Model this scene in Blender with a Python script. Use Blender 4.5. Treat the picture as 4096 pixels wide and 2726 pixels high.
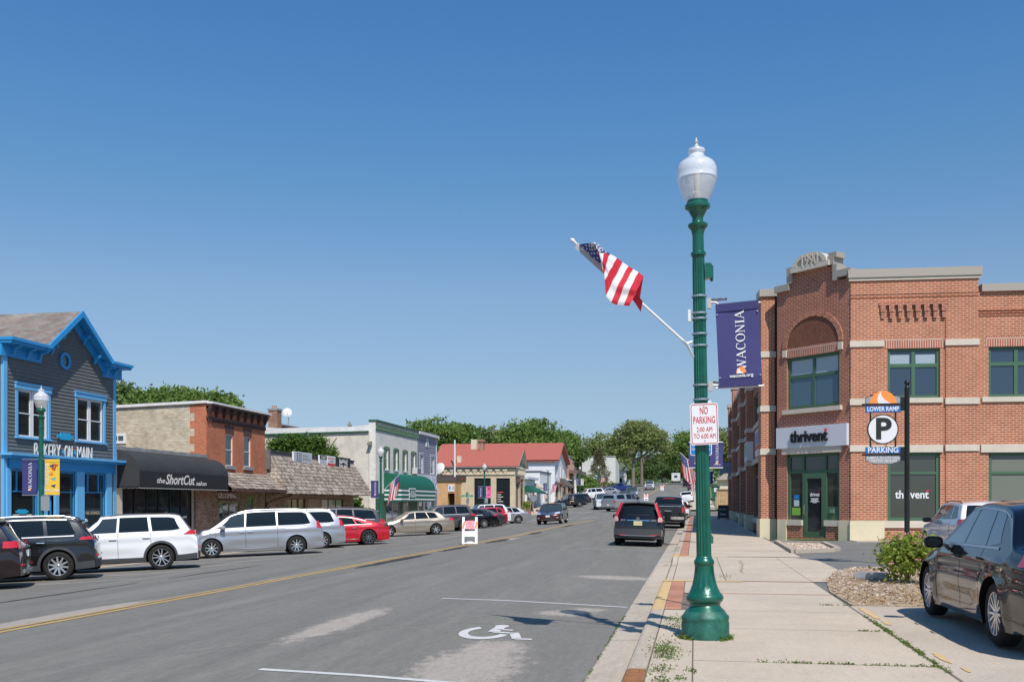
import bpy, bmesh, math, random
from math import sin, cos, tan, pi, radians, sqrt, atan2
from mathutils import Vector, Matrix
random.seed(7)
C = bpy.context
for o in list(bpy.data.objects): bpy.data.objects.remove(o)
scene = C.scene
COL = scene.collection
YAW = radians(10.4); EYE = 1.5; FPX = 3982.0
CY, SY_ = cos(YAW), sin(YAW)
cam_d = bpy.data.cameras.new('camera'); cam_d.lens = 35.0; cam_d.sensor_width = 36.0
cam_d.shift_y = (2010-1363)/4096.0; cam_d.clip_start = 0.1; cam_d.clip_end = 3000
cam = bpy.data.objects.new('camera', cam_d); COL.objects.link(cam)
cam.location = (0, 0, EYE); cam.rotation_euler = (pi/2, 0, YAW)
scene.camera = cam
SUN_H = Vector((0.455, -0.89)).normalized(); SUN_EL = radians(53.5)
world = bpy.data.worlds.new("World"); scene.world = world; world.use_nodes = True
wn = world.node_tree; wn.nodes.clear()
sky = wn.nodes.new('ShaderNodeTexSky'); sky.sky_type = 'NISHITA'; sky.sun_disc = False
sky.sun_elevation = SUN_EL; sky.sun_rotation = atan2(SUN_H.x, SUN_H.y)
sky.altitude = 300; sky.air_density = 1.0; sky.dust_density = 0.6; sky.ozone_density = 2.6
bg = wn.nodes.new('ShaderNodeBackground'); bg.inputs['Strength'].default_value = 0.105*1.25
wo = wn.nodes.new('ShaderNodeOutputWorld')
tcw = wn.nodes.new('ShaderNodeTexCoord'); sxyz = wn.nodes.new('ShaderNodeSeparateXYZ'); wn.links.new(tcw.outputs['Generated'], sxyz.inputs[0])
rmp = wn.nodes.new('ShaderNodeValToRGB'); wn.links.new(sxyz.outputs['Z'], rmp.inputs[0])   # deep clean-air blue: grades the sky by height above the horizon
RT = [(0.0, .50, .58, .84), (.042, .55, .63, .855), (.102, .72, .74, .79), (.199, .84, .90, .93), (.29, .66, .93, 1.03), (.37, .56, .94, 1.14), (.45, .49, .92, 1.21)]
while len(rmp.color_ramp.elements) < len(RT): rmp.color_ramp.elements.new(.5)
for e_, (p_, r_, g_, b_) in zip(rmp.color_ramp.elements, RT): e_.position = p_; e_.color = (r_/1.25, g_/1.25, b_/1.25, 1)
mxw = wn.nodes.new('ShaderNodeMix'); mxw.data_type = 'RGBA'; mxw.blend_type = 'MULTIPLY'; mxw.inputs[0].default_value = 1
wn.links.new(sky.outputs[0], mxw.inputs[6]); wn.links.new(rmp.outputs[0], mxw.inputs[7]); wn.links.new(mxw.outputs[2], bg.inputs[0]); wn.links.new(bg.outputs[0], wo.inputs[0])
sun_d = bpy.data.lights.new('sun', 'SUN'); sun_d.energy = 4.2; sun_d.angle = radians(0.53); sun_d.color = (1.0, 0.94, 0.865)
sun = bpy.data.objects.new('sun', sun_d); COL.objects.link(sun)
tosun = Vector((SUN_H.x*cos(SUN_EL), SUN_H.y*cos(SUN_EL), sin(SUN_EL)))
sun.rotation_euler = tosun.to_track_quat('Z', 'Y').to_euler(); sun.location = (20, -30, 40)
scene.view_settings.view_transform = 'Standard'; scene.view_settings.look = 'None'
scene.view_settings.exposure = 0.20; scene.view_settings.gamma = 1.0
scene.render.engine = 'CYCLES'
def ray(px):
 k = (px-2048)/FPX
 return (-SY_+k*CY, CY+k*SY_)
def on_x(px, X):                       # world Y (and camera depth) where image column px meets the plane x = X
 dx, dy = ray(px); t = X/dx
 return dy*t, t
def yy(px, X=-22.5): return on_x(px, X)[0]
def zz(px, py, X=-22.5): return EYE-(py-2010)/FPX*on_x(px, X)[1]
def at(px, Z):                         # world X, Y at camera depth Z
 k = (px-2048)/FPX*Z
 return (k*CY-Z*SY_, k*SY_+Z*CY)
def at3(px, py, Z):
 x, y = at(px, Z); return Vector((x, y, EYE-(py-2010)/FPX*Z))
def interp(tab, x):
 if x <= tab[0][0]: return tab[0][1]
 for (a, b), (c, d) in zip(tab, tab[1:]):
  if x <= c:
   return b+(d-b)*(x-a)/(c-a)
 return tab[-1][1]
def smooth_interp(tab, x):             # monotone-ish cubic through the table
 if x <= tab[0][0]: return tab[0][1]
 if x >= tab[-1][0]: return tab[-1][1]
 n = len(tab)
 for i in range(n-1):
  if x <= tab[i+1][0]:
   x0, y0 = tab[i]; x1, y1 = tab[i+1]; h = x1-x0
   def sl(j):
    if j <= 0 or j >= n-1: return 0.0 if j else (tab[1][1]-tab[0][1])/(tab[1][0]-tab[0][0])
    a = (tab[j][1]-tab[j-1][1])/(tab[j][0]-tab[j-1][0]); b = (tab[j+1][1]-tab[j][1])/(tab[j+1][0]-tab[j][0])
    return 0 if a*b <= 0 else 2*a*b/(a+b)
   m0, m1 = sl(i), sl(i+1)
   if i+1 == n-1: m1 = (y1-y0)/h
   t = (x-x0)/h
   return (2*t**3-3*t*t+1)*y0+(t**3-2*t*t+t)*h*m0+(-2*t**3+3*t*t)*y1+(t**3-t*t)*h*m1
RISE = [(-40, 0), (45, 0), (60, .08), (90, .2), (105, .5), (120, .92), (135, 1.38), (145, 1.70), (173, 2.85), (206, 4.1), (240, 5.5), (276, 6.85), (300, 7.6), (318, 7.85), (345, 7.6), (420, 5.5), (900, 5.0)]
XSEC = [(-19.25, -.60), (-17.75, -.55), (-14.9, -.45), (-12, -.31), (-8.8, -.14), (-5, -.09), (-3, -.10), (-1.0, -.15)]
def rise(Y): return smooth_interp(RISE, Y)
def road_z(X, Y): return interp(XSEC, X)+rise(Y)
LSW, RSW = -.46, 0.0
def ground_z(X, Y):
 if X < -19.25: return LSW+rise(Y)
 if X > -0.6: return RSW+rise(Y)
 return road_z(X, Y)
OFF = {}
SPLIT = {'stone_band', 'base_course', 'pilaster', 'coping', 'parapet', 'corner_board', 'bulkhead'}
class MB:
 """collects polygons (with UVs in metres) and links them as one mesh object"""
 def __init__(self, P=None):
  self.P = P or (lambda a, b, c: (a, b, c)); self.v = []; self.f = []; self.m = []; self.uv = []; self.mats = []; self.sm = []; self.grp = []
 def mi(self, mat):
  if mat not in self.mats: self.mats.append(mat)
  return self.mats.index(mat)
 def poly(self, pts, mat, smooth=False, uv=None):
  b = len(self.v)
  a = Vector(pts[0]); n = Vector((0, 0, 0))
  for i in range(1, len(pts)-1):
   n += (Vector(pts[i])-a).cross(Vector(pts[i+1])-a)
  ax, ay, az = abs(n.x), abs(n.y), abs(n.z)
  for p in pts:
   self.v.append(tuple(self.P(*p)))
  if uv is None:
   if az >= ax and az >= ay: uv = [(p[0], p[1]) for p in pts]
   elif ay >= ax: uv = [(p[0], p[2]) for p in pts]
   else: uv = [(p[1], p[2]) for p in pts]
  self.f.append(tuple(range(b, b+len(pts)))); self.m.append(self.mi(mat)); self.uv.append(uv); self.sm.append(smooth)
 def mesh(self, verts, faces, mat, smooth=False, M=None):
  b = len(self.v); k = self.mi(mat)
  for p in verts:
   if M is not None: p = M @ Vector(p)
   self.v.append(tuple(self.P(p[0], p[1], p[2])))
  for fc in faces:
   self.f.append(tuple(b+i for i in fc)); self.m.append(k); self.sm.append(smooth)
   self.uv.append([(verts[i][0], verts[i][2]) if abs(verts[i][0]) > 1e9 else (verts[i][0]+verts[i][1], verts[i][2]) for i in fc])
 def box(self, x0, x1, y0, y1, z0, z1, mat, skip=''):
  if x0 > x1: x0, x1 = x1, x0
  if y0 > y1: y0, y1 = y1, y0
  if z0 > z1: z0, z1 = z1, z0
  F = {'l': [(x0, y1, z0), (x0, y0, z0), (x0, y0, z1), (x0, y1, z1)], 'r': [(x1, y0, z0), (x1, y1, z0), (x1, y1, z1), (x1, y0, z1)],
             'f': [(x0, y0, z0), (x1, y0, z0), (x1, y0, z1), (x0, y0, z1)], 'b': [(x1, y1, z0), (x0, y1, z0), (x0, y1, z1), (x1, y1, z1)],
             'd': [(x0, y1, z0), (x1, y1, z0), (x1, y0, z0), (x0, y0, z0)], 'u': [(x0, y0, z1), (x1, y0, z1), (x1, y1, z1), (x0, y1, z1)]}
  f0 = len(self.f)
  for k, p in F.items():
   if k not in skip: self.poly(p, mat)
  self.grp.append((f0, len(self.f)))
 def prism(self, pts, axis, a, b, mat, smooth=False):
  """pts: 2-D outline; axis 'x': (y,z) extruded a..b along x, 'y': (x,z), 'z': (x,y)"""
  def q(p, t):
   return {'x': (t, p[0], p[1]), 'y': (p[0], t, p[1]), 'z': (p[0], p[1], t)}[axis]
  self.poly([q(p, a) for p in pts], mat); self.poly([q(p, b) for p in reversed(pts)], mat)
  n = len(pts)
  for i in range(n):
   p0, p1 = pts[i], pts[(i+1) % n]
   self.poly([q(p0, a), q(p0, b), q(p1, b), q(p1, a)], mat, smooth)
 def tube(self, pts, r, mat, n=8, cap=True):
  pts = [Vector(p) for p in pts]; rs = r if isinstance(r, (list, tuple)) else [r]*len(pts)
  vs = []; fs = []
  for i, p in enumerate(pts):
   t = (pts[min(i+1, len(pts)-1)]-pts[max(i-1, 0)]).normalized()
   a = t.cross(Vector((0, 0, 1)) if abs(t.z) < .95 else Vector((1, 0, 0))).normalized(); b = t.cross(a)
   for k in range(n):
    w = 2*pi*k/n; vs.append(p+(a*cos(w)+b*sin(w))*rs[i])
  for i in range(len(pts)-1):
   for k in range(n):
    fs.append((i*n+k, i*n+(k+1) % n, (i+1)*n+(k+1) % n, (i+1)*n+k))
  self.mesh(vs, fs, mat, True)
  if cap: self.mesh(vs, [tuple(range(n)), tuple(range(len(vs)-1, len(vs)-n-1, -1))], mat)
 def lathe(self, prof, mat, c=(0, 0, 0), n=24, flute=0, fl=(0, 0), axis='z'):
  vs = []; fs = []
  for (r, z) in prof:
   for k in range(n):
    w = 2*pi*k/n; rr = r
    if flute and fl[0] <= z <= fl[1]: rr = r-(flute if k % 2 else 0)
    if axis == 'z': vs.append((c[0]+rr*cos(w), c[1]+rr*sin(w), c[2]+z))
    else: vs.append((c[0]+rr*cos(w), c[1]+z, c[2]+rr*sin(w)))
  for i in range(len(prof)-1):
   for k in range(n):
    a = (i*n+k, i*n+(k+1) % n, (i+1)*n+(k+1) % n, (i+1)*n+k)
    fs.append(a if axis == 'z' else a[::-1])
  self.mesh(vs, fs, mat, True)
 def build(self, name, parent=None, label=None):
  if name in SPLIT and len(self.grp) > 1 and self.grp[-1][1] == len(self.f) and self.grp[0][0] == 0:
   for a, b in self.grp:
    m = MB(); m.mats = list(self.mats); ids = sorted({i for f in self.f[a:b] for i in f}); mp = {v: i for i, v in enumerate(ids)}
    m.v = [self.v[i] for i in ids]; m.f = [tuple(mp[i] for i in f) for f in self.f[a:b]]; m.m = self.m[a:b]; m.uv = self.uv[a:b]; m.sm = self.sm[a:b]; o = m.build(name, parent, label)
   return o
  me = bpy.data.meshes.new(name)
  off = Vector(OFF.get(parent.name, (0, 0, 0))) if parent else Vector((0, 0, 0))
  vs = [(a-off.x, b-off.y, c-off.z) for a, b, c in self.v]
  me.from_pydata(vs, [], self.f)
  for m in self.mats: me.materials.append(m)
  uvl = me.uv_layers.new(name='UVMap'); flat = []
  for u in self.uv:
   for a in u: flat += [a[0], a[1]]
  uvl.data.foreach_set('uv', flat)
  me.polygons.foreach_set('material_index', self.m); me.polygons.foreach_set('use_smooth', self.sm)
  if any(self.sm):
   bm = bmesh.new(); bm.from_mesh(me); bmesh.ops.remove_doubles(bm, verts=bm.verts, dist=0.0004); bm.to_mesh(me); bm.free()
   try: me.set_sharp_from_angle(angle=radians(42))
   except Exception: pass
  me.update()
  o = bpy.data.objects.new(name, me); COL.objects.link(o)
  if parent:
   o.parent = parent; OFF[o.name] = tuple(off)
  if label: o['label'] = label
  return o
def tag(o, label=None, cat=None, group=None, kind=None):
 if label: o['label'] = label
 if cat: o['category'] = cat
 if group: o['group'] = group
 if kind: o['kind'] = kind
 return o
def thing(name, label, cat, loc=(0, 0, 0), group=None):
 o = bpy.data.objects.new(name, None); COL.objects.link(o); o.location = loc; o.empty_display_size = .3
 OFF[o.name] = tuple(loc)
 return tag(o, label, cat, group)
KIDS = {}
def copy_tree(o, parent=None):
 c = o.copy(); COL.objects.link(c)
 if parent: c.parent = parent
 for ch in [x for x in bpy.data.objects if x.parent == o]: copy_tree(ch, c)
 return c
MATS = {}
def M(name, col, rough=.6, metal=0.0, spec=.5, coat=0.0, noise=0.0, nscale=3.0, bump=0.0, bscale=40, trans=0.0, emit=None, tint=None):
 if name in MATS: return MATS[name]
 m = bpy.data.materials.new(name); m.use_nodes = True; nt = m.node_tree; b = nt.nodes['Principled BSDF']
 b.inputs['Base Color'].default_value = (*col, 1); b.inputs['Roughness'].default_value = rough; b.inputs['Metallic'].default_value = metal
 b.inputs['Specular IOR Level'].default_value = spec; b.inputs['Coat Weight'].default_value = coat; b.inputs['Coat Roughness'].default_value = .03
 tc = None
 if noise or bump:
  tc = nt.nodes.new('ShaderNodeTexCoord')
 if noise:
  n = nt.nodes.new('ShaderNodeTexNoise'); n.inputs['Scale'].default_value = nscale; n.inputs['Detail'].default_value = 6; n.inputs['Roughness'].default_value = .65
  nt.links.new(tc.outputs['Object'], n.inputs['Vector'])
  mr = nt.nodes.new('ShaderNodeMapRange'); mr.inputs[1].default_value = .3; mr.inputs[2].default_value = .7; mr.inputs[3].default_value = 1-noise; mr.inputs[4].default_value = 1+noise
  nt.links.new(n.outputs['Fac'], mr.inputs[0])
  mx = nt.nodes.new('ShaderNodeMix'); mx.data_type = 'RGBA'; mx.blend_type = 'MULTIPLY'; mx.inputs[0].default_value = 1
  mx.inputs[6].default_value = (*col, 1); nt.links.new(mr.outputs[0], mx.inputs[7]); nt.links.new(mx.outputs[2], b.inputs['Base Color'])
 if bump:
  n2 = nt.nodes.new('ShaderNodeTexNoise'); n2.inputs['Scale'].default_value = bscale; n2.inputs['Detail'].default_value = 4
  nt.links.new(tc.outputs['Object'], n2.inputs['Vector'])
  bp = nt.nodes.new('ShaderNodeBump'); bp.inputs['Strength'].default_value = bump; bp.inputs['Distance'].default_value = .02
  nt.links.new(n2.outputs['Fac'], bp.inputs['Height']); nt.links.new(bp.outputs[0], b.inputs['Normal'])
 if trans: b.inputs['Transmission Weight'].default_value = trans
 if emit:
  b.inputs['Emission Color'].default_value = (*emit[:3], 1); b.inputs['Emission Strength'].default_value = emit[3]
 MATS[name] = m; return m
def brick_mat(name, c1, c2, mortar, bw=.20, bh=.0677, var=.25, msize=.01, rough=.85, bump=.5):
 if name in MATS: return MATS[name]
 m = bpy.data.materials.new(name); m.use_nodes = True; nt = m.node_tree; b = nt.nodes['Principled BSDF']; b.inputs['Roughness'].default_value = rough
 b.inputs['Specular IOR Level'].default_value = .25
 uv = nt.nodes.new('ShaderNodeTexCoord')
 br = nt.nodes.new('ShaderNodeTexBrick'); br.offset = .5; br.inputs['Scale'].default_value = 1
 br.inputs['Brick Width'].default_value = bw; br.inputs['Row Height'].default_value = bh; br.inputs['Mortar Size'].default_value = msize
 br.inputs['Mortar Smooth'].default_value = .15; br.inputs['Bias'].default_value = 0
 br.inputs['Color1'].default_value = (*c1, 1); br.inputs['Color2'].default_value = (*c2, 1); br.inputs['Mortar'].default_value = (*mortar, 1)
 nt.links.new(uv.outputs['UV'], br.inputs['Vector'])
 n = nt.nodes.new('ShaderNodeTexNoise'); n.inputs['Scale'].default_value = 1.1; n.inputs['Detail'].default_value = 8; n.inputs['Roughness'].default_value = .7
 nt.links.new(uv.outputs['Object'], n.inputs['Vector'])
 mr = nt.nodes.new('ShaderNodeMapRange'); mr.inputs[1].default_value = .3; mr.inputs[2].default_value = .7; mr.inputs[3].default_value = 1-var; mr.inputs[4].default_value = 1+var
 nt.links.new(n.outputs['Fac'], mr.inputs[0])
 mx = nt.nodes.new('ShaderNodeMix'); mx.data_type = 'RGBA'; mx.blend_type = 'MULTIPLY'; mx.inputs[0].default_value = 1
 nt.links.new(br.outputs['Color'], mx.inputs[6]); nt.links.new(mr.outputs[0], mx.inputs[7]); nt.links.new(mx.outputs[2], b.inputs['Base Color'])
 bp = nt.nodes.new('ShaderNodeBump'); bp.inputs['Strength'].default_value = bump; bp.inputs['Distance'].default_value = .01; bp.invert = True
 nt.links.new(br.outputs['Fac'], bp.inputs['Height']); nt.links.new(bp.outputs[0], b.inputs['Normal'])
 MATS[name] = m; return m
def glass_mat(name, col=(.02, .03, .035), rough=.04, spec=.8, wav=.02):
 """window glass over a dark room: dark body, mirror-like skin with a slight wave"""
 if name in MATS: return MATS[name]
 m = M(name, col, rough, 0, spec, coat=.6); nt = m.node_tree; b = nt.nodes['Principled BSDF']
 tc = nt.nodes.new('ShaderNodeTexCoord'); n = nt.nodes.new('ShaderNodeTexNoise'); n.inputs['Scale'].default_value = .8
 nt.links.new(tc.outputs['Object'], n.inputs['Vector'])
 bp = nt.nodes.new('ShaderNodeBump'); bp.inputs['Strength'].default_value = wav*10; bp.inputs['Distance'].default_value = .02
 nt.links.new(n.outputs['Fac'], bp.inputs['Height']); nt.links.new(bp.outputs[0], b.inputs['Normal']); nt.links.new(bp.outputs[0], b.inputs['Coat Normal'])
 return m
def text_geo(s, size=1.0, ext=.004, bold=0.0, shear=0.0, xs=1.0, spacing=1.0, align='CENTER'):
 cu = bpy.data.curves.new('t', 'FONT'); cu.body = s; cu.size = size; cu.extrude = ext; cu.offset = bold; cu.shear = shear
 cu.align_x = align; cu.align_y = 'CENTER'; cu.space_character = spacing; cu.resolution_u = 4
 ob = bpy.data.objects.new('t', cu); COL.objects.link(ob)
 dg = C.evaluated_depsgraph_get(); me = bpy.data.meshes.new_from_object(ob.evaluated_get(dg))
 vs = [(v.co.x*xs, v.co.y, v.co.z) for v in me.vertices]; fs = [tuple(p.vertices) for p in me.polygons]
 bpy.data.objects.remove(ob); bpy.data.curves.remove(cu); bpy.data.meshes.remove(me)
 return vs, fs
def put_text(mb, s, mat, fn, **k):
 """fn(u, v, w): local text plane (u right, v up, w out) -> builder coordinates"""
 vs, fs = text_geo(s, **k)
 mb.mesh([fn(*p) for p in vs], fs, mat)
RUB = M('tyre_rubber', (.022, .021, .02), .85, spec=.25, noise=.15, nscale=20)
UNDER = M('underbody_black', (.008, .008, .008), .95, spec=.1)
TRIM = M('black_trim_plastic', (.03, .031, .033), .55, spec=.35)
GTRIM = M('grey_cladding_plastic', (.055, .057, .06), .6, spec=.35)
ALLOY = M('wheel_alloy', (.62, .62, .63), .28, .85)
DALLOY = M('dark_wheel_alloy', (.16, .16, .17), .3, .8)
CHROME = M('chrome', (.85, .86, .88), .08, 1.0)
CGLASS = glass_mat('car_window_glass', (.006, .008, .009), .03, .45, .0); CGLASS.node_tree.nodes['Principled BSDF'].inputs['Coat Weight'].default_value = 0
CGLASS2 = glass_mat('clear_windscreen_glass', (.035, .05, .05), .03, .9, .0)
CGLASS3 = glass_mat('front_door_glass', (.022, .028, .030), .04, .7, .0); CGLASS3.node_tree.nodes['Principled BSDF'].inputs['Coat Weight'].default_value = .2
BTRIM = M('bright_window_trim', (.55, .55, .55), .35, .5)
REDL = M('red_tail_lens', (.55, .012, .015), .12, spec=.7, coat=1)
CLRL = M('clear_lamp_lens', (.75, .76, .78), .12, .35, spec=.8, coat=1)
AMBL = M('amber_lens', (.85, .25, .03), .15, coat=1)
PLATE = M('licence_plate_white', (.7, .72, .72), .4)
def paint(name, col, metal=.35, rough=.32):
 return M(name, col, rough, metal, spec=.5, coat=1.0)
def wheel_parts(root, x, y, R, w, rimR, nsp, style, rimmat, detail=True):
 """tyre with sidewall, dark barrel, spoked rim; outer face towards the sign of y"""
 s = 1 if y > 0 else -1
 mb = MB()
 prof = [(rimR*.96, -w/2+.01), (rimR*1.02, -w/2), (R*.90, -w/2+.003), (R*.985, -w/2+.03), (R, -w*.3), (R, w*.3), (R*.985, w/2-.03), (R*.90, w/2-.003), (rimR*1.02, w/2), (rimR*.96, w/2-.01)]
 mb.lathe(prof, RUB, (x, y, R), 36 if detail else 20, axis='y')
 mb.lathe([(0.001, s*(w/2-.075)), (rimR*.98, s*(w/2-.075))], UNDER, (x, y, R), 24, axis='y')
 mb.lathe([(0.001, -s*(w/2-.03)), (rimR*.98, -s*(w/2-.03))], UNDER, (x, y, R), 24, axis='y')
 t = mb.build('wheel', root)
 rb = MB()
 yo = s*(w/2-.012)
 rb.lathe([(rimR*.90, yo-s*.055), (rimR*.93, yo), (rimR*.99, yo+s*.004), (rimR*1.0, yo-s*.01), (rimR*1.0, yo-s*.06)], rimmat, (x, y, R), 36 if detail else 20, axis='y')
 rb.lathe([(0.001, yo-s*.004), (rimR*.12, yo-s*.006), (rimR*.2, yo-s*.02), (rimR*.22, yo-s*.05)], rimmat, (x, y, R), 16, axis='y')
 for k in range(nsp):
  a0 = 2*pi*k/nsp+.2
  subs = [(-.5, 0), (.5, 0)] if style == 'double' else [(0, 0)]
  for q, _ in subs:
   wi = (.34 if style == 'wide' else .22 if style == 'single' else .12)*rimR
   wo2 = (.20 if style == 'wide' else .16 if style == 'single' else .10)*rimR
   sh = q*.30*rimR
   def pt(r, off, yy_):
    return (x+cos(a0)*r-sin(a0)*off, y+yy_, R+sin(a0)*r+cos(a0)*off)
   r0, r1 = rimR*.14, rimR*.93
   o0 = sh*.35; o1 = sh*1.5
   f = yo-s*.012; g = yo-s*.004; bk = s*.03
   A = [pt(r0, o0-wi/2, f), pt(r1, o1-wo2/2, g), pt(r1, o1+wo2/2, g), pt(r0, o0+wi/2, f)]
   B = [pt(r0, o0-wi/2, f-bk), pt(r1, o1-wo2/2, g-bk), pt(r1, o1+wo2/2, g-bk), pt(r0, o0+wi/2, f-bk)]
   if s > 0: rb.poly(A[::-1], rimmat)
   else: rb.poly(A, rimmat)
   for i in range(4):
    j = (i+1) % 4; rb.poly([A[i], A[j], B[j], B[i]], rimmat)
 o = rb.build('rim', t)
 return t
def make_car(name, label, cat, sp, group=None):
 L, W, H = sp['L'], sp['W'], sp['H']; R = sp.get('R', .34); xf, xr = sp['xf'], sp['xr']; hi = sp.get('hi', False)
 body = sp['paint']; RA = R+sp.get('gap', .055); h2 = L/2
 top = sp['top']; belt = sp['belt']; tum = sp.get('tum', .38); sill = sp.get('sill', .22); cr = sp.get('crown', .045)
 kf, kr = sp.get('kf', .24), sp.get('kr', .13); cargrow = sp.get('shoulder', .05)
 root = thing(name, label, cat, group=group)
 def T(x): return smooth_interp(top, x)
 def rr(x): return sp.get('r', .055)
 def taper(x):
  a = max(0, (x-(h2-.75))/.75); b = max(0, (-x-(h2-.7))/.7)
  return 1-sp.get('tf', .085)*a*a-sp.get('tr', .055)*b*b
 def zside(x): return T(x)-cr-rr(x)
 def zbelt(x): return min(smooth_interp(belt, x), zside(x))
 def zlow0(x):
  e = max(0, (abs(x)-(h2-.5))/.5); return sill+sp.get('lift', .04)*e
 def zlow(x):
  z = zlow0(x)
  for xw in (xf, xr):
   d = abs(x-xw)
   if d < RA: z = max(z, R+sqrt(max(0, RA*RA-d*d)))
  return z
 def Y(x, z):
  hw = W/2*taper(x); zb = zbelt(x); z0 = .2
  s = min(1, max(0, (z-z0)/(max(zb, .5)-z0)))
  y = hw*(1-.05*max(0, (.4-s)/.4)**2-cargrow*max(0, (s-.55)/.45)**2)
  if z < zb: y += .013*math.exp(-((s-.86)/.07)**2)-.012*math.exp(-((s-.68)/.09)**2)-.020*math.exp(-((s-.30)/.13)**2)*max(0, min(1, (RA+.55-min(abs(x-xf), abs(x-xr))) and (min(abs(x-xf), abs(x-xr))-RA-.05)/.4))
  if z > zb: y -= (z-zb)*tum+.12*(z-zb)**2+.0
  for xw in (xf, xr):
   d = sqrt((x-xw)**2+(z-R)**2)
   if z < zb+.01 and d < RA+.22: y += sp.get('flare', .012)*max(0, 1-max(0, d-RA)/.22)*min(1, max(0, (zb-z)/.1))
  return y
 def Dm(x, y, z):
  hw = W/2
  if x > xf+RA*.55:
   f = (x-(xf+RA*.55))/(h2-(xf+RA*.55)); f = f*f*(3-2*f)
   x = x-f*(kf*(abs(y)/hw)**2.2+sp.get('pf', .45)*max(0, z-.5)**2+.5*max(0, .42-z)**2)
  if x < xr-RA*.55:
   f = (-x+(xr-RA*.55))/(h2+(xr-RA*.55)); f = max(0, f); f = f*f*(3-2*f)
   x = x+f*(kr*(abs(y)/hw)**2.4+sp.get('pr', .25)*max(0, z-.6)**2+.5*max(0, .45-z)**2)
  return (x, y, z)
 N = 64 if hi else 44
 xs = set([-h2, h2])
 for i in range(N+1): xs.add(round(-h2+L*i/N, 4))
 for xw in (xf, xr):
  nk = 20 if hi else 14
  for k in range(nk+1): xs.add(round(xw-RA*cos(pi*k/nk), 4))
  xs.add(xw-RA-.004); xs.add(xw+RA+.004)
 for d in (.01, .03, .06, .1, .16): xs.add(h2-d); xs.add(-h2+d)
 xs = sorted(xs); xs = [a for i, a in enumerate(xs) if i == 0 or a-xs[i-1] > .0025]
 nb, ng, nc, nt = (16, 6, 4, 5) if hi else (11, 4, 3, 4)
 def section(x):
  zl = zlow(x); zs = max(zside(x), zl+.02); zb = min(max(zbelt(x), zl+.015), zs); hw = W/2*taper(x)
  pts = [(0, .23), (hw-.27, .23), (hw-.27, max(zl, .23))]
  for i in range(nb+1): z = zl+(zb-zl)*i/nb; pts.append((Y(x, z), z))
  for i in range(1, ng+1): z = zb+(zs-zb)*i/ng; pts.append((Y(x, z), z))
  ys, r = Y(x, zs), rr(x)
  for i in range(1, nc+1): a = pi/2*i/nc; pts.append((ys-r+r*cos(a), zs+r*sin(a)))
  ye = ys-r
  for i in range(1, nt+1):
   y = ye*(1-i/nt); pts.append((y, zs+r+cr*(1-(y/ye)**2)))
  return pts
 secs = [section(x) for x in xs]; n = len(secs[0])
 mb = MB()
 vs = []; fb = []; fu = []
 for s in (1, -1):
  base = len(vs)
  for x, sec in zip(xs, secs):
   for (y, z) in sec: vs.append(Dm(x, s*y, z))
  for i in range(len(xs)-1):
   for k in range(n-1):
    a, b, c, d = base+i*n+k, base+i*n+k+1, base+(i+1)*n+k+1, base+(i+1)*n+k
    q = (a, d, c, b) if s > 0 else (a, b, c, d)
    (fu if k < 3 else fb).append(q)
 mb.mesh(vs, fu, UNDER, False);
 capv = []; capf = []
 for e, (x, sec) in ((0, (xs[0], secs[0])), (1, (xs[-1], secs[-1]))):
  rows = sec[3:]; m = 14; base = len(capv)
  for (y, z) in rows:
   for j in range(m+1):
    t = 1-2*j/m; capv.append(Dm(x, y*t, z))
  for i in range(len(rows)-1):
   for j in range(m):
    a = base+i*(m+1)+j; b = a+1; c = b+m+1; d = a+m+1
    capf.append((a, d, c, b) if e else (a, b, c, d))
 allv = vs+capv; o = len(vs)
 mb.mesh(allv, fb+[tuple(o+i for i in f) for f in capf], body, True)
 OFFS = .004
 def spt(x, z, s, off=OFFS):
  e = .01
  p = Vector(Dm(x, s*Y(x, z), z)); px = Vector(Dm(x+e, s*Y(x+e, z), z)); pz = Vector(Dm(x, s*Y(x, z+e), z+e))
  nn = (px-p).cross(pz-p).normalized()
  if nn.y*s < 0: nn = -nn
  return p+nn*off
 def side(mbx, mat, s, zlo, zup, xl, xu, nx=10, nz=4, off=OFFS):
  """panel on the flank: xl/xu = (rear, front) x at lower / upper edge; zlo, zup numbers or functions of x"""
  fl = zlo if callable(zlo) else (lambda x: zlo); fp = zup if callable(zup) else (lambda x: zup)
  vv = []; ff = []
  for i in range(nx+1):
   t = i/nx
   for j in range(nz+1):
    v = j/nz; x = (xl[0]+(xl[1]-xl[0])*t)*(1-v)+(xu[0]+(xu[1]-xu[0])*t)*v
    a, b = fl(x), fp(x); b = max(b, a+.001); z = a+(b-a)*v
    vv.append(tuple(spt(x, z, s, off)))
  for i in range(nx):
   for j in range(nz):
    a = i*(nz+1)+j; q = (a, a+nz+1, a+nz+2, a+1); ff.append(q if s < 0 else q[::-1])
  mbx.mesh(vv, ff, mat, True)
 def topz(x, t):
  zs = max(zside(x), zlow(x)+.02); ye = Y(x, zs)-rr(x); y = ye*t
  return Vector(Dm(x, y, zs+rr(x)+cr*(1-t*t)))
 def topp(mbx, mat, xa, xb, bow=.0, bowb=None, t1=.97, nx=8, ny=10, off=OFFS, t0=None):
  vv = []; ff = []; bowb = bow if bowb is None else bowb
  lo = -t1 if t0 is None else t0
  for i in range(nx+1):
   for j in range(ny+1):
    t = lo+(t1-lo)*j/ny; u = i/nx
    x = (xa+bow*(1-t*t))*(1-u)+(xb+bowb*(1-t*t))*u
    p = topz(x, t); e = .01; a = topz(x+e, t)-p; b = topz(x, t+e)-p; nn = a.cross(b).normalized()
    if nn.z < 0: nn = -nn
    vv.append(tuple(p+nn*off))
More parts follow.
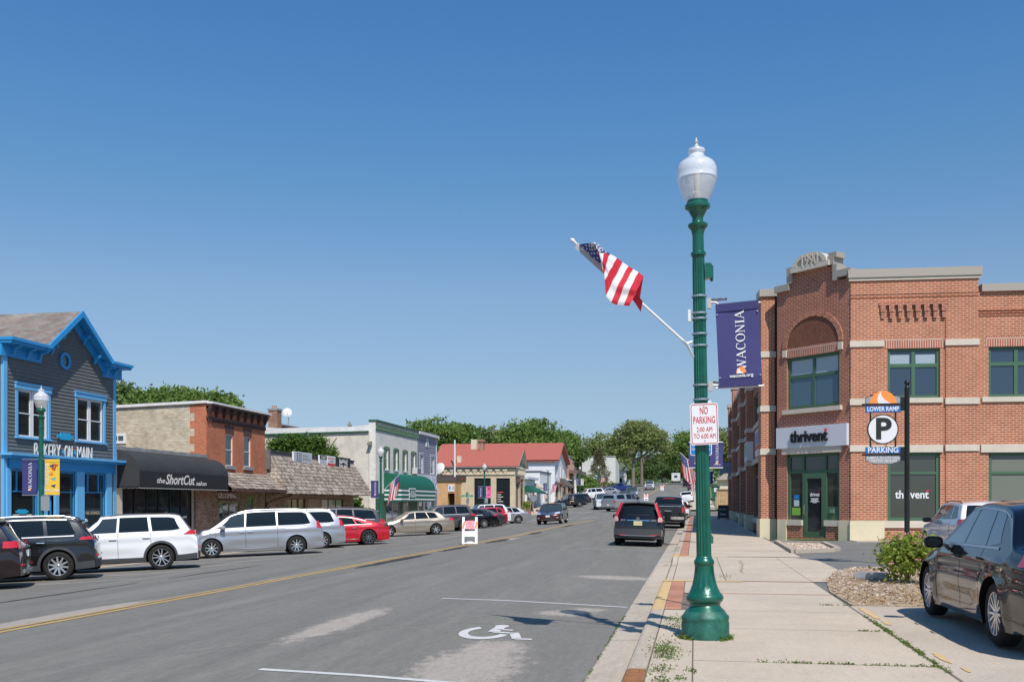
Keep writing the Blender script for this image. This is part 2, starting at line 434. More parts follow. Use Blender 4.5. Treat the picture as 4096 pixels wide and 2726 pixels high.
  for i in range(nx):
   for j in range(ny):
    a = i*(ny+1)+j; ff.append((a, a+ny+1, a+ny+2, a+1))
  mbx.mesh(vv, ff, mat, True)
 def endp(mbx, mat, e, y0, y1, z0, z1, nx=6, nz=2, off=OFFS, y0u=None, y1u=None):
  vv = []; ff = []; x = h2 if e else -h2
  y0u = y0 if y0u is None else y0u; y1u = y1 if y1u is None else y1u
  for i in range(nx+1):
   for j in range(nz+1):
    u = i/nx; v = j/nz; y = (y0+(y1-y0)*u)*(1-v)+(y0u+(y1u-y0u)*u)*v; z = z0+(z1-z0)*v
    p = Dm(x, y, z); vv.append((p[0]+(off if e else -off), y, z))
  for i in range(nx):
   for j in range(nz):
    a = i*(nz+1)+j; q = (a, a+nz+1, a+nz+2, a+1); ff.append(q if e else q[::-1])
  mbx.mesh(vv, ff, mat, True)
 def strip_end(mbx, mat, e, y0, y1, z0, z1, th):
  """a solid bar on nose or tail, th thick"""
  nx = 10; x = h2 if e else -h2; sg = 1 if e else -1
  vv = []; ff = []
  for i in range(nx+1):
   y = y0+(y1-y0)*i/nx
   for z in (z0, z1):
    p = Dm(x, y, z); vv.append((p[0]+sg*.001, y, z)); vv.append((p[0]+sg*th, y, z))
  for i in range(nx):
   a = i*4; b = a+4
   for q in ((a+1, b+1, b+3, a+3), (a+3, b+3, b+2, a+2), (a, b, b+1, a+1)): ff.append(q if e else q[::-1])
  ff += [(0, 1, 3, 2), (nx*4, nx*4+2, nx*4+3, nx*4+1)]
  mbx.mesh(vv, ff, mat)
 for xs_ in sp.get('seams', []):
  for s in (1, -1):
   side(mb, UNDER, s, lambda x: sill+.10, lambda x: zbelt(x)-.005, (xs_[0]-.005, xs_[0]+.005), (xs_[1]-.005, xs_[1]+.005), 1, 8, .0025)
 if sp.get('fuel'):
  pass
 cl = sp.get('clad')
 if cl:
  cm = sp.get('cladmat', TRIM)
  for s in (1, -1):
   side(mb, cm, s, lambda x: zlow0(x)+.0, lambda x: zlow0(x)+cl, (xr+RA+.0, xf-RA-.0), (xr+RA+.03, xf-RA-.03), 8, 2, .010)
   for xw in (xf, xr):
    vv = []; ff = []; m = 22; a0 = -.25
    for i in range(m+1):
     a = a0+(pi-2*a0)*i/m
     for q in (RA-.004, RA+.03, RA+.065):
      x = xw+cos(a)*q; z = max(zlow0(x)+.002, R+sin(a)*q)
      z = min(z, zside(x)); vv.append(tuple(spt(x, z, s, .012 if q > RA else .006)))
    for i in range(m):
     for j in range(2):
      b = i*3+j; q = (b, b+3, b+4, b+1); ff.append(q if s < 0 else q[::-1])
    mb.mesh(vv, ff, cm, True)
   side(mb, cm, s, lambda x: zlow0(x), lambda x: zlow0(x)+cl*1.3, (-h2+.01, xr-RA-.01), (-h2+.01, xr-RA-.03), 5, 2, .008)
   side(mb, cm, s, lambda x: zlow0(x), lambda x: zlow0(x)+cl*1.3, (xf+RA+.01, h2-.01), (xf+RA+.03, h2-.01), 5, 2, .008)
  endp(mb, cm, 0, -W/2*.93, W/2*.93, sill+.05, sill+.05+cl*1.5, 12, 2, .008)
  endp(mb, cm, 1, -W/2*.90, W/2*.90, sill+.05, sill+.05+cl*1.0, 12, 2, .008)
 elif sp.get('sillstrip'):
  for s in (1, -1): side(mb, sp['sillstrip'], s, sill+.10, sill+.125, (xr+RA+.08, xf-RA-.08), (xr+RA+.08, xf-RA-.08), 8, 1, .012)
 for ex in sp.get('extra_top', []): topp(mb, ex[0], *ex[1:])
 bo = mb.build('body', root)
 fz = lambda g: (lambda x: zside(x)-g)
 for wi, wdw in enumerate(sp['windows']):
  last = wi == len(sp['windows'])-1 and wi > 1; xe = wdw[0][0]
  dr_ = (lambda x: .13*max(0, (xe+.45-x)/.5)**2) if last else (lambda x: 0.0)
  for s in (1, -1):
   w = MB(); xl, xu = wdw[0], wdw[1]; g = wdw[2] if len(wdw) > 2 else .0; lo = wdw[3] if len(wdw) > 3 else .035
   side(w, sp.get('glass') or (CGLASS3 if wi == 0 else CGLASS), s, lambda x: zbelt(x)+lo+.4*dr_(x), lambda x: fz(g)(x)-dr_(x), xl, xu, 12, 5, .003)
   wo_ = w.build('window', root)
 if sp.get('trimline'):
  for s in (1, -1):
   t = MB(); a, b = sp['trimline'][1]
   side(t, sp['trimline'][0], s, lambda x: zbelt(x)+.005, lambda x: zbelt(x)+.03, (a, b), (a, b), 14, 1, .007)
   if sp.get('trimtop'):
    a, b = sp['trimtop']
    side(t, sp['trimline'][0], s, lambda x: max(zbelt(x)+.02, zside(x)-.018), lambda x: max(zbelt(x)+.035, zside(x)+.002), (a, b), (a, b), 22, 1, .007)
   t.build('window_trim', root)
 ws = sp['wscreen']; w = MB(); topp(w, sp.get('wglass', CGLASS2), ws[0], ws[1], *ws[2:]); w.build('windscreen', root)
 rs = sp.get('rscreen')
 if rs: w = MB(); topp(w, CGLASS, rs[0], rs[1], *rs[2:]); w.build('rear_window', root)
 tl = sp.get('tail')
 if tl:
  for s in (1, -1):
   w = MB()
   for it in tl:
    if it[0] == 'e': _, mt, y0, y1, z0, z1, y0u, y1u = it; endp(w, mt, 0, s*y0, s*y1, z0, z1, 4, 4, .012, s*y0u, s*y1u) if s > 0 else endp(w, mt, 0, -y1, -y0, z0, z1, 4, 4, .012, -y1u, -y0u)
    else: _, mt, xl, xu, z0, z1 = it; side(w, mt, s, z0, z1, xl, xu, 5, 4, .012)
   w.build('tail_light', root)
 hl = sp.get('head')
 if hl:
  for s in (1, -1):
   w = MB()
   for it in hl:
    if it[0] == 'e':
     _, mt, y0, y1, z0, z1, y0u, y1u = it
     if s > 0: endp(w, mt, 1, y0, y1, z0, z1, 4, 3, .01, y0u, y1u)
     else: endp(w, mt, 1, -y1, -y0, z0, z1, 4, 3, .01, -y1u, -y0u)
    else: _, mt, xl, xu, z0, z1 = it; side(w, mt, s, z0, z1, xl, xu, 5, 3, .01)
   w.build('headlight', root)
 for gname, mt, y0, y1, z0, z1, th in sp.get('front_bars', []):
  w = MB(); strip_end(w, mt, 1, y0, y1, z0, z1, th); w.build(gname, root)
 for gname, mt, y0, y1, z0, z1, th in sp.get('rear_bars', []):
  w = MB(); strip_end(w, mt, 0, y0, y1, z0, z1, th); w.build(gname, root)
 if sp.get('mirror'):
  mx, mz = sp['mirror']; mm = sp.get('mirrormat', body); k = sp.get('mscale', 1)
  for s in (1, -1):
   w = MB(); y0 = Y(mx, mz)
   ring = []
   vv = []; ff = []; prof = [(-.105, .85), (-.10, 1.0), (-.03, 1.0), (.03, .86), (.07, .55), (.085, .15)]
   m = 12
   for (dx, sc) in prof:
    for q in range(m):
     a = 2*pi*q/m; cy = .115*k*sc*(abs(cos(a))**.7)*(1 if cos(a) > 0 else -1); cz = .075*k*sc*(abs(sin(a))**.7)*(1 if sin(a) > 0 else -1)
     vv.append((mx+dx*k, s*(y0+.16*k+cy), mz+.05+cz))
   for i in range(len(prof)-1):
    for q in range(m): ff.append((i*m+q, i*m+(q+1) % m, (i+1)*m+(q+1) % m, (i+1)*m+q))
   ff.append(tuple(range(len(vv)-m, len(vv)))); w.mesh(vv, ff, mm, True)
   w.mesh([(mx-.106*k, s*(y0+.16*k+.095*k*cos(2*pi*q/m)), mz+.05+.058*k*sin(2*pi*q/m)) for q in range(m)], [tuple(range(m))], CGLASS)
   w.box(mx-.03, mx+.03, s*(y0-.02), s*(y0+.08), mz-.01, mz+.03, TRIM)
   w.build('wing_mirror', root)
 for hx in sp.get('handles', []):
  for s in (1, -1):
   w = MB(); z = hx[1]; p = spt(hx[0]-.09, z, s, .03); q = spt(hx[0]+.09, z, s, .03); a = spt(hx[0]-.10, z, s, 0); b = spt(hx[0]+.10, z, s, 0)
   w.tube([a, p, q, b], [.012, .014, .014, .012], sp.get('handlemat', body), 6); w.build('door_handle', root)
 if sp.get('rails'):
  a, b, mt = sp['rails']
  for s in (1, -1):
   w = MB(); pts = []
   for i in range(9):
    x = a+(b-a)*i/8; zz_ = zside(x)+rr(x); up = .035 if 0 < i < 8 else .0
    pts.append((x, s*(Y(x, zside(x))-.05), zz_+up))
   w.tube(pts, .014, mt, 6); w.build('roof_rail', root)
 pl = sp.get('plate')
 if pl:
  e, z, pm = pl
  w = MB(); x = (h2 if e else -h2); q = Dm(x, 0, z); th = .022*(1 if e else -1)
  w.box(q[0]+(0 if e else th), q[0]+(th if e else 0), -.155, .155, z-.075, z+.075, pm); po = w.build('licence_plate', root)
  w2 = MB();
  if sp.get('platetext'):
   sg = 1 if e else -1
   put_text(w2, sp['platetext'], M('plate_letters', (.1, .05, .15), .5), lambda u, v, ww: (q[0]+th+sg*(.001+ww), sg*u, z+v), size=.085, ext=.001, xs=.95)
   w2.build('plate_number', po)
 for fn in sp.get('custom', []): fn(root, dict(Dm=Dm, Y=Y, T=T, side=side, endp=endp, topp=topp, strip=strip_end, zside=zside, zbelt=zbelt, spt=spt, h2=h2, zlow0=zlow0, topz=topz))
 rm = sp.get('rimmat', ALLOY)
 for xw in (xf, xr):
  for s in (1, -1):
   wheel_parts(root, xw, s*(W/2-sp.get('tw', .22)/2-.015), R, sp.get('tw', .22), sp.get('rimR', R*.66), sp.get('nsp', 5), sp.get('rstyle', 'single'), rm, hi)
 return root
def sit(o, X, Y, yaw, dz=0):
 """stand a vehicle on the (sloping) ground at X, Y"""
 f = Vector((cos(yaw), sin(yaw))); l = Vector((-sin(yaw), cos(yaw)))
 def g(p): return ground_z(p.x, p.y)
 c = Vector((X, Y)); a, b = g(c+f*1.4), g(c-f*1.4); e, d = g(c+l*.75), g(c-l*.75)
 xv = Vector((f.x*2.8, f.y*2.8, a-b)).normalized(); yv = Vector((l.x*1.5, l.y*1.5, e-d)); zv = xv.cross(yv).normalized(); yv = zv.cross(xv)
 m = Matrix((xv, yv, zv)).transposed().to_4x4(); m.translation = Vector((X, Y, (a+b+e+d)/4+dz))
 o.matrix_world = m
def suv(L=4.7, W=1.88, H=1.69, wb=2.72, fo=.93, R=.365, hood=1.06, belt=(1.08, 1.12), rear='steep', roofr=None, wsx=None, qshape=0, **k):
 h = L/2; xf = h-fo; xr = xf-wb
 ws0 = wsx or xf-.42   # cowl
 ws1 = ws0-.80
 rr_ = -h+(.42 if rear == 'steep' else .62)
 top = [(-h, .98), (-h+.05, 1.05), (-h+.13, 1.16), (rr_, H-.075), (rr_+.35, H-.02), (-.35, H), (ws1+.15, H-.03), (ws1, H-.075), (ws0, hood+.03), (ws0+.15, hood), (h-.45, hood-.10), (h-.12, hood-.19), (h-.03, hood-.27), (h, hood-.34)]
 s = dict(L=L, W=W, H=H, xf=xf, xr=xr, R=R, top=top, belt=[(-h, belt[1]), (0, (belt[0]+belt[1])/2), (h, belt[0]-.03)], tum=.30, sill=.26, crown=.045,
             wscreen=(ws0-.04, ws1+.03, .10, .06), rscreen=(-h+.14, rr_-.02, -.03, -.05, .9), tr=.05, kr=.10, rimR=R*.64)
 bx = ws0-1.12
 s['windows'] = [((bx+.04, ws0-.10), (bx+.0, ws1+.08), .01), ((bx-.86, bx-.03), (bx-.82, bx-.06), .01), ((-h+.50+qshape, bx-.95), (rr_+.26, bx-.90), .015)]
 s['seams'] = [(ws0-.10, ws0-.10), (bx, bx), (bx-.92, bx-.90)]
 s['handles'] = [(bx+.14, belt[0]-.13), (bx-.78, belt[0]-.11)]
 s['mirror'] = (ws0-.28, belt[0]); s['mscale'] = 1.0
 s['rails'] = (rr_+.2, ws1-.1, TRIM)
 s.update(k); return s
def sedan(L=4.9, W=1.83, H=1.46, wb=2.80, fo=.92, R=.335, hood=.93, deck=1.02, belt=(.92, .97), c0=1.15, c1=.55, **k):
 h = L/2; xf = h-fo; xr = xf-wb; ws0 = xf-.42; ws1 = ws0-.95
 r0 = -h+c1; r1 = -h+c0
 top = [(-h, deck-.20), (-h+.03, deck-.09), (-h+.10, deck-.03), (r0, deck+.02), (r1, H-.07), (r1+.35, H-.02), (-.1, H), (ws1+.12, H-.04), (ws1, H-.085), (ws0, hood+.04), (ws0+.2, hood), (h-.5, hood-.11), (h-.15, hood-.22), (h-.04, hood-.31), (h, hood-.38)]
 s = dict(L=L, W=W, H=H, xf=xf, xr=xr, R=R, top=top, belt=[(-h, belt[1]), (0, (belt[0]+belt[1])/2), (h, belt[0]-.05)], tum=.40, sill=.19, crown=.04,
             wscreen=(ws0-.05, ws1+.04, .10, .06), rscreen=(r0+.10, r1-.03, -.04, -.06, .92), rimR=R*.66)
 bx = ws0-1.15
 s['windows'] = [((bx+.03, ws0-.12), (bx-.01, ws1+.10), .006), ((bx-.82, bx-.03), (bx-.66, bx-.06), .006), ((r0+.52, bx-.88), (r1+.10, bx-.72), .01)]
 s['seams'] = [(ws0-.12, ws0-.12), (bx, bx), (bx-.86, bx-.80)]
 s['handles'] = [(bx+.14, belt[0]-.10), (bx-.72, belt[0]-.08)]
 s['mirror'] = (ws0-.30, belt[0]-.01)
 s.update(k); return s
def pickup(L=5.85, W=2.03, H=1.93, wb=3.68, fo=.98, R=.40, hood=1.28, rail=1.36, belt=(1.27, 1.29), topper=False, **k):
 h = L/2; xf = h-fo; xr = xf-wb; ws0 = xf-.45; ws1 = ws0-.72; cb = ws0-2.35
 if topper:
  top = [(-h, 1.30), (-h+.04, 1.45), (-h+.12, 1.82), (-h+.3, H-.02), (cb-.1, H), (cb+.3, H), (ws1+.12, H-.03), (ws1, H-.08), (ws0, hood+.03), (ws0+.2, hood), (h-.5, hood-.05), (h-.1, hood-.14), (h, hood-.26)]
 else:
  top = [(-h, rail-.06), (-h+.06, rail), (cb-.22, rail), (cb-.20, rail+.02), (cb-.02, H-.14), (cb+.08, H-.03), (cb+.6, H), (ws1+.12, H-.03), (ws1, H-.08), (ws0, hood+.03), (ws0+.2, hood), (h-.5, hood-.05), (h-.1, hood-.14), (h, hood-.26)]
 s = dict(L=L, W=W, H=H, xf=xf, xr=xr, R=R, top=top, belt=[(-h, belt[1]), (h, belt[0]-.02)], tum=.24, sill=.38, crown=.03, r=.045, kf=.12, kr=.04, tf=.04, tr=.01, lift=.0, pf=.1, pr=.02, gap=.09,
             wscreen=(ws0-.04, ws1+.03, .08, .05), rimR=R*.62, tw=.27, flare=.02)
 bx = ws0-1.18
 s['windows'] = [((bx+.03, ws0-.10), (bx, ws1+.08), .01), ((cb+.22, bx-.03), (cb+.28, bx-.06), .01)]
 if topper:
  s['windows'].append(((-h+.45, cb-.15), (-h+.5, cb-.18), .05, .10)); s['rscreen'] = (-h+.045, -h+.115, 0, 0, .88)
 else: s['rscreen'] = (cb-.19, cb-.03, 0, 0, .93)
 s['seams'] = [(ws0-.10, ws0-.10), (bx, bx), (cb+.14, cb+.14)]
 if topper: s['seams'] += [(cb-.03, cb-.03)]
 s['handles'] = [(bx+.14, belt[0]-.12), (cb+.30, belt[0]-.12)]
 s['mirror'] = (ws0-.25, belt[0]+.03); s['mscale'] = 1.45; s['mirrormat'] = TRIM
 s.update(k); return s
def wear_mat(name, base, light, dark, ellipses=(), streak=(1.0, .10), amt=.5, fine=.3, lightamt=.75, rough=.9):
 m = bpy.data.materials.new(name); m.use_nodes = True; nt = m.node_tree; L = nt.links; b = nt.nodes['Principled BSDF']; b.inputs['Roughness'].default_value = rough; b.inputs['Specular IOR Level'].default_value = .3
 tc = nt.nodes.new('ShaderNodeTexCoord')
 def noise(sc, det, mp=None, rough_=.6):
  n = nt.nodes.new('ShaderNodeTexNoise'); n.inputs['Scale'].default_value = sc; n.inputs['Detail'].default_value = det; n.inputs['Roughness'].default_value = rough_
  if mp:
   k = nt.nodes.new('ShaderNodeMapping'); k.inputs['Scale'].default_value = mp; L.new(tc.outputs['Object'], k.inputs[0]); L.new(k.outputs[0], n.inputs['Vector'])
  else: L.new(tc.outputs['Object'], n.inputs['Vector'])
  return n.outputs['Fac']
 def mapr(v, a, b_, c, d):
  r = nt.nodes.new('ShaderNodeMapRange'); r.inputs[1].default_value = a; r.inputs[2].default_value = b_; r.inputs[3].default_value = c; r.inputs[4].default_value = d; L.new(v, r.inputs[0]); return r.outputs[0]
 def mt(op, a, b_):
  r = nt.nodes.new('ShaderNodeMath'); r.operation = op
  for i, v in enumerate((a, b_)):
   if isinstance(v, (int, float)): r.inputs[i].default_value = v
   else: L.new(v, r.inputs[i])
  return r.outputs[0]
 def mix(f, a, b_, mode='MIX'):
  x = nt.nodes.new('ShaderNodeMix'); x.data_type = 'RGBA'; x.blend_type = mode
  for i, v in ((0, f), (6, a), (7, b_)):
   if isinstance(v, tuple): x.inputs[i].default_value = (*v, 1)
   elif isinstance(v, (int, float)): x.inputs[i].default_value = v
   else: L.new(v, x.inputs[i])
  return x.outputs[2]
 st = noise(.9, 7, (streak[0], streak[1], 1), .62)
 col = mix(mapr(st, .42, .72, 0, 1), base, tuple(c*.78 for c in base))
 st2 = noise(.55, 5, (streak[0]*1.7, streak[1]*1.6, 1)); col = mix(mt('MULTIPLY', mapr(st2, .5, .7, 0, 1), amt), col, tuple(c*1.45 for c in base))
 br = noise(8, 9, (1, .6, 1), .8)
 mask = mt('MULTIPLY', mapr(noise(.16, 3, (1, .35, 1)), .56, .66, 0, 1), .42)
 for (cx, cy, rx, ry, sgn) in ellipses:
  k = nt.nodes.new('ShaderNodeMapping'); k.inputs['Location'].default_value = (-cx/rx, -cy/ry, 0); k.inputs['Scale'].default_value = (1/rx, 1/ry, 0); L.new(tc.outputs['Object'], k.inputs[0])
  ln = nt.nodes.new('ShaderNodeVectorMath'); ln.operation = 'LENGTH'; L.new(k.outputs[0], ln.inputs[0])
  mask = mt('MAXIMUM', mask, mt('MULTIPLY', mapr(ln.outputs['Value'], .2, 1.1, 1.0, 0), sgn))
 br = mt('ADD', mt('MULTIPLY', br, .7), mt('MULTIPLY', noise(45, 4, None, .75), .35)); wm = mapr(mt('ADD', mt('MULTIPLY', mask, .62), br), .84, .96, 0, 1)
 wm = mt('MULTIPLY', wm, lightamt)
 sp = noise(160, 2, None, .8)
 lc = mix(mapr(sp, .4, .6, 0, 1), tuple(c*.72 for c in light), tuple(min(1, c*1.25) for c in light))
 col = mix(wm, col, lc)
 col = mix(mapr(noise(12, 6, (1, .25, 1), .7), .3, .7, 0, fine), col, dark)
 cf = mapr(noise(220, 2), .3, .7, .78, 1.22)
 cc = nt.nodes.new('ShaderNodeCombineColor'); [L.new(cf, cc.inputs[i]) for i in range(3)]
 col = mix(1.0, col, cc.outputs[0], 'MULTIPLY'); c3 = nt.nodes.new('ShaderNodeCombineColor'); gf = mapr(noise(26, 5, (1, .8, 1), .8), .3, .7, .86, 1.14); [L.new(gf, c3.inputs[i]) for i in range(3)]; col = mix(1.0, col, c3.outputs[0], 'MULTIPLY')
 L.new(col, b.inputs['Base Color'])
 bp = nt.nodes.new('ShaderNodeBump'); bp.inputs['Strength'].default_value = .35; bp.inputs['Distance'].default_value = .006
 L.new(noise(180, 3), bp.inputs['Height']); L.new(bp.outputs[0], b.inputs['Normal'])
 MATS[name] = m; return m
ASPH = wear_mat('asphalt', (.205, .193, .168), (.46, .40, .34), (.07, .07, .068),
 ellipses=[(-2.2, 9.6, 1.0, 2.4, .9), (-1.7, 7.6, 1.2, 1.8, 1.0), (-2.2, 10.9, .8, 1.4, .8), (-1.6, 15.2, .7, .7, .7), (-4.6, 12.6, .45, 3.4, .95), (-1.9, 14.6, .8, .8, .8), (-9.2, 13.2, .55, 4.2, 1.0), (-1.7, 21.8, 1.6, 1.1, .9), (-8.2, 44, .5, 5, .8), (-4, 33, .5, 6, .5), (-2.6, 27.5, 1.6, .8, .5)])
ASPH2 = wear_mat('lot_asphalt', (.19, .185, .17), (.33, .30, .28), (.07, .07, .07), streak=(.4, .4))
CONC = wear_mat('sidewalk_concrete', (.55, .455, .35), (.60, .52, .43), (.30, .26, .22), streak=(.5, .4), amt=.12, fine=.22, lightamt=.3)
CONC2 = wear_mat('kerb_concrete', (.50, .425, .335), (.50, .46, .41), (.24, .21, .18), streak=(.7, .3), amt=.2, fine=.4, lightamt=.5)
YEL = wear_mat('worn_yellow_paint', (.60, .39, .11), (.38, .33, .26), (.18, .15, .11), ellipses=[(-8.8, 20, 3, 9, .5), (-8.8, 48, 3, 10, .5)], streak=(2, .5), amt=.3, fine=.6, lightamt=.8, rough=.75)
YELK = wear_mat('kerb_yellow_paint', (.66, .45, .20), (.55, .45, .33), (.35, .28, .18), streak=(2, .5), amt=.2, fine=.3, lightamt=.6, rough=.75)
WHT = wear_mat('road_white_paint', (.62, .61, .59), (.45, .43, .41), (.36, .35, .34), streak=(2, .5), amt=.1, fine=.35, lightamt=.6, rough=.7)
TAR = wear_mat('tar_patch', (.052, .048, .046), (.10, .09, .085), (.03, .03, .03), streak=(1, .3), rough=.8)
PAVER = brick_mat('paver_brick', (.42, .17, .10), (.50, .23, .15), (.30, .24, .19), .20, .10, .25, .006, bump=.3)
GRASSY = M('lawn_ground', (.12, .16, .05), .95, noise=.35, nscale=.8)
IRON = M('rusty_iron', (.33, .14, .05), .75, .2, noise=.35, nscale=12, bump=.3)
XL = [-420, -250, -150, -80, -50, -35, -26, -22.5, -20.2, -19.3, -19.2, -17.75, -14.9, -12, -8.8, -5, -3, -1.0, -.62, -.5, 2.2, 5, 12, 30, 60, 120, 200, 420]
YL = [-30+5*i for i in range(95)]+[500, 600, 750, 900]
def hill(X, Y):
 h = ground_z(X, Y)
 return h
def sheet(mb, x_list, y_list, fn, mat):
 for i in range(len(x_list)-1):
  for j in range(len(y_list)-1):
   a, b, c, d = x_list[i], x_list[i+1], y_list[j], y_list[j+1]
   mb.poly([(a, c, fn(a, c)), (b, c, fn(b, c)), (b, d, fn(b, d)), (a, d, fn(a, d))], mat, True)
mb = MB(); sheet(mb, XL, YL, lambda x, y: hill(x, y)-(.30 if -131 < x < 95 and y < 118 else .10), GRASSY); tag(mb.build('ground'), 'grassy ground running up the gentle hill behind the street', kind='structure')
def ysteps(a, b, s=4.0):
 n = max(1, int(math.ceil((b-a)/s))); return [a+(b-a)*i/n for i in range(n+1)]
mb = MB(); sheet(mb, [-19.3, -17.75, -14.9, -12, -8.8, -5, -3, -1.0], ysteps(-12, 330)+ysteps(336, 480, 12), lambda x, y: road_z(x, y), ASPH)
tag(mb.build('road'), 'worn grey asphalt main street with patched surface', kind='structure')
mb = MB(); sheet(mb, [-120, -60, -30, -19.3], ysteps(96, 112), lambda x, y: LSW+rise(y)-.04, ASPH); tag(mb.build('side_street'), 'asphalt side street opening on the far left', kind='structure')
mb = MB(); sheet(mb, [-1.0, 30, 90], ysteps(97, 113), lambda x, y: road_z(-1, y)+.004, ASPH); tag(mb.build('side_street'), 'asphalt side street beyond the brick corner building', kind='structure')
DRV = (19.6, 28.2)
def kerb_profile(mb, ya, yb, mat, face, side):
 """gutter pan + kerb block; side +1 = right kerb"""
 ys = ysteps(ya, yb, 3.05)
 for a, b in zip(ys, ys[1:]):
  g = .006
  if side > 0: pr = [(-.62, -.16), (-.62, -.03), (-.60, -.008), (-.57, 0.0), (-.43, .0), (-.43, -.16)]
  else: pr = [(-19.42, -.62), (-19.42, -.46), (-19.30, -.46), (-19.27, -.47), (-19.25, -.49), (-19.25, -.62)]
  za, zb = rise(a), rise(b)
  n = len(pr)
  for i in range(n-1):
   p, q = pr[i], pr[i+1]
   mb.poly([(p[0], a+g, p[1]+za), (p[0], b-g, p[1]+zb), (q[0], b-g, q[1]+zb), (q[0], a+g, q[1]+za)][::-1], mat, False)
  mb.poly([(p[0], a+g, p[1]+za) for p in pr], mat); mb.poly([(p[0], b-g, p[1]+zb) for p in reversed(pr)], mat)
def gutter(mb, ya, yb, side):
 ys = ysteps(ya, yb, 3.05)
 x0, x1 = (-1.0, -.62) if side > 0 else (-19.25, -18.75)
 for a, b in zip(ys, ys[1:]):
  f = lambda x, y: road_z(x if side < 0 else -1.0, y)+.006+(0 if side < 0 else (.0 if x < -.8 else .012))
  mb.poly([(x0, a+.008, f(x0, a)), (x1, a+.008, f(x1, a)), (x1, b-.008, f(x1, b)), (x0, b-.008, f(x0, b))], CONC2)
mb = MB(); gutter(mb, 8.95, 96, 1); gutter(mb, -12, 8.1, 1); gutter(mb, 114, 330, 1); tag(mb.build('gutter'), 'concrete gutter pan along the right kerb', kind='structure')
mb = MB(); gutter(mb, -12, 94, -1); gutter(mb, 114, 330, -1); tag(mb.build('gutter'), 'concrete gutter pan along the left kerb', kind='structure')
mb = MB(); kerb_profile(mb, -12, 8.1, CONC2, 0, 1); kerb_profile(mb, 8.1, 9.1, IRON, 0, 1); kerb_profile(mb, 9.1, 14.2, CONC2, 0, 1); kerb_profile(mb, 14.2, 19.4, YELK, 0, 1); kerb_profile(mb, 28.4, 30, YELK, 0, 1); kerb_profile(mb, 30, 96, CONC2, 0, 1); kerb_profile(mb, 114, 330, CONC2, 0, 1)
tag(mb.build('kerb'), 'right concrete kerb with worn yellow paint beside the driveway', kind='structure')
mb = MB(); kerb_profile(mb, -12, 94, CONC2, 0, -1); kerb_profile(mb, 114, 330, CONC2, 0, -1); tag(mb.build('kerb'), 'left concrete kerb behind the parked cars', kind='structure')
mb = MB(); zg = road_z(-1, 8.5)
mb.box(-1.02, -.64, 8.12, 8.93, zg-.02, zg+.012, IRON)
for k in range(16): mb.box(-1.0+0.0, -.66, 8.16+k*.048, 8.18+k*.048, zg+.012, zg+.022, IRON)
tag(mb.build('storm_drain'), 'rusty iron storm drain grate set in the gutter', 'storm drain')
def slab_run(mb, x0, x1, ys, z=lambda x, y: RSW+rise(y), mat=CONC, gap=.007, nx=1):
 for a, b in zip(ys, ys[1:]):
  for i in range(nx):
   xa, xb = x0+(x1-x0)*i/nx, x0+(x1-x0)*(i+1)/nx; g = gap
   mb.poly([(xa+g, a+g, z(xa, a)), (xb-g, a+g, z(xb, a)), (xb-g, b-g, z(xb, b)), (xa+g, b-g, z(xa, b))], mat)
DARKJ = M('joint_dirt', (.16, .13, .10), .95, noise=.3)
mb = MB()
sheet(mb, [-.43, 2.2], ysteps(-12, 19.4)+[19.6], lambda x, y: RSW+rise(y)-.008, DARKJ); sheet(mb, [-.43, 3.0], ysteps(28.4, 96), lambda x, y: RSW+rise(y)-.008, DARKJ); sheet(mb, [-.43, 2.4], ysteps(114, 330), lambda x, y: RSW+rise(y)-.008, DARKJ)
tag(mb.build('sidewalk_base'), 'dirt filled joints between the sidewalk slabs', kind='structure')
mb = MB()
slab_run(mb, -.02, 2.2, [-12, -9, -6, -3, 0, 2.4, 4.8, 7.2, 9.66, 12.2, 14.2]); slab_run(mb, -.02, 2.2, [14.2, 16.86]); slab_run(mb, -.18, 2.2, [16.93, 19.5])
slab_run(mb, -.42, -.02, [-12, -6, 0, 4, 7.5, 10.2, 12.1, 14.2])
slab_run(mb, -.18, 2.9, [28.5, 30.4, 32.0]); slab_run(mb, -.18, 2.9, [32.07]+[34.6+2.55*i for i in range(24)]); slab_run(mb, -.42, 2.4, [114+3*i for i in range(70)])
tag(mb.build('sidewalk'), 'pale concrete sidewalk slabs with weedy joints', kind='structure')
mb = MB()
for (a, b) in ((14.25, 19.45), (28.5, 96)):
 for p, q in zip(ysteps(a, b), ysteps(a, b)[1:]): mb.poly([(-.42, p, RSW+rise(p)+.001), (-.19, p, RSW+rise(p)+.001), (-.19, q, RSW+rise(q)+.001), (-.42, q, RSW+rise(q)+.001)], PAVER)
for y in (16.86, 19.5, 32.0): mb.poly([(-.18, y, rise(y)+.002), (2.2, y, rise(y)+.002), (2.2, y+.07, rise(y)+.002), (-.18, y+.07, rise(y)+.002)], PAVER)
tag(mb.build('brick_paving'), 'red brick paver strip along the kerb edge', kind='structure')
mb = MB(); ys = [19.6, 20.6, 24.0, 27.2, 28.2]
xs_ = [-1.0, -.62, -.6, -.45, .6, 2.2, 3.2]
def az(x, y):
 e = 1.0 if (y < 20 or y > 28) else 0.0
 low = interp([(-1.0, -.15), (-.45, -.11), (.6, -.03), (2.2, -.01), (3.2, -.014)], x)
 top = interp([(-1.0, -.15), (-.62, -.15), (-.6, 0), (3.2, 0)], x)
 return (low*(1-e)+top*e)+rise(y)+.004
for i in range(len(xs_)-1):
 for j in range(len(ys)-1):
  a, b, c, d = xs_[i], xs_[i+1], ys[j], ys[j+1]; g = .006
  mb.poly([(a+g, c+g, az(a, c)), (b-g, c+g, az(b, c)), (b-g, d-g, az(b, d)), (a+g, d-g, az(a, d))], CONC)
tag(mb.build('driveway_apron'), 'smooth concrete driveway apron crossing the sidewalk', kind='structure')
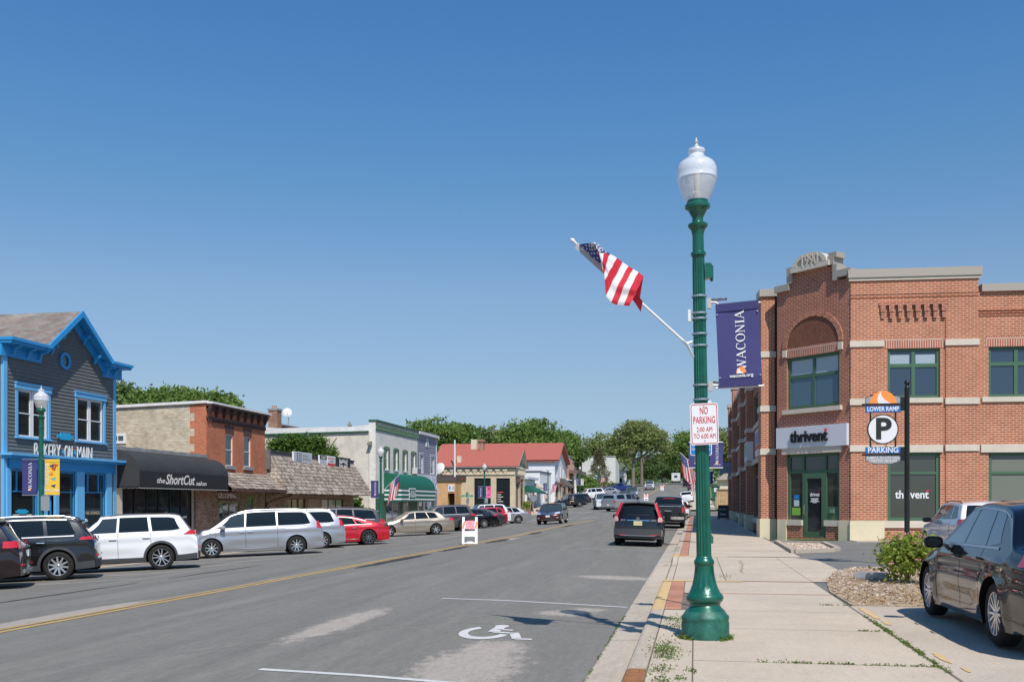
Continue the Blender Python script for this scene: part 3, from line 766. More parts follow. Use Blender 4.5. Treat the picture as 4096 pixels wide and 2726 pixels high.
mb = MB()
for y0, y1 in ((19.3, 19.62), (28.2, 28.5)):
 mb.poly([(-.6, y0, .007), (.9, y0+.02, .007), (.9, y1-.1, .007), (-.6, y1, .007)], YELK)
rq = random.Random(11)
for (cx, cy0, rx, ry) in ((2.33, 14.2, .06, .75), (2.36, 13.1, .05, .25), (2.36, 10.25, .05, .35), (2.40, 9.55, .03, .14)): mb.poly([(cx+rx*cos(2*pi*i/22)*rq.uniform(.6, 1.1), cy0+ry*sin(2*pi*i/22)*rq.uniform(.75, 1.1), .003) for i in range(22)], YELK)
tag(mb.build('yellow_edge_marking'), 'worn yellow paint where the kerb drops to the driveway', kind='structure')
mb = MB(); sheet(mb, [-22.5, -19.42], ysteps(-12, 94), lambda x, y: LSW+rise(y), CONC); sheet(mb, [-22.5, -19.42], ysteps(114, 330), lambda x, y: LSW+rise(y), CONC)
tag(mb.build('sidewalk'), 'left concrete sidewalk in front of the shops', kind='structure')
mb = MB(); P_ = [(-19.42, 112.2), (-17.6, 113.0), (-16.9, 114.5), (-16.9, 120), (-17.8, 122.5), (-19.42, 124)]
zc = lambda p: road_z(p[0], p[1])
mb.poly([(p[0], p[1], LSW+rise(p[1])+.01) for p in P_], CONC)
for p, q in zip(P_, P_[1:]): mb.poly([(q[0], q[1], zc(q)-.02), (p[0], p[1], zc(p)-.02), (p[0], p[1], LSW+rise(p[1])+.01), (q[0], q[1], LSW+rise(q[1])+.01)][::-1], YELK)
tag(mb.build('kerb_bulb'), 'yellow painted kerb bulging out at the far corner', kind='structure')
mb = MB(); sheet(mb, [2.2, 12, 30], ysteps(-12, 15.2), lambda x, y: -.003+rise(y), wear_mat('lot_concrete', (.51, .43, .34), (.5, .46, .41), (.28, .25, .22), streak=(.4, .4), amt=.1, fine=.2, lightamt=.3)); tag(mb.build('parking_lot'), 'light concrete parking apron under the black sedan', kind='structure')
mb = MB(); sheet(mb, [2.2, 12, 30, 60], ysteps(15.2, 41.4), lambda x, y: -.012+rise(y), ASPH2); tag(mb.build('parking_lot'), 'grey asphalt parking lot in front of the brick building', kind='structure')
mb = MB(); mb.poly([(2.195, 3, .001), (2.225, 3, .001), (2.225, 15.2, .001), (2.195, 15.2, .001)], DARKJ); tag(mb.build('joint_line'), 'dark joint between sidewalk and parking apron', kind='structure')
def strip(mb, pts, w, mat, dz=.004, zf=road_z):
 fine = [pts[0]]
 for a, b in zip(pts, pts[1:]):
  m = max(1, int(math.hypot(b[0]-a[0], b[1]-a[1])/.25)) if abs(b[0]-a[0]) > .3 else 1
  fine += [(a[0]+(b[0]-a[0])*i/m, a[1]+(b[1]-a[1])*i/m) for i in range(1, m+1)]
 pts = fine
 for (a, b) in zip(pts, pts[1:]):
  d = Vector((b[0]-a[0], b[1]-a[1])).normalized(); nrm = Vector((-d.y, d.x))*w/2
  q = [(a[0]+nrm.x, a[1]+nrm.y), (a[0]-nrm.x, a[1]-nrm.y), (b[0]-nrm.x, b[1]-nrm.y), (b[0]+nrm.x, b[1]+nrm.y)]
  mb.poly([(x, y, zf(x, y)+dz) for x, y in q], mat)
mb = MB()
def cen(y): return -8.75+(max(0, y-60))*.006
for (a, b) in ((-10, 86), (118, 325)):
 for off in (-.10, .10): strip(mb, [(cen(y)+off, y) for y in ysteps(a, b, 3)], .11, YEL, .006)
tag(mb.build('centre_line'), 'worn double yellow centre line', kind='structure')
mb = MB()
for y, x0 in ((8.95, -4.1), (16.15, -4.15), (34.6, -3.95), (41.5, -3.9), (48.5, -3.8), (55.5, -3.8), (62.5, -3.8), (69.5, -3.8), (76, -3.8)):
 strip(mb, [(x0, y), (-1.05, y-.36)], .10, WHT, .005)
for k in range(26):
 y = 20.2+k*3.05
 strip(mb, [(-13.55, y+2.55), (-18.6, y-.35)], .10, WHT, .005)
for y in (94.5, 96.5, 113.6, 115.6):
 for x in (-17.5, -15, -12.5, -10, -6.5, -4, -1.8): strip(mb, [(x-.8, y), (x+.8, y)], .3, WHT, .005)
tag(mb.build('parking_lines'), 'white painted parking stall and crossing lines', kind='structure')
mb = MB(); cx, cyy = -2.42, 12.12
def sp_(u, v): return (cx+u*.54, cyy+v*1.05)   # u to the right, v up the symbol (away)
def zr(x, y): return road_z(x, y)+.006
def ring(c, r0, r1, a0, a1, n=22):
 for i in range(n):
  a, b = a0+(a1-a0)*i/n, a0+(a1-a0)*(i+1)/n
  q = [sp_(c[0]+r*cos(t), c[1]+r*sin(t)) for r, t in ((r0, a), (r1, a), (r1, b), (r0, b))]
  mb.poly([(x, y, zr(x, y)) for x, y in q], WHT)
ring((-.25, -.02), .38, .58, radians(125), radians(360-10))
def bar(p, q, w):
 P0, P1 = sp_(*p), sp_(*q); strip(mb, [P0, P1], w, WHT, .0065)
bar((-.10, .52), (-.10, .05), .14); bar((-.10, .05), (.40, .05), .12); bar((.38, .09), (.62, -.42), .12); bar((.58, -.42), (.95, -.40), .11); bar((-.1, .30), (.28, .30), .10)
q = [sp_(-.10+.17*cos(2*pi*i/16), .62+.13*sin(2*pi*i/16)) for i in range(16)]; mb.poly([(x, y, zr(x, y)) for x, y in q], WHT)
tag(mb.build('accessible_parking_symbol'), 'white wheelchair symbol painted in the parking bay', kind='structure')
mb = MB()
rnd = random.Random(3)
for (cx, cy0, rx, ry) in ((-8.35, 27.5, .22, 3.6), (-8.4, 34.5, .2, 2.2), (-8.3, 42, .25, 2.6), (-8.3, 52, .25, 2.0), (-12.6, 17.8, .10, 3.2), (-12.6, 25, .10, 2.6), (-8.3, 66, .2, 3), (-12.6, 12, .12, 2.2)):
 pts = []
 for i in range(40):
  a = 2*pi*i/40; k = rnd.uniform(.72, 1.12); pts.append((cx+rx*cos(a)*k, cy0+ry*sin(a)*k))
 mb.poly([(x, y, road_z(x, y)+.003) for x, y in pts], TAR)
tag(mb.build('road_patch'), 'dark tar patches along the centre line', kind='structure')
mb = MB()
for pts in ([(-14.4, 19.5), (-13.1, 27), (-12.4, 34), (-11.5, 39)], [(-13.4, 32), (-9, 33.2), (-4, 33.7), (-1, 34)], [(-5.4, 9.7), (-3.2, 13.3), (-2.3, 15.1), (-1.4, 18.4)], [(-3.2, 12.9), (-2, 13.15), (-1.02, 13.2)], [(-14.4, 44), (-9, 45), (-4, 44.6), (-1, 45)]):
 strip(mb, pts, .022, M('crack_sealant_pale', (.30, .27, .23), .9), .003)
tag(mb.build('road_crack'), 'thin pale cracks running across the asphalt', kind='structure')
GREEN = M('green_lamp_paint', (.007, .105, .068), .32, .15, spec=.5, coat=.35, noise=.25, nscale=5)
GREEND = M('worn_green_base_paint', (.02, .12, .085), .5, .1, noise=.45, nscale=9, bump=.15, bscale=25)
STEEL = M('galvanised_steel', (.55, .56, .57), .35, .8)
WPOLE = M('white_pole_paint', (.75, .75, .74), .35, .1)
NAVY = M('navy_banner_cloth', (.045, .043, .165), .7, noise=.08, nscale=4)
NAVY2 = M('navy_banner_hem', (.035, .034, .13), .75)
WHITEP = M('white_print', (.80, .80, .78), .6)
ORANGEP = M('orange_print', (.85, .30, .08), .55)
YELLOWB = M('yellow_banner_cloth', (.80, .50, .04), .7)
PINKB = M('pink_banner_cloth', (.75, .10, .32), .7)
SIGNW = M('sign_white_face', (.74, .73, .74), .45, noise=.04, nscale=8)
SIGNR = M('sign_red_print', (.58, .02, .035), .45)
SIGNB = M('sign_blue_face', (.015, .20, .52), .45)
SIGNK = M('sign_aluminium_back', (.42, .43, .44), .5, .6)
def globe_mats():
 m = bpy.data.materials.new('frosted_globe_plastic'); m.use_nodes = True; nt = m.node_tree; b = nt.nodes['Principled BSDF']
 b.inputs['Base Color'].default_value = (.85, .87, .90, 1); b.inputs['Roughness'].default_value = .22; b.inputs['Alpha'].default_value = .58; b.inputs['Coat Weight'].default_value = .8
 b.inputs['Subsurface Weight'].default_value = .0
 n = nt.nodes.new('ShaderNodeTexNoise'); n.inputs['Scale'].default_value = 60; tc = nt.nodes.new('ShaderNodeTexCoord'); nt.links.new(tc.outputs['Object'], n.inputs[0])
 bp = nt.nodes.new('ShaderNodeBump'); bp.inputs['Strength'].default_value = .25; bp.inputs['Distance'].default_value = .01; nt.links.new(n.outputs['Fac'], bp.inputs['Height']); nt.links.new(bp.outputs[0], b.inputs['Normal'])
 m2 = bpy.data.materials.new('clear_globe_skirt'); m2.use_nodes = True; b = m2.node_tree.nodes['Principled BSDF']
 b.inputs['Base Color'].default_value = (.66, .64, .62, 1); b.inputs['Roughness'].default_value = .15; b.inputs['Alpha'].default_value = .50; b.inputs['Coat Weight'].default_value = .6
 MATS['frosted_globe_plastic'] = m; MATS['clear_globe_skirt'] = m2; return m, m2
GLOBE, SKIRT = globe_mats()
Z1 = 5.57   # height of the finial tip
def lamp_parts(root, near=True):
 n = 32 if near else 16
 mb = MB()
 mb.lathe([(.262, -.02), (.262, .17), (.255, .20), (.262, .215), (.262, .24), (.235, .27), (.215, .305)], GREEND, n=n*2 if near else n)
 mb.lathe([(.215, .305), (.18, .34), (.165, .365), (.172, .38), (.172, .39), (.195, .41), (.205, .435), (.205, .455), (.195, .48), (.178, .495)], GREEN, n=n*2 if near else n)
 mb.lathe([(.178, .495), (.160, .53), (.135, .59), (.117, .67), (.106, .75), (.102, .81)], GREEN, n=n, flute=.010 if near else 0, fl=(.50, .80))
 mb.lathe([(.102, .81), (.108, .815), (.112, .84), (.108, .865), (.096, .875), (.092, .89)], GREEN, n=n)
 base = mb.build('base', root)
 sh = MB()
 sh.lathe([(.092, .88), (.088, .90), (.082, .91), (.075, 2.4), (.069, 4.05), (.066, 4.245), (.066, 4.26)], GREEN, n=n, flute=.010 if near else 0, fl=(.905, 4.25))
 sh.lathe([(.066, 4.25), (.082, 4.255), (.085, 4.275), (.082, 4.29), (.064, 4.30), (.062, 4.46), (.066, 4.50), (.078, 4.545), (.088, 4.555), (.108, 4.58), (.110, 4.60), (.092, 4.615), (.066, 4.625), (.058, 4.66), (.066, 4.69), (.088, 4.73), (.105, 4.765), (.138, 4.785), (.140, 4.815), (.128, 4.83), (.118, 4.84), (.118, 4.865)], GREEN, n=n)
 sh.build('shaft', root)
 g = MB(); g.lathe([(r_*1.09, z_) for r_, z_ in [(.120, 4.865), (.150, 4.93), (.178, 5.01), (.193, 5.07), (.197, 5.10)]], SKIRT, n=n*2 if near else n); g.lathe([(r_*1.09, z_) for r_, z_ in [(.198, 5.10), (.205, 5.105), (.206, 5.115), (.200, 5.125)]], GLOBE, n=n*2 if near else n)
 g.lathe([(r_*1.09, z_) for r_, z_ in [(.200, 5.125), (.205, 5.17), (.203, 5.22), (.19, 5.265), (.165, 5.30), (.13, 5.325), (.105, 5.34), (.095, 5.355), (.080, 5.37), (.075, 5.385), (.088, 5.41), (.090, 5.425), (.084, 5.44), (.06, 5.45), (.035, 5.455), (.03, 5.462)]], GLOBE, n=n*2 if near else n)
 gl = g.build('globe', root)
 f = MB(); f.lathe([(.032, 5.46), (.030, 5.48), (.018, 5.49), (.013, 5.505), (.022, 5.515), (.024, 5.525), (.012, 5.535), (.009, 5.56), (.006, Z1), (.0005, Z1)], M('cream_finial', (.55, .52, .46), .4), n=12); f.build('finial', gl)
 if near:
  l = MB(); l.lathe([(.05, 4.86), (.05, 4.95), (.03, 4.97), (.035, 5.0), (.035, 5.17), (.0005, 5.19)], M('bulb_glass', (.8, .8, .78), .3), n=12); l.build('bulb', gl)
LX, LY = .118, 11.30
lamp = thing('street_lamp', 'tall green fluted lamp post with white acorn globe, nearest one', 'street lamp', (0, 0, 0), 'green lamp posts with acorn globes')
lamp_parts(lamp, True)
lean = Matrix.Translation((LX, LY, 0)) @ Matrix.Rotation(radians(-1.05), 4, 'Y')
lamp.matrix_world = lean
def LP(x, y, z): return lean @ Vector((x, y, z))
def hoseclamp(mb, z, r=.088):
 mb.lathe([(r, z-.009), (r+.004, z-.009), (r+.004, z+.009), (r, z+.009)], STEEL, n=24)
for z in (3.80, 3.61, 3.55, 3.38, 3.25, 2.81, 2.65):
 mb = MB(); hoseclamp(mb, z, .078+.004*(4-z)+.003); mb.build('hose_clamp', lamp)
mb = MB(); mb.box(.07, .16, -.05, .05, 3.99, 4.12, GREEN); mb.prism([(.07, 4.12), (.16, 4.12), (.13, 4.16), (.07, 4.16)], 'y', -.045, .045, GREEN); mb.tube([(.14, 0, 3.99), (.14, 0, 3.96)], .015, GREEN, 8); mb.build('outlet_box', lamp)
mb = MB(); mb.box(-.125, -.095, -.06, .0, 3.52, 3.65, M('white_box_plastic', (.7, .7, .7), .5)); mb.build('control_box', lamp)
def banner_letters_waconia(mb, mat, fn, size, sp=.78):
 """serif capitals drawn as outlines; fn(u, v): u along the word, v up the letter"""
 def quad(pts): mb.poly([fn(*p) for p in pts], mat)
 def seg(x0, y0, x1, y1, w):
  d = Vector((x1-x0, y1-y0));
  n_ = Vector((w/2, 0)) if abs(d.y) > abs(d.x)*.3 else Vector((0, w/2))
  quad([(x0-n_.x, y0-n_.y), (x0+n_.x, y0+n_.y), (x1+n_.x, y1+n_.y), (x1-n_.x, y1-n_.y)])
 def serif(x, y, w=.22, h=.05): seg(x-w/2, y, x+w/2, y, h)
 def ringl(cx, cy, rx, ry, thick, thin, a0, a1, n=26):
  for i in range(n):
   a, b = a0+(a1-a0)*i/n, a0+(a1-a0)*(i+1)/n; p = []
   for t, o in ((a, 1), (b, 1), (b, 0), (a, 0)):
    tw = thin+(thick-thin)*abs(cos(t))**1.2
    p.append((cx+(rx-(0 if o else tw))*cos(t), cy+(ry-(0 if o else thin+.01))*sin(t)))
   quad(p)
 S = size; T1, T2 = .15, .055
 x = 0.0
 adv = {'W': 1.12, 'A': .86, 'C': .82, 'O': .92, 'N': .90, 'I': .48}
 class F: pass
 def wrap(ch, x0):
  nonlocal fn
  pass
 for ch in 'WACONIA':
  o = x
  if ch == 'W': seg(o+.10, .97, o+.36, .0, T1); seg(o+.56, .97, o+.36, .0, T2); seg(o+.54, .97, o+.80, .0, T1); seg(o+1.02, .97, o+.80, .0, T2); serif(o+.10, .975, .26); serif(o+.55, .975, .24); serif(o+1.02, .975, .2)
  elif ch == 'A': seg(o+.10, 0, o+.42, 1, T2); seg(o+.74, 0, o+.42, 1, T1); seg(o+.2, .34, o+.62, .34, T2); serif(o+.10, .025, .22); serif(o+.74, .025, .24)
  elif ch == 'C': ringl(o+.44, .5, .38, .52, T1, T2, radians(52), radians(308)); seg(o+.70, .98, o+.70, .68, T2)
  elif ch == 'O': ringl(o+.46, .5, .42, .52, T1, T2, 0, 2*pi)
  elif ch == 'N': seg(o+.17, 0, o+.17, 1, T2); seg(o+.15, 1, o+.72, 0, T1); seg(o+.73, 0, o+.73, 1, T2); serif(o+.15, .025, .22); serif(o+.13, .975, .2); serif(o+.73, .975, .22)
  elif ch == 'I': seg(o+.24, 0, o+.24, 1, T1); serif(o+.24, .025, .3); serif(o+.24, .975, .3)
  x += adv[ch]
 return x
WLEN = 1.12+.86+.82+.92+.90+.48+.86
def banner_geo(parent, w=.46, h=1.08, cloth=None, x0=0, y0=0, ztop=0, detail=True, name='cloth', tilt=0, sgn=1, kind='waconia'):
 """banner sheet hanging from ztop, spanning x0..x0+w"""
 cloth = cloth or NAVY
 def sh(u, v):      # u 0..w, v 0..h downwards
  return (x0+sgn*(u+tilt*v), y0+.006*sin(v*5+.6)*sin(pi*u/w), ztop-v)
 mb = MB(); nu, nv = 10, 20; vs = []; fs = []
 for i in range(nu+1):
  for j in range(nv+1): vs.append(sh(w*i/nu, h*j/nv))
 for i in range(nu):
  for j in range(nv): a = i*(nv+1)+j; fs.append((a, a+1, a+nv+2, a+nv+1))
 mb.mesh(vs, fs, cloth, True)
 for va, vb in ((0, .09), (h-.09, h)):
  vs = [(p[0], p[1]-sg*.006, p[2]) for sg in (1, -1) for p in (sh(0, va), sh(w, va), sh(w, vb), sh(0, vb))]
  mb.mesh(vs, [(0, 1, 2, 3), (4, 7, 6, 5)], NAVY2 if cloth is NAVY else cloth)
 o = mb.build(name, parent)
 t = MB()
 def fn(u, v):   # word runs upwards: along -v ; letters' up points left
  vv = h-.175-u*((h-.27)/WLEN); uu = w*.44+(1-v)*.105*h
  p = sh(max(0, uu) if sgn > 0 else w-max(0, uu), vv*h/1.08 if False else vv); return (p[0], p[1]-.008, p[2])
 if kind == 'waconia':
  banner_letters_waconia(t, WHITEP, fn, 1)
  c = (w*.53, h-.145); q = []
  for i in range(15): a = pi*i/14; q.append((c[0]-.055*cos(a), c[1]-.07*sin(a)))
  if sgn < 0: q = [(w-a, b) for a, b in q]
  t.poly([(sh(*p)[0], sh(*p)[1]-.008, sh(*p)[2]) for p in q], ORANGEP)
  sp2 = [(c[0]-.05, c[1]+.004), (c[0]-.02, c[1]-.06), (c[0]-.008, c[1]-.02), (c[0]+.03, c[1]+.004)]
  if sgn < 0: sp2 = [(w-a, b) for a, b in sp2]
  t.poly([(sh(*p)[0], sh(*p)[1]-.010, sh(*p)[2]) for p in sp2], WHITEP)
  if detail:
   put_text(t, 'waconia.org', WHITEP, lambda u, v, k: (x0+w*.53+u, y0-.016-k, ztop-(h-.118)+v), size=.052, ext=.001, bold=.001)
 elif kind == 'welcome':
  put_text(t, 'WELCOME', WHITEP, lambda u, v, k: (x0+sgn*(w*.18)-v*1.0, y0-.012-k, ztop-h*.42+u), size=.14, ext=.001)
  put_text(t, 'WACONIA', WHITEP, lambda u, v, k: (x0+sgn*w*.5+u, y0-.012-k, ztop-h+.14+v), size=.105, ext=.001)
  for (a, b, c_) in ((.62, .22, (.6, .05, .03)), (.75, .12, (.6, .05, .03)), (.45, .36, (.75, .25, .03)), (.6, .50, (.1, .45, .5)), (.6, .70, (.03, .03, .2)), (.5, .14, (.05, .05, .1))):
   mm = M('banner_print_%d_%d' % (int(a*100), int(b*100)), c_, .6); pts = []
   for i in range(9): an = 2*pi*i/9; rr = .055*(1+.5*sin(3*an+a*9)); pts.append((x0+sgn*(w*a)+rr*1.3*cos(an), y0-.011, ztop-h*b-.05+rr*.8*sin(an)))
   t.poly(pts, mm)
 t.build('printing', o)
 return o
def bracket(parent, z, x, w, sgn=1, far=False):
 mb = MB(); a = .085
 mb.box(sgn*a, sgn*(a+.045), -.03, .03, z-.04, z+.07, M('pale_bracket', (.50, .46, .42), .5, .3))
 mb.tube([(sgn*(a+.04), 0, z+.03), (sgn*(a+.10), 0, z+.02), (sgn*(a+.12), 0, z)], .012, M('pale_bracket', (.5, .46, .42)), 6)
 mb.tube([(sgn*(a+.08), 0, z-.01), (sgn*(a+.10+w), 0, z+.0)], .010, STEEL, 6)
 if not far:
  pts = [(sgn*(a+.05+.17*i/60), .015*cos(i*1.3), z+.055+.015*sin(i*1.3)) for i in range(61)]; mb.tube(pts, .004, M('spring_steel', (.25, .17, .14), .5, .5), 4)
 mb.build('banner_bracket', parent)
bracket(lamp, 3.70, .1, .48); bracket(lamp, 2.78, .1, .50)
bn = thing('banner', 'navy WACONIA banner nearest the camera, on the tall lamp post', 'banner', tuple(LP(.175, -.02, 3.70)), 'navy town banners on the lamp posts')
bn.rotation_euler = (0, radians(-2.6), radians(-6))
OFF[bn.name] = (0, 0, 0)
banner_geo(bn, .465, .93, ztop=0, tilt=0.0)
for (u, v) in ((.015, .12), (.015, .82), (.45, .12), (.45, .82)):
 mb = MB(); mb.tube([(u, -.014, -v), (u, .014, -v)], .010, STEEL, 8); mb.build('grommet', bn)
def rrect(w, h, r, n=5, cx=0, cy=0):
 p = []
 for (sx, sy, a0) in ((1, -1, -pi/2), (1, 1, 0), (-1, 1, pi/2), (-1, -1, pi)):
  for i in range(n+1): a = a0+pi/2*i/n; p.append((cx+sx*(w/2-r)+r*cos(a), cy+sy*(h/2-r)+r*sin(a)))
 return p
def ring_plate(mb, w, h, r, t, mat, y):
 a, b = rrect(w, h, r), rrect(w-2*t, h-2*t, max(.004, r-t)); n = len(a)
 for i in range(n):
  j = (i+1) % n; mb.poly([(a[i][0], y, a[i][1]), (a[j][0], y, a[j][1]), (b[j][0], y, b[j][1]), (b[i][0], y, b[i][1])], mat)
ns = thing('no_parking_sign', 'white NO PARKING sign with red border strapped to lamp post', 'sign', tuple(LP(.03, -.115, 2.37)))
OFF[ns.name] = (0, 0, 0); ns.rotation_euler = (0, radians(-1.9), radians(3))
mb = MB(); mb.prism(rrect(.305, .457, .03), 'y', -.0015, .0015, SIGNW); mb.build('plate', ns)
mb = MB(); ring_plate(mb, .285, .437, .024, .008, SIGNR, -.003)
for s_, z_, hh_, ww_, bo in (('NO', .148, .078, .088, .004), ('PARKING', .045, .076, .238, .004), ('2:00 AM', -.058, .052, .168, 0), ('TO 6:00 AM', -.132, .052, .236, 0)):
 vs, fs = text_geo(s_, size=1, ext=.0008, bold=bo); a, c = min(v[0] for v in vs), max(v[0] for v in vs); d, e = min(v[1] for v in vs), max(v[1] for v in vs)
 mb.mesh([((v[0]-(a+c)/2)*ww_/(c-a), -.004-v[2], z_+(v[1]-(d+e)/2)*hh_/(e-d)) for v in vs], fs, SIGNR)
for z_ in (.195, -.185): mb.tube([(0, -.006, z_), (0, .0, z_)], .008, STEEL, 8)
mb.build('lettering', ns)
x_, y_ = at(2804, 14.3); hs = thing('accessible_parking_sign', 'blue accessible parking sign half hidden behind the lamp post', 'sign', (x_, y_, 0)); OFF[hs.name] = (0, 0, 0)
mb = MB(); mb.tube([(0, .02, -.05), (0, .02, 2.75)], .024, STEEL, 8); mb.build('post', hs)
mb = MB(); mb.prism(rrect(.305, .46, .03, cy=2.41), 'y', -.002, .002, SIGNW); pl_ = mb.build('plate', hs)
mb = MB(); mb.prism(rrect(.282, .436, .022, cy=2.41), 'y', -.005, -.003, SIGNB)
for s_, z_, sz in (('PARKING', 2.58, .06), ('VEHICLE ID', 2.50, .045), ('REQUIRED', 2.44, .05), ('UP TO $200 FINE', 2.325, .044), ('FOR VIOLATION', 2.27, .044)):
 put_text(mb, s_, WHITEP, lambda u, v, k: (u, -.006-k, z_+v), size=sz, ext=.0006, xs=.78)
mb.box(-.12, .12, -.0065, -.006, 2.365, 2.375, WHITEP)
mb.build('printing', pl_)
FRED = M('flag_red_cloth', (.62, .02, .04), .7); FWHT = M('flag_white_cloth', (.80, .80, .80), .75); FBLU = M('flag_blue_cloth', (.02, .03, .17), .7)
for m_ in (FRED, FWHT, FBLU):
 b_ = m_.node_tree.nodes['Principled BSDF']; m_.use_nodes = True
 tr = m_.node_tree.nodes.new('ShaderNodeBsdfTranslucent'); tr.inputs[0].default_value = b_.inputs['Base Color'].default_value
 ms = m_.node_tree.nodes.new('ShaderNodeMixShader'); ms.inputs[0].default_value = .30; out = m_.node_tree.nodes['Material Output']
 m_.node_tree.links.new(b_.outputs[0], ms.inputs[1]); m_.node_tree.links.new(tr.outputs[0], ms.inputs[2]); m_.node_tree.links.new(ms.outputs[0], out.inputs[0])
def flag_geo(parent, S, off, nu=60, per=4, stars=True):
 """S(u, v) -> point; u along the fly 0..1, v down the hoist 0..1"""
 mb = MB(); nv = 13*per
 vs = [tuple(S(i/nu, j/nv)) for i in range(nu+1) for j in range(nv+1)]
 idx = {0: [], 1: [], 2: []}
 for i in range(nu):
  for j in range(nv):
   a = i*(nv+1)+j; q = (a, a+1, a+nv+2, a+nv+1)
   k = 2 if (i/nu < .40 and j < 7*per) else (0 if (j//per) % 2 == 0 else 1)
   idx[k].append(q)
 b0 = len(mb.v)
 for k, m_ in ((0, FRED), (1, FWHT), (2, FBLU)): mb.mesh(vs, idx[k], m_, True)
 if stars:
  for r in range(9):
   for c in range(6 if r % 2 == 0 else 5):
    u = .40*((c*2+1+(r % 2))/12); v = (7/13)*((r+1)/10)
    for sg in (1, -1):
     p = Vector(S(u, v)); du = Vector(S(u+.01, v))-p; dv = Vector(S(u, v+.01))-p; nn = du.cross(dv).normalized()*.003*sg
     du.normalize(); dv.normalize(); pts = []
     for k in range(10):
      R_ = (.021 if k % 2 == 0 else .0085)*off; a = pi*k/5; pts.append(tuple(p+nn+(-dv*cos(a)+du*sin(a))*R_))
     mb.poly(pts, FWHT)
 return mb
fl = thing('flag', 'large American flag curling over its pole on the nearest lamp post', 'flag', (0, 0, 0), 'American flags on the lamp posts')
ZF = 11.05
tip = at3(2262, 972, ZF-.25); foot = at3(2768, 1372, ZF+.08)
tip = LP(-1.36, -.28, 4.43); foot = LP(-.14, -.02, 3.27)
mb = MB(); mb.tube([tuple(tip), tuple(foot)], .0135, WPOLE, 10)
d_ = (tip-foot).normalized()
mb.tube([tuple(tip-d_*.02), tuple(tip), tuple(tip+d_*.02), tuple(tip+d_*.035), tuple(tip+d_*.05)], [.014, .02, .024, .018, .004], WPOLE, 10)
for k in (.06, .12): mb.tube([tuple(tip-d_*k), tuple(tip-d_*(k+.02))], .02, WPOLE, 10)
mb.build('flag_pole', fl)
mb = MB(); q = LP(-.07, -.02, 3.12); mb.tube([tuple(foot+d_*.06), tuple(foot), tuple(q)], [.018, .018, .012], M('pole_bracket_metal', (.6, .6, .58), .4, .5), 6); mb.tube([tuple(foot+d_*.02), tuple(LP(-.07, 0, 3.30))], .010, STEEL, 6); mb.build('pole_bracket', fl)
def near_flag(u, v):
 pole = foot-(foot-tip)*(1-.0)  # tip
 Hh = tip-d_*(.06+v*.93)        # along the pole
 def P2(px, py, dz): return at3(px, py, 10.95+dz)
 TA = [(0, (335, 125)), (.25, (350, 128)), (.46, (430, 185)), (.538, (505, 238)), (.615, (570, 280)), (.69, (620, 315)), (.77, (680, 350)), (.846, (730, 385)), (.923, (785, 420)), (1, (835, 455))]
 TC = [(0, (398, 262)), (.385, (402, 275)), (.46, (424, 390)), (.538, (437, 435)), (.615, (447, 505)), (.69, (460, 660)), (.77, (515, 722)), (.846, (567, 748)), (.923, (630, 750)), (1, (692, 752))]
 TB = [(0, (385, 222)), (.385, (392, 226)), (.46, (442, 222)), (.538, (496, 250)), (.615, (556, 305)), (1, (815, 500))]
 ip = lambda T_, a, dz: P2(2240+interp([(t, p[0]) for t, p in T_], a)/2.49, 920+interp([(t, p[1]) for t, p in T_], a)/2.49, dz)
 A, B_2, E_ = ip(TA, v, -.06), ip(TB, v, -.14), ip(TC, v, -.32)
 if u < .26: t = u/.26; p = Hh.lerp(A, t)+Vector((0, -.03*sin(pi*t), 0))
 elif u < .40: p = A.lerp(B_2, (u-.26)/.14)
 else: t = (u-.4)/.6; p = B_2.lerp(E_, t)+Vector((0, -.05*sin(pi*t)+.015*sin(t*14+v*5), 0))
 p += Vector((.003*sin(v*17+u*5), .016*sin(v*15+u*7)*min(1, u*4), .004*sin(v*23)))
 return p
fg = flag_geo(fl, near_flag, 1.0, 70, 4); c_ = fg.build('cloth', fl)
mb = MB();
for k in range(20):
 v0, v1 = k/20, (k+1)/20
 a, b = tip-d_*(.05+v0*.95), tip-d_*(.05+v1*.95)
 mb.poly([tuple(a+Vector((.012, -.02, .018))), tuple(b+Vector((.012, -.02, .018))), tuple(b+Vector((-.028, -.015, -.035))), tuple(a+Vector((-.028, -.015, -.035)))], M('flag_heading_canvas', (.45, .44, .46), .8))
mb.build('heading', c_)
mb = MB(); mb.mesh([tuple(at3(*p)) for p in ((2530, 1196, 10.98), (2545, 1172, 10.9), (2571, 1205, 10.8), (2563, 1247, 10.9))], [(0, 1, 2, 3)], FRED); mb.build('fly_corner', c_)
LBL = {}
def far_lamp(px, side, label, ban=None, flag=None, X=None, pan=False, first={}):
 X = X if X is not None else (-19.75 if side < 0 else .13)
 Y, Zd = on_x(px, X) if side < 0 else (px, px)
 r = thing('street_lamp', label, 'street lamp', (X, Y, ground_z(X, Y)), 'green lamp posts with acorn globes')
 if 'lamp' not in first:
  OFF[r.name] = (0, 0, 0); lamp_parts(r, False); first['lamp'] = r
 else:
  for ch in [x for x in bpy.data.objects if x.parent == first['lamp'] and x.name.split('.')[0] in ('base', 'shaft', 'globe')]: copy_tree(ch, r)
 if pan:
  mb = MB(); mb.prism(rrect(.30, .45, .03, cx=.20, cy=1.95), 'y', -.09, -.087, SIGNK); OFF[r.name] = (0, 0, 0); mb.build('sign_plate', r)
 return r, X, Y, ground_z(X, Y)
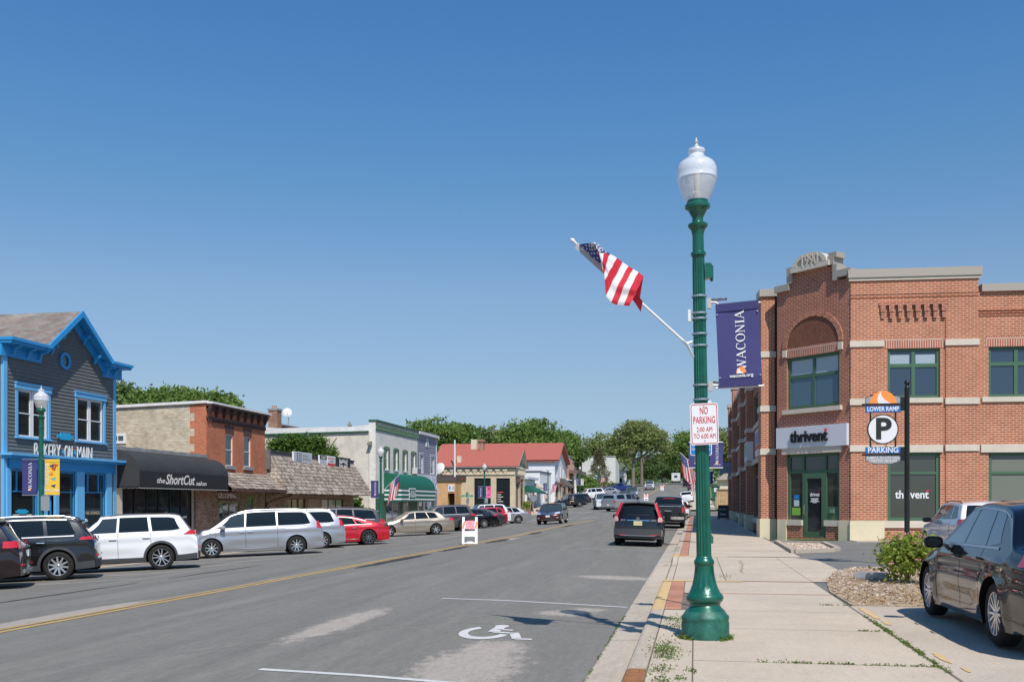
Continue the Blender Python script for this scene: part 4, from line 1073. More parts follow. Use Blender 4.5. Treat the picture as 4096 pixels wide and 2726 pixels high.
def far_banner(X, Y, z, sgn, cloth, label, kind='waconia', ztop=3.30, det=False, w=.5, h=1.1):
 b = thing('banner', label, 'banner', (X+sgn*.14, Y-.02, z+ztop), 'navy town banners on the lamp posts' if cloth is NAVY else None); OFF[b.name] = (0, 0, 0)
 banner_geo(b, w, h, cloth, 0, 0, 0, det, 'cloth', 0, sgn, kind)
 for zb_ in (0, -h):
  mb = MB(); mb.tube([(-sgn*.14, 0, zb_), (sgn*w, 0, zb_)], .012, STEEL, 6); mb.build('banner_arm', b)
 return b
def far_flag(X, Y, z, sgn, label, z0=3.3, dy=-.1):
 f = thing('flag', label, 'flag', (X, Y, z), 'American flags on the lamp posts'); OFF[f.name] = (0, 0, 0)
 a = Vector((sgn*.10, 0, z0)); t = Vector((sgn*1.35, dy, z0+1.15)); dd = (t-a).normalized()
 mb = MB(); mb.tube([tuple(a), tuple(t)], .016, WPOLE, 6); mb.build('flag_pole', f)
 rn = random.Random(label)
 ph = rn.uniform(0, 6)
 def S(u, v):
  p = t-dd*(.03+.92*v)
  q = p+Vector((-sgn*.14*u*(1+v), .05*sin(v*9+ph+u*3)*min(1, u*3), -1.35*u))
  q += Vector((.06*sin(v*11+ph)*u, 0, 0)); return q
 mb = flag_geo(f, S, 1.0, 15, 2, stars=True); mb.build('cloth', f); return f
r, X, Y, z = far_lamp(165, -1, 'green lamp post with globe in front of the blue shop', pan=True)
far_banner(X, Y, z, -1, NAVY, 'navy WACONIA banner hanging left of the lamp by the blue shop'); far_banner(X, Y, z, 1, YELLOWB, 'yellow WELCOME WACONIA banner with small bright figures', 'welcome')
r, X, Y, z = far_lamp(1523, -1, 'green lamp post beside the green barber shop awning'); far_banner(X, Y, z, -1, NAVY, 'navy WACONIA banner on the lamp by the green awning'); far_flag(X, Y, z, 1, 'American flag hanging in front of the green awning', 2.6)
r, X, Y, z = far_lamp(1938, -1, 'green lamp post in front of the tan brick corner building', pan=True); far_banner(X, Y, z, -1, NAVY, 'navy banner on the lamp by the tan corner building'); far_banner(X, Y, z, 1, PINKB, 'pink WELCOME WACONIA banner by the tan corner building', 'welcome')
r, X, Y, z = far_lamp(2192, -1, 'green lamp post beside the low white shop'); far_banner(X, Y, z, -1, NAVY, 'navy banner beside the low white shop'); far_flag(X, Y, z, 1, 'American flag by the white gabled house', 2.6)
r, X, Y, z = far_lamp(2320, -1, 'green lamp post before the white porch columns'); far_banner(X, Y, z, -1, NAVY, 'navy banner left of the lamp near the porch columns'); far_banner(X, Y, z, 1, M('pale_banner_cloth', (.6, .62, .6), .7), 'pale multicoloured banner near the porch columns', 'welcome')
r, X, Y, z = far_lamp(2394, -1, 'green lamp post in front of the brown conifer'); far_banner(X, Y, z, -1, NAVY, 'navy banner in front of the brown conifer'); far_flag(X, Y, z, 1, 'American flag in front of the brown conifer', 2.6)
r, X, Y, z = far_lamp(2491, -1, 'green lamp post before the farthest white house'); far_banner(X, Y, z, -1, NAVY, 'navy banner before the farthest white house'); far_banner(X, Y, z, 1, M('sky_blue_banner_cloth', (.2, .45, .6), .7), 'sky blue banner before the farthest white house', 'welcome')
for Zr, Xr, lb, b1, f1, z0 in ((37, .42, 'second lamp post on the right, behind the nearest one', 'navy WACONIA banner just right of the no parking sign', None, 0), (55, .52, 'third lamp post on the right, hidden behind the nearest', None, 'American flag on the third right lamp post, the longest far flag', 3.1), (76, .75, 'fourth lamp post on the right, hidden behind the nearest', 'darker navy banner on the fourth right lamp post', 'smaller American flag on the fourth right lamp post', 3.1), (98, .8, 'fifth lamp post on the right side', 'purple-blue banner near the far right kerb', 'smallest American flag beyond the fourth right lamp post', 2.7)):
 Yr = (Zr+Xr*SY_)/CY
 r, X, Y, z = far_lamp(Yr, 1, lb, X=Xr)
 if b1: far_banner(X, Y, z, 1 if Zr < 90 else -1, NAVY, b1, det=True, ztop=3.75 if Zr < 90 else 3.3, h=.95, w=.47)
 if f1: far_flag(X, Y, z, -1, f1, z0)
far_banner(.42, 37.55, 0, -1, NAVY, 'navy banner peeking out left under the blue sign', ztop=3.75, h=.95)
def Fr(O, u, n):
 return lambda s, d, z: (O[0]+u[0]*s+n[0]*d, O[1]+u[1]*s+n[1]*d, z)
def FX(X): return Fr((X, 0), (0, 1), (1, 0))        # wall facing the street (+X); s = world Y
def FY(Y): return Fr((0, Y), (1, 0), (0, -1))       # wall facing the camera (-Y); s = world X
def gx(px, Y):
 dx, dy = ray(px); return dx*Y/dy
def gz(px, py, Y):
 dx, dy = ray(px); return EYE-(py-2010)/FPX*(Y/dy)
def wall(mb, s0, s1, z0, z1, mat, holes=(), d=0, reveal=.12, clap=0, rmat=None):
 S = sorted(set([s0, s1]+[min(max(v, s0), s1) for h in holes for v in h[:2]])); Zs = sorted(set([z0, z1]+[min(max(v, z0), z1) for h in holes for v in h[2:4]]))
 for a, b in zip(S, S[1:]):
  for c, e in zip(Zs, Zs[1:]):
   ms, mz = (a+b)/2, (c+e)/2
   if any(h[0] < ms < h[1] and h[2] < mz < h[3] for h in holes): continue
   if not clap: mb.poly([(a, d, c), (b, d, c), (b, d, e), (a, d, e)], mat)
   else:
    k = math.floor((c-z0)/clap);
    while z0+k*clap < e-1e-6:
     lo, hi_ = max(c, z0+k*clap), min(e, z0+(k+1)*clap)
     if hi_-lo > .001:
      t = .024; f0 = t*(1-(lo-(z0+k*clap))/clap); f1 = t*(1-(hi_-(z0+k*clap))/clap)
      mb.poly([(a, d+f0, lo), (b, d+f0, lo), (b, d+f1, hi_), (a, d+f1, hi_)], mat)
      if lo == z0+k*clap: mb.poly([(a, d+f0, lo), (a, d-.001, lo), (b, d-.001, lo), (b, d+f0, lo)], mat)
     k += 1
 rm = rmat or mat
 for h in holes:
  a, b, c, e = h[:4]; r = reveal
  mb.poly([(a, d, c), (a, d-r, c), (a, d-r, e), (a, d, e)], rm); mb.poly([(b, d, c), (b, d, e), (b, d-r, e), (b, d-r, c)], rm)
  mb.poly([(a, d, e), (a, d-r, e), (b, d-r, e), (b, d, e)], rm); mb.poly([(a, d, c), (b, d, c), (b, d-r, c), (a, d-r, c)], rm)
def shell(mb, s0, s1, depth, z0, z1, mat, roof, zback=None, skip=''):
 zb = z1 if zback is None else zback
 if 'l' not in skip: mb.poly([(s0, 0, z0), (s0, 0, z1), (s0, -depth, zb), (s0, -depth, z0)], mat)
 if 'r' not in skip: mb.poly([(s1, 0, z0), (s1, -depth, z0), (s1, -depth, zb), (s1, 0, z1)], mat)
 mb.poly([(s0, -depth, z0), (s0, -depth, zb), (s1, -depth, zb), (s1, -depth, z0)], mat)
 mb.poly([(s0, 0, z1-.12), (s1, 0, z1-.12), (s1, -depth, zb-.12), (s0, -depth, zb-.12)], roof)
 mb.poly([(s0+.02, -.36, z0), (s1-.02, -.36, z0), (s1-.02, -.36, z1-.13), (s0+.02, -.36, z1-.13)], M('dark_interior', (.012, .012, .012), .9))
WG = glass_mat('shop_window_glass', (.016, .02, .022), .05, .85, .03)
WGB = glass_mat('bluish_window_glass', (.03, .055, .09), .05, .8, .02)
WGL = glass_mat('curtained_window_glass', (.10, .105, .10), .10, .7, .02)
def window(root, P, s0, s1, z0, z1, fm, d=-.06, fw=.05, nx=1, nz=1, bar=.035, glass=None, th=.06, zsplit=None, name='window', label=None):
 mb = MB(P)
 mb.box(s0, s0+fw, d-th, d, z0, z1, fm); mb.box(s1-fw, s1, d-th, d, z0, z1, fm); mb.box(s0+fw, s1-fw, d-th, d, z0, z0+fw, fm); mb.box(s0+fw, s1-fw, d-th, d, z1-fw, z1, fm)
 for i in range(1, nx): c = s0+(s1-s0)*i/nx; mb.box(c-bar/2, c+bar/2, d-th+.003, d-.003, z0+fw, z1-fw, fm)
 zl = zsplit if zsplit else [z0+(z1-z0)*i/nz for i in range(1, nz)]
 for c in zl: mb.box(s0+fw, s1-fw, d-th+.006, d-.006, c-bar/2, c+bar/2, fm)
 o = mb.build(name, root, label)
 g = MB(P); g.poly([(s0+fw*.5, d-th*.6, z0+fw*.5), (s1-fw*.5, d-th*.6, z0+fw*.5), (s1-fw*.5, d-th*.6, z1-fw*.5), (s0+fw*.5, d-th*.6, z1-fw*.5)], glass or WG); g.build('pane', o)
 return o
def casing(root, P, s0, s1, z0, z1, m, w=.10, top=.14, proud=.04, sill=.06, name='window_casing'):
 mb = MB(P); mb.box(s0-w, s0, -.02, proud, z0, z1, m); mb.box(s1, s1+w, -.02, proud, z0, z1, m)
 mb.box(s0-w-.03, s1+w+.03, -.02, proud+.03, z1, z1+top, m); mb.box(s0-w-.05, s1+w+.05, -.02, proud+.06, z1+top, z1+top+.05, m); mb.box(s0-w-.03, s1+w+.03, -.02, proud+.05, z0-sill, z0, m)
 mb.build(name, root)
def text_on(root, P, s, c, z, size, m, d=.02, name='lettering', flip=1, **k):
 """lettering on a wall; flip=-1 when s runs right-to-left as seen from outside"""
 mb = MB(P); put_text(mb, s, m, lambda u, v, w: (c+flip*u, d+w, z+v), size=size, **k); return mb.build(name, root)
CREAM = M('cream_board', (.55, .50, .42), .7, noise=.1)
WHITEB = M('white_painted_board', (.74, .74, .74), .6, noise=.06, nscale=4)
GREYM = M('grey_metal_coping', (.38, .37, .36), .5, .4, noise=.2, nscale=2)
COPE = M('white_coping', (.72, .70, .68), .6, noise=.12, nscale=3)
BRW = M('brown_painted_wood', (.09, .045, .035), .65, noise=.15)
ROOFT = M('flat_roof_tar', (.15, .14, .13), .9)
gl_ = lambda Y: LSW+rise(Y)
SHAKE = M('weathered_cedar_shake', (.30, .245, .195), .9, noise=.45, nscale=6, bump=.3, bscale=30)
SHAKE2 = M('pale_cedar_shake', (.40, .335, .28), .9, noise=.4, nscale=7, bump=.3, bscale=30)
SHAKE3 = M('dark_cedar_shake', (.20, .155, .125), .9, noise=.4, nscale=7, bump=.3, bscale=30)
def shakes(mb, corners, rows, w=.16, seed=1, mats=None):
 """corners: bottom-left, bottom-right, top-right, top-left; rows of separate split boards"""
 rn = random.Random(seed); bl, br, tr, tl = [Vector(c) for c in corners]; mats = mats or [SHAKE, SHAKE, SHAKE2, SHAKE3]
 nn = (br-bl).cross(tl-bl).normalized()
 if nn.z < 0: nn = -nn
 for r in range(rows):
  v0, v1 = r/rows, (r+1.25)/rows; v1 = min(v1, 1.0+.2/rows)
  L = (br-bl).length; s = 0
  while s < L:
   ww = rn.uniform(.6, 1.4)*w; e = min(L, s+ww); a, b = s/L, max(s/L+.001, (e-.012)/L); dv = rn.uniform(-.12, .06)/rows
   def Q(u, v, h): return tuple(bl.lerp(br, u).lerp(tl.lerp(tr, u), v)+nn*h)
   h0, h1 = rn.uniform(.030, .05), .006; m_ = rn.choice(mats)
   A, B, C_, D_ = Q(a, max(0, v0+dv) if r else v0+dv, h0), Q(b, max(0, v0+dv) if r else v0+dv, h0), Q(b, v1, h1), Q(a, v1, h1)
   A2, B2 = Q(a, v0+dv, 0), Q(b, v0+dv, 0); C2, D2 = Q(b, v1, 0), Q(a, v1, 0)
   mb.poly([A, B, C_, D_], m_); mb.poly([A2, B2, B, A], m_); mb.poly([B2, C2, C_, B], m_); mb.poly([D2, A2, A, D_], m_)
   s = e
 mb.poly([tuple(bl-nn*.01), tuple(br-nn*.01), tuple(tr-nn*.01), tuple(tl-nn*.01)], M('roof_felt', (.04, .035, .03), .95))
P = FX(-22.5); G0 = LSW
def B_(name, label, cat='building', pos=None, group=None):
 return thing(name, label, cat, pos or (0, 0, 0), group)
BLUE = M('bright_blue_trim_paint', (.025, .27, .60), .45, spec=.5, noise=.06); BLUEL = M('light_blue_trim_paint', (.13, .42, .72), .5, noise=.05)
CLAPG = M('charcoal_clapboard', (.135, .137, .135), .6, noise=.12, nscale=3)
s0, s1 = yy(12), yy(460); b = B_('clapboard_bakery', 'charcoal clapboard shop with bright blue trim and a gabled front', pos=(-22.5, (s0+s1)/2, G0))
ap = yy(300)-.22; zc_ = 6.88
win1 = (yy(68), yy(190)); win2 = (yy(306), yy(412))
h1 = (win1[0], win1[1], zz(128, 1750), zz(128, 1562)); h2_ = (win2[0], win2[1], zz(360, 1766), zz(360, 1596))
zsf = zz(240, 1885)  # top of shopfront glass
sf = [(yy(36), yy(150), .25, zsf), (yy(182), yy(214), -.3, zsf), (yy(228), yy(300), .25, zsf), (yy(330), yy(420), .25, zsf)]
mb = MB(P); wall(mb, s0, s1, G0, zc_, CLAPG, [h1, h2_]+sf, clap=.125, rmat=BLUE)
zt = 8.20; hw = 1.72; z = zc_; k = 0
while z < zt-.02:
 e = min(z+.125, zt); f = lambda q: hw*(zt-q)/(zt-zc_)
 mb.poly([(ap-f(z), .024, z), (ap+f(z), .024, z), (ap+f(e), 0, e), (ap-f(e), 0, e)], CLAPG); mb.poly([(ap-f(z), .024, z), (ap-f(z), 0, z), (ap+f(z), 0, z), (ap+f(z), .024, z)], CLAPG); z = e
shell(mb, s0, s1, 14, G0, zc_+.1, CLAPG, ROOFT); mb.build('wall', b)
SHING = brick_mat('mixed_brown_shingles', (.20, .145, .125), (.23, .215, .195), (.12, .10, .09), .32, .14, .35, .006, bump=.4)
mb = MB(P); ov = .45
A1, A2 = (ap-hw-.35, zc_-.05), (ap, zt+.22)
for sg in (-1, 1):
 e = (ap+sg*(hw+.35), zc_-.03); t = (ap, zt+.30)
 for (da, db, m_, th) in ((ov-.02, -14, SHING, .0),):
  mb.poly([(e[0], da, e[1]), (t[0], da, t[1]), (t[0], db, t[1]), (e[0], db, e[1])], m_, uv=[(0, 0), (0, 2.4), (14, 2.4), (14, 0)])
  mb.poly([(e[0], da, e[1]-.06), (t[0], da, t[1]-.06), (t[0], db, t[1]-.06), (e[0], db, e[1]-.06)], BLUE)
mb.build('roof', b)
mb = MB(P)
for sg in (-1, 1):
 e = (ap+sg*(hw+.33), zc_-.02); t = (ap, zt+.30)
 q = [(e[0], e[1]+.02), (t[0], t[1]+.02), (t[0], t[1]-.20), (e[0], e[1]-.20)]; mb.prism(q, 'y', ov-.02, ov+.05, BLUE)
 q = [(e[0], e[1]-.10), (t[0], t[1]-.12), (t[0], t[1]-.52), (e[0], e[1]-.45)]; mb.prism(q, 'y', .03, .09, BLUE)
for a, c in ((s0-.25, ap-hw-.1), (ap+hw+.1, s1+.42)):
 mb.box(a, c, -.3, .55, zc_-.03, zc_+.07, BLUE); mb.box(a+.03, c-.03, -.3, .48, zc_-.12, zc_-.03, BLUE); mb.box(a+.05, c-.1 if c > s1 else c, -.05, .10, zc_-.52, zc_-.12, BLUE)
mb.build('cornice', b)
for sg, lst in ((0, [s0+.35, s0+1.1, ap-hw-.25, ap+hw+.3, s1-.25]),):
 for q in lst:
  mb = MB(P); mb.prism([(.10, zc_-.12), (.42, zc_-.12), (.40, zc_-.18), (.22, zc_-.24), (.18, zc_-.40), (.10, zc_-.46)], 'x', q-.06, q+.06, BLUE); mb.build('bracket', b)
for sg, t in ((-1, .35), (-1, .75), (1, .35), (1, .75)):
 q = ap+sg*hw*t; zq = zt+.2-(zt-zc_+.27)*t
 mb = MB(P); mb.prism([(.09, zq-.12), (.38, zq-.12), (.36, zq-.2), (.2, zq-.26), (.16, zq-.4), (.09, zq-.45)], 'x', q-.05, q+.05, BLUE); mb.build('bracket', b)
mb = MB(P)
for a in (s0-.02, s1-.16): mb.box(a, a+.18, -.06, .045, G0, zc_-.5, BLUEL)
mb.build('corner_board', b)
vz = zz(255, 1443); vs_ = yy(255); mb = MB(P); n = 24
for (r0, r1, d0, d1, m_) in ((.20, .31, .03, .09, BLUE),):
 for i in range(n):
  a, c = 2*pi*i/n, 2*pi*(i+1)/n; q = [(vs_+r*cos(t), vz+r*sin(t)) for r, t in ((r0, a), (r1, a), (r1, c), (r0, c))]; mb.prism(q, 'y', d0, d1, m_)
vo = mb.build('round_vent', b); mb = MB(P); mb.poly([(vs_+.21*cos(2*pi*i/n), .035, vz+.21*sin(2*pi*i/n)) for i in range(n)], WG); mb.build('pane', vo)
for h in (h1, h2_):
 for a, c in ((h[0], (h[0]+h[1])/2-.02), ((h[0]+h[1])/2+.02, h[1])): window(b, P, a, c, h[2], h[3], WHITEB, d=-.03, nz=2, fw=.07, glass=WG)
 casing(b, P, h[0], h[1], h[2], h[3], BLUEL, .11, .17, .05)
zc2 = zz(240, 1832)
mb = MB(P); mb.box(s0-.1, s1+.35, -.02, .42, zc2-.02, zc2+.06, BLUEL); mb.box(s0-.05, s1+.28, -.02, .34, zc2-.10, zc2-.02, BLUE); mb.box(s0+.2, s1-.15, -.02, .10, zsf+.02, zc2-.10, BLUE); mb.build('shop_cornice', b)
mb = MB(P)
for a, c in ((yy(20), yy(36)), (yy(150), yy(182)), (yy(214), yy(228)), (yy(300), yy(330)), (yy(420), yy(440))): mb.box(a, c, -.08, .09, G0, zsf+.03, BLUEL if a > 0 else BLUE)
for a, c in ((yy(36), yy(150)), (yy(228), yy(420))): mb.box(a, c, -.08, .05, G0, .24, BLUE)
mb.build('shopfront_frame', b)
ztr = zz(100, 1964)
window(b, P, sf[0][0], sf[0][1], .25, zsf, BLUE, nx=1, fw=.05, zsplit=[ztr], d=-.02, label='wide shop window with rolling pin sticker')
for q in (.28, .66):
 mb = MB(P); c = sf[0][0]+(sf[0][1]-sf[0][0])*q; mb.box(c-.03, c+.03, -.08, -.015, ztr, zsf, BLUE); mb.build('transom_bar', b)
window(b, P, sf[1][0], sf[1][1], -.3, zsf, BLUE, zsplit=[ztr], d=-.08)
window(b, P, sf[2][0], sf[2][1], .25, zsf, BLUE, zsplit=[ztr], d=-.02); window(b, P, sf[3][0], sf[3][1], .25, zsf, BLUE, zsplit=[ztr], d=-.02, label='lounge window with arched lettering')
for q in (.25, .72):
 mb = MB(P); c = sf[3][0]+(sf[3][1]-sf[3][0])*q; mb.box(c-.03, c+.03, -.08, -.015, ztr, zsf, BLUE); mb.build('transom_bar', b)
WL = M('white_sign_letters', (.74, .70, .66), .5)
zt_ = zz(290, 1812)
def fit_text(root, P, s, a, c, z, hgt, m, d, **k):
 vs, fs = text_geo(s, size=1, **k); x0 = min(v[0] for v in vs); x1 = max(v[0] for v in vs); y0 = min(v[1] for v in vs); y1 = max(v[1] for v in vs)
 kx = (c-a)/(x1-x0); ky = hgt/(y1-y0); mb = MB(P)
 mb.mesh([(a+(v[0]-x0)*kx, d+v[2], z+(v[1]-(y0+y1)/2)*ky) for v in vs], fs, m); return mb.build('lettering', root)
for w_, a, c in (('BAKERY', 132, 238), ('ON', 254, 285), ('MAIN', 304, 364)): fit_text(b, P, w_, yy(a), yy(c), zt_, .54, WL, .05, ext=.015, bold=.004)
BLS = M('sky_blue_sign_metal', (.02, .35, .62), .4)
def rolling_pin(root, P, c, z, L, m, d):
 mb = MB(P)
 mb.prism([(c-L*.30, z-L*.13), (c+L*.30, z-L*.13), (c+L*.33, z), (c+L*.30, z+L*.13), (c-L*.30, z+L*.13), (c-L*.33, z)], 'y', d-.01, d+.03, m)
 for sg in (-1, 1): mb.prism([(c+sg*L*.33, z-L*.04), (c+sg*L*.5, z-L*.06), (c+sg*L*.5, z+L*.06), (c+sg*L*.33, z+L*.04)], 'y', d-.01, d+.02, m)
 return mb.build('rolling_pin_emblem', root)
rolling_pin(b, P, yy(253), zz(253, 1745), .95, BLS, .08)
for px_ in (247, 294):
 mb = MB(P); c = yy(px_); mb.prism([(c-.06, zt_), (c, zt_-.09), (c+.06, zt_), (c, zt_+.09)], 'y', .05, .09, BLS); mb.build('diamond_emblem', b)
rolling_pin(b, P, yy(93), zz(93, 2045), .62, BLS, -.045)
fit_text(b, P, 'BAKERY ON MAIN', yy(55), yy(131), zz(93, 2063), .15, WL, -.044, ext=.003)
mb = MB(P); put_text(mb, 'OPEN', WL, lambda u, v, w: (yy(48)+v*.3, -.044+w, zz(48, 2015)+u), size=.24, ext=.003); mb.build('lettering', b)
fit_text(b, P, 'THE LOUNGE', yy(343), yy(403), zz(372, 2050), .12, M('gold_window_lettering', (.45, .38, .25), .5), -.044, ext=.003)
AWN = M('charcoal_awning_cloth', (.035, .035, .037), .75, noise=.15, nscale=1.5); AWN2 = M('black_awning_cloth', (.016, .016, .017), .7)
s0, s1 = yy(464), yy(826)-.02; b = B_('salon_building', 'low flat salon with a dark shopfront under a black awning', pos=(-22.5, (s0+s1)/2, G0))
CONCB = M('grey_concrete_block', (.30, .29, .27), .9, noise=.2, nscale=2)
TANB = brick_mat('cream_common_brick', (.46, .37, .25), (.60, .52, .40), (.42, .37, .29), .21, .075, .3, .008)
zt = 3.62; mb = MB(P); hs_ = [(s0+.45, s1-1.3, -.3, 2.6)]
wall(mb, s0, s1, G0, zt, CREAM, hs_); shell(mb, s0, s1, 12, G0, zt, CREAM, ROOFT, skip='r'); mb.build('wall', b)
for h in hs_: window(b, P, h[0], h[1], h[2], h[3], M('dark_bronze_frame', (.02, .018, .016), .4, .5), nx=6, d=-.05)
mb = MB(P); mb.box(s1-1.2, s1, .0, .10, G0, 2.7, brick_mat('brown_pier_brick', (.22, .10, .07), (.36, .26, .18), (.25, .2, .16), .2, .075, .3)); mb.build('brick_pier', b)
mb = MB(P); n = 12
for i in range(n):
 a, c = s0+(s1-s0)*i/n, s0+(s1-s0)*(i+1)/n; mb.box(a+.01, c-.01, -.25, .06, zt-.02, zt+.14-.02*(i % 2), GREYM)
mb.build('coping', b)
def round_awning(name, label, s0, s1, ztop, zfront, zbot, D, mc, mv, cat='awning', seams=0, scallop=.10, X=-22.5, edge=None, side_mat=None):
 t = thing(name, label, cat, (X, (s0+s1)/2, zbot)); Pn = FX(X); mb = MB(Pn); prof = [(0.02, ztop)]
 for i in range(1, 9): a = pi/2*i/8; prof.append((D*sin(a)**1.0*(1) if i < 8 else D, zfront+(ztop-zfront)*cos(a)))
 prof.append((D, zbot)); n = 40;
 for i in range(n):
  a, c = s0+(s1-s0)*i/n, s0+(s1-s0)*(i+1)/n
  for (p, q) in zip(prof, prof[1:]): mb.poly([(a, p[0], p[1]), (c, p[0], p[1]), (c, q[0], q[1]), (a, q[0], q[1])], mc, True)
 for s in (s0, s1): mb.poly([(s, p[0], p[1]) for p in prof]+[(s, 0.02, zbot)], side_mat or mc)
 mb.build('canopy', t)
 mb = MB(Pn); L = s1-s0; m = int(L/.22)
 def val(f):
  for i in range(m*4):
   u0, u1 = i/(m*4), (i+1)/(m*4); h = lambda u: zbot-scallop*(.65+.35*abs(sin(pi*u*m)))
   p0, p1 = f(u0), f(u1); mb.poly([(p0[0], p0[1], zbot), (p1[0], p1[1], zbot), (p1[0], p1[1], h(u1)), (p0[0], p0[1], h(u0))], mv)
   if edge: mb.poly([(p0[0], p0[1]+.004, h(u0)+.02), (p1[0], p1[1]+.004, h(u1)+.02), (p1[0], p1[1]+.004, h(u1)-.006), (p0[0], p0[1]+.004, h(u0)-.006)], edge)
 val(lambda u: (s0+L*u, D))
 m = 5; val(lambda u: (s0-.002, D*u)); mb.build('valance', t)
 return t
ax0, ax1 = s0+.05, s1+.25
aw = round_awning('awning', 'long black barrel awning with white script lettering', ax0, ax1, 3.55, 2.75, 2.17, .98, AWN, AWN2, edge=M('pale_awning_piping', (.5, .48, .42), .7))
mb = MB(P); mb.box(ax0+.0, ax1-.0, .984, .99, 2.18, 2.76, AWN2); mb.build('sign_panel', aw)
def ypt(px, X): return on_x(px, X)[0]
X_ = -22.5+.99
fit_text(aw, P, 'the', ypt(628, X_), ypt(660, X_), 2.42, .22, WL, .995, ext=.002, shear=.25, bold=.012)
fit_text(aw, P, 'ShortCut', ypt(663, X_), ypt(780, X_), 2.48, .42, WL, .995, ext=.002, shear=.3, bold=.016)
fit_text(aw, P, 'salon', ypt(784, X_), ypt(826, X_), 2.36, .19, WL, .995, ext=.002, shear=.25, bold=.012)
REDB = brick_mat('orange_red_brick', (.47, .125, .052), (.55, .18, .085), (.36, .22, .16), .21, .072, .22, .008)
s0, s1 = yy(826), yy(1060); b = B_('red_brick_building', 'two storey red brick front with a corbelled brown cornice', pos=(-22.5, (s0+s1)/2, G0))
zt = 6.05; w1 = (yy(903), yy(932), zz(917, 1862), zz(917, 1735)); w2 = (yy(976), yy(1003), zz(990, 1866), zz(990, 1746))
dr = [(yy(876), yy(960), .1, 1.55), (yy(985), yy(1018), G0+.1, 1.9)]
DKB = brick_mat('brown_mottled_brick', (.17, .095, .06), (.33, .25, .17), (.24, .19, .15), .2, .075, .3)
mb = MB(P); wall(mb, s0, s1, 2.6, zt, REDB, [w1, w2]); wall(mb, s0, s1, G0, 2.6, DKB, dr)
shell(mb, s0, s1, 16, G0, zt, TANB, ROOFT, zback=5.2, skip='l'); mb.build('wall', b)
Yr = s0; Q = FY(Yr); xb = gx(440, Yr); mb = MB(Q)
zf = zt+.12; zb_ = gz(466, 1632, Yr)
wx0, wx1, wz0, wz1 = gx(440, Yr), gx(505, Yr), gz(480, 1773, Yr), gz(480, 1733, Yr)
xcut = -22.5-.62
mb.poly([(xb-6, 0, G0), (xb, 0, G0), (xb, 0, zb_), (xb-6, 0, zb_-.2)], TANB)
for a, c in zip([xb+(xcut-xb)*i/6 for i in range(6)], [xb+(xcut-xb)*(i+1)/6 for i in range(6)]):
 za, zc3 = zb_+(zf-zb_)*(a-xb)/(-22.5-xb), zb_+(zf-zb_)*(c-xb)/(-22.5-xb); mb.poly([(a, 0, G0), (c, 0, G0), (c, 0, zc3), (a, 0, za)], TANB)
mb.poly([(xcut, .0, G0), (-22.5, .0, G0), (-22.5, .0, zf), (xcut, .0, zf-.02)], REDB)
for i in range(8):
 if i % 2: zq = 3.2+i*.36; mb.box(xcut-.22, xcut, -.01, .004, zq, zq+.36, REDB)
o = mb.build('side_wall', b)
mb = MB(Q); mb.prism([(xb-6, zb_-.2), (xb-6, zb_-.05), (-22.6, zf+.12), (-22.45, zf+.12), (-22.45, zf+.02), (-22.6, zf)], 'y', -.12, .10, COPE); mb.build('coping', b)
wo_ = window(b, Q, wx0, wx1, wz0, wz1, WHITEB, d=.05, fw=.12, th=.05, nx=2, glass=WGL)
mb = MB(P); mb.box(s0-.05, s1+.06, -.1, .36, zt+.10, zt+.19, COPE); mb.build('coping', b)
mb = MB(P); mb.box(s0, s1, -.02, .10, zt-.20, zt+.10, BRW); mb.box(s0-.02, s1+.02, -.02, .28, zt-.0, zt+.10, BRW); mb.box(s0, s1, -.02, .06, zt-.62, zt-.50, BRW)
nb_ = 8
for i in range(nb_+1):
 c = s0+.12+(s1-s0-.24)*i/nb_
 for k, (h, w_, d_2) in enumerate(((.12, .24, .24), (.12, .18, .19), (.12, .12, .14), (.1, .07, .10))): mb.box(c-w_/2, c+w_/2, .0, d_2, zt-.02-.11*(k+1), zt-.02-.11*k, BRW)
for i in range(26): c = s0+.1+(s1-s0-.2)*i/25; mb.box(c-.04, c+.04, .0, .09, zt-.72, zt-.62, BRW)
mb.build('cornice', b)
for w_ in (w1, w2):
 window(b, P, *w_, WHITEB, d=-.04, nz=2, fw=.05, glass=WG)
 mb = MB(P); mb.prism([(w_[0]-.12, w_[3]+.42), (w_[0]-.04, w_[3]), (w_[1]+.04, w_[3]), (w_[1]+.12, w_[3]+.42)], 'y', -.01, .02, BRW); mb.build('lintel', b)
 mb = MB(P); mb.box(w_[0]-.12, w_[1]+.12, -.02, .10, w_[2]-.16, w_[2], M('grey_painted_stone', (.26, .27, .29), .8)); mb.build('sill', b)
OLIVE = M('olive_green_frame', (.16, .20, .05), .6)
window(b, P, *dr[0], OLIVE, d=-.02, nx=2, fw=.06); dq = window(b, P, *dr[1], OLIVE, d=-.02, fw=.16, name='door')
mb = MB(P); mb.box(yy(873), yy(945), .02, .06, 1.62, 2.05, BRW); sb = mb.build('sign_board', b)
mb = MB(P); put_text(mb, 'GROOMING', WL, lambda u, v, w: (yy(905)+u, .065+w, 1.84+v), size=.36, ext=.01, xs=1.0); mb.build('lettering', sb)
fit_text(b, P, '952.442.3919', yy(909), yy(955), 1.38, .14, WL, -.05, ext=.002)
mb = MB(P); n = 20; c_, z_ = yy(888), 1.02
for i in range(n):
 a, e = 2*pi*i/n, 2*pi*(i+1)/n; q = [(c_+r*1.0*cos(t)*.5, z_+r*sin(t)*.75) for r, t in ((.42, a), (.5, a), (.5, e), (.42, e))]; mb.prism(q, 'y', -.05, -.045, M('window_art_green', (.05, .25, .12), .6))
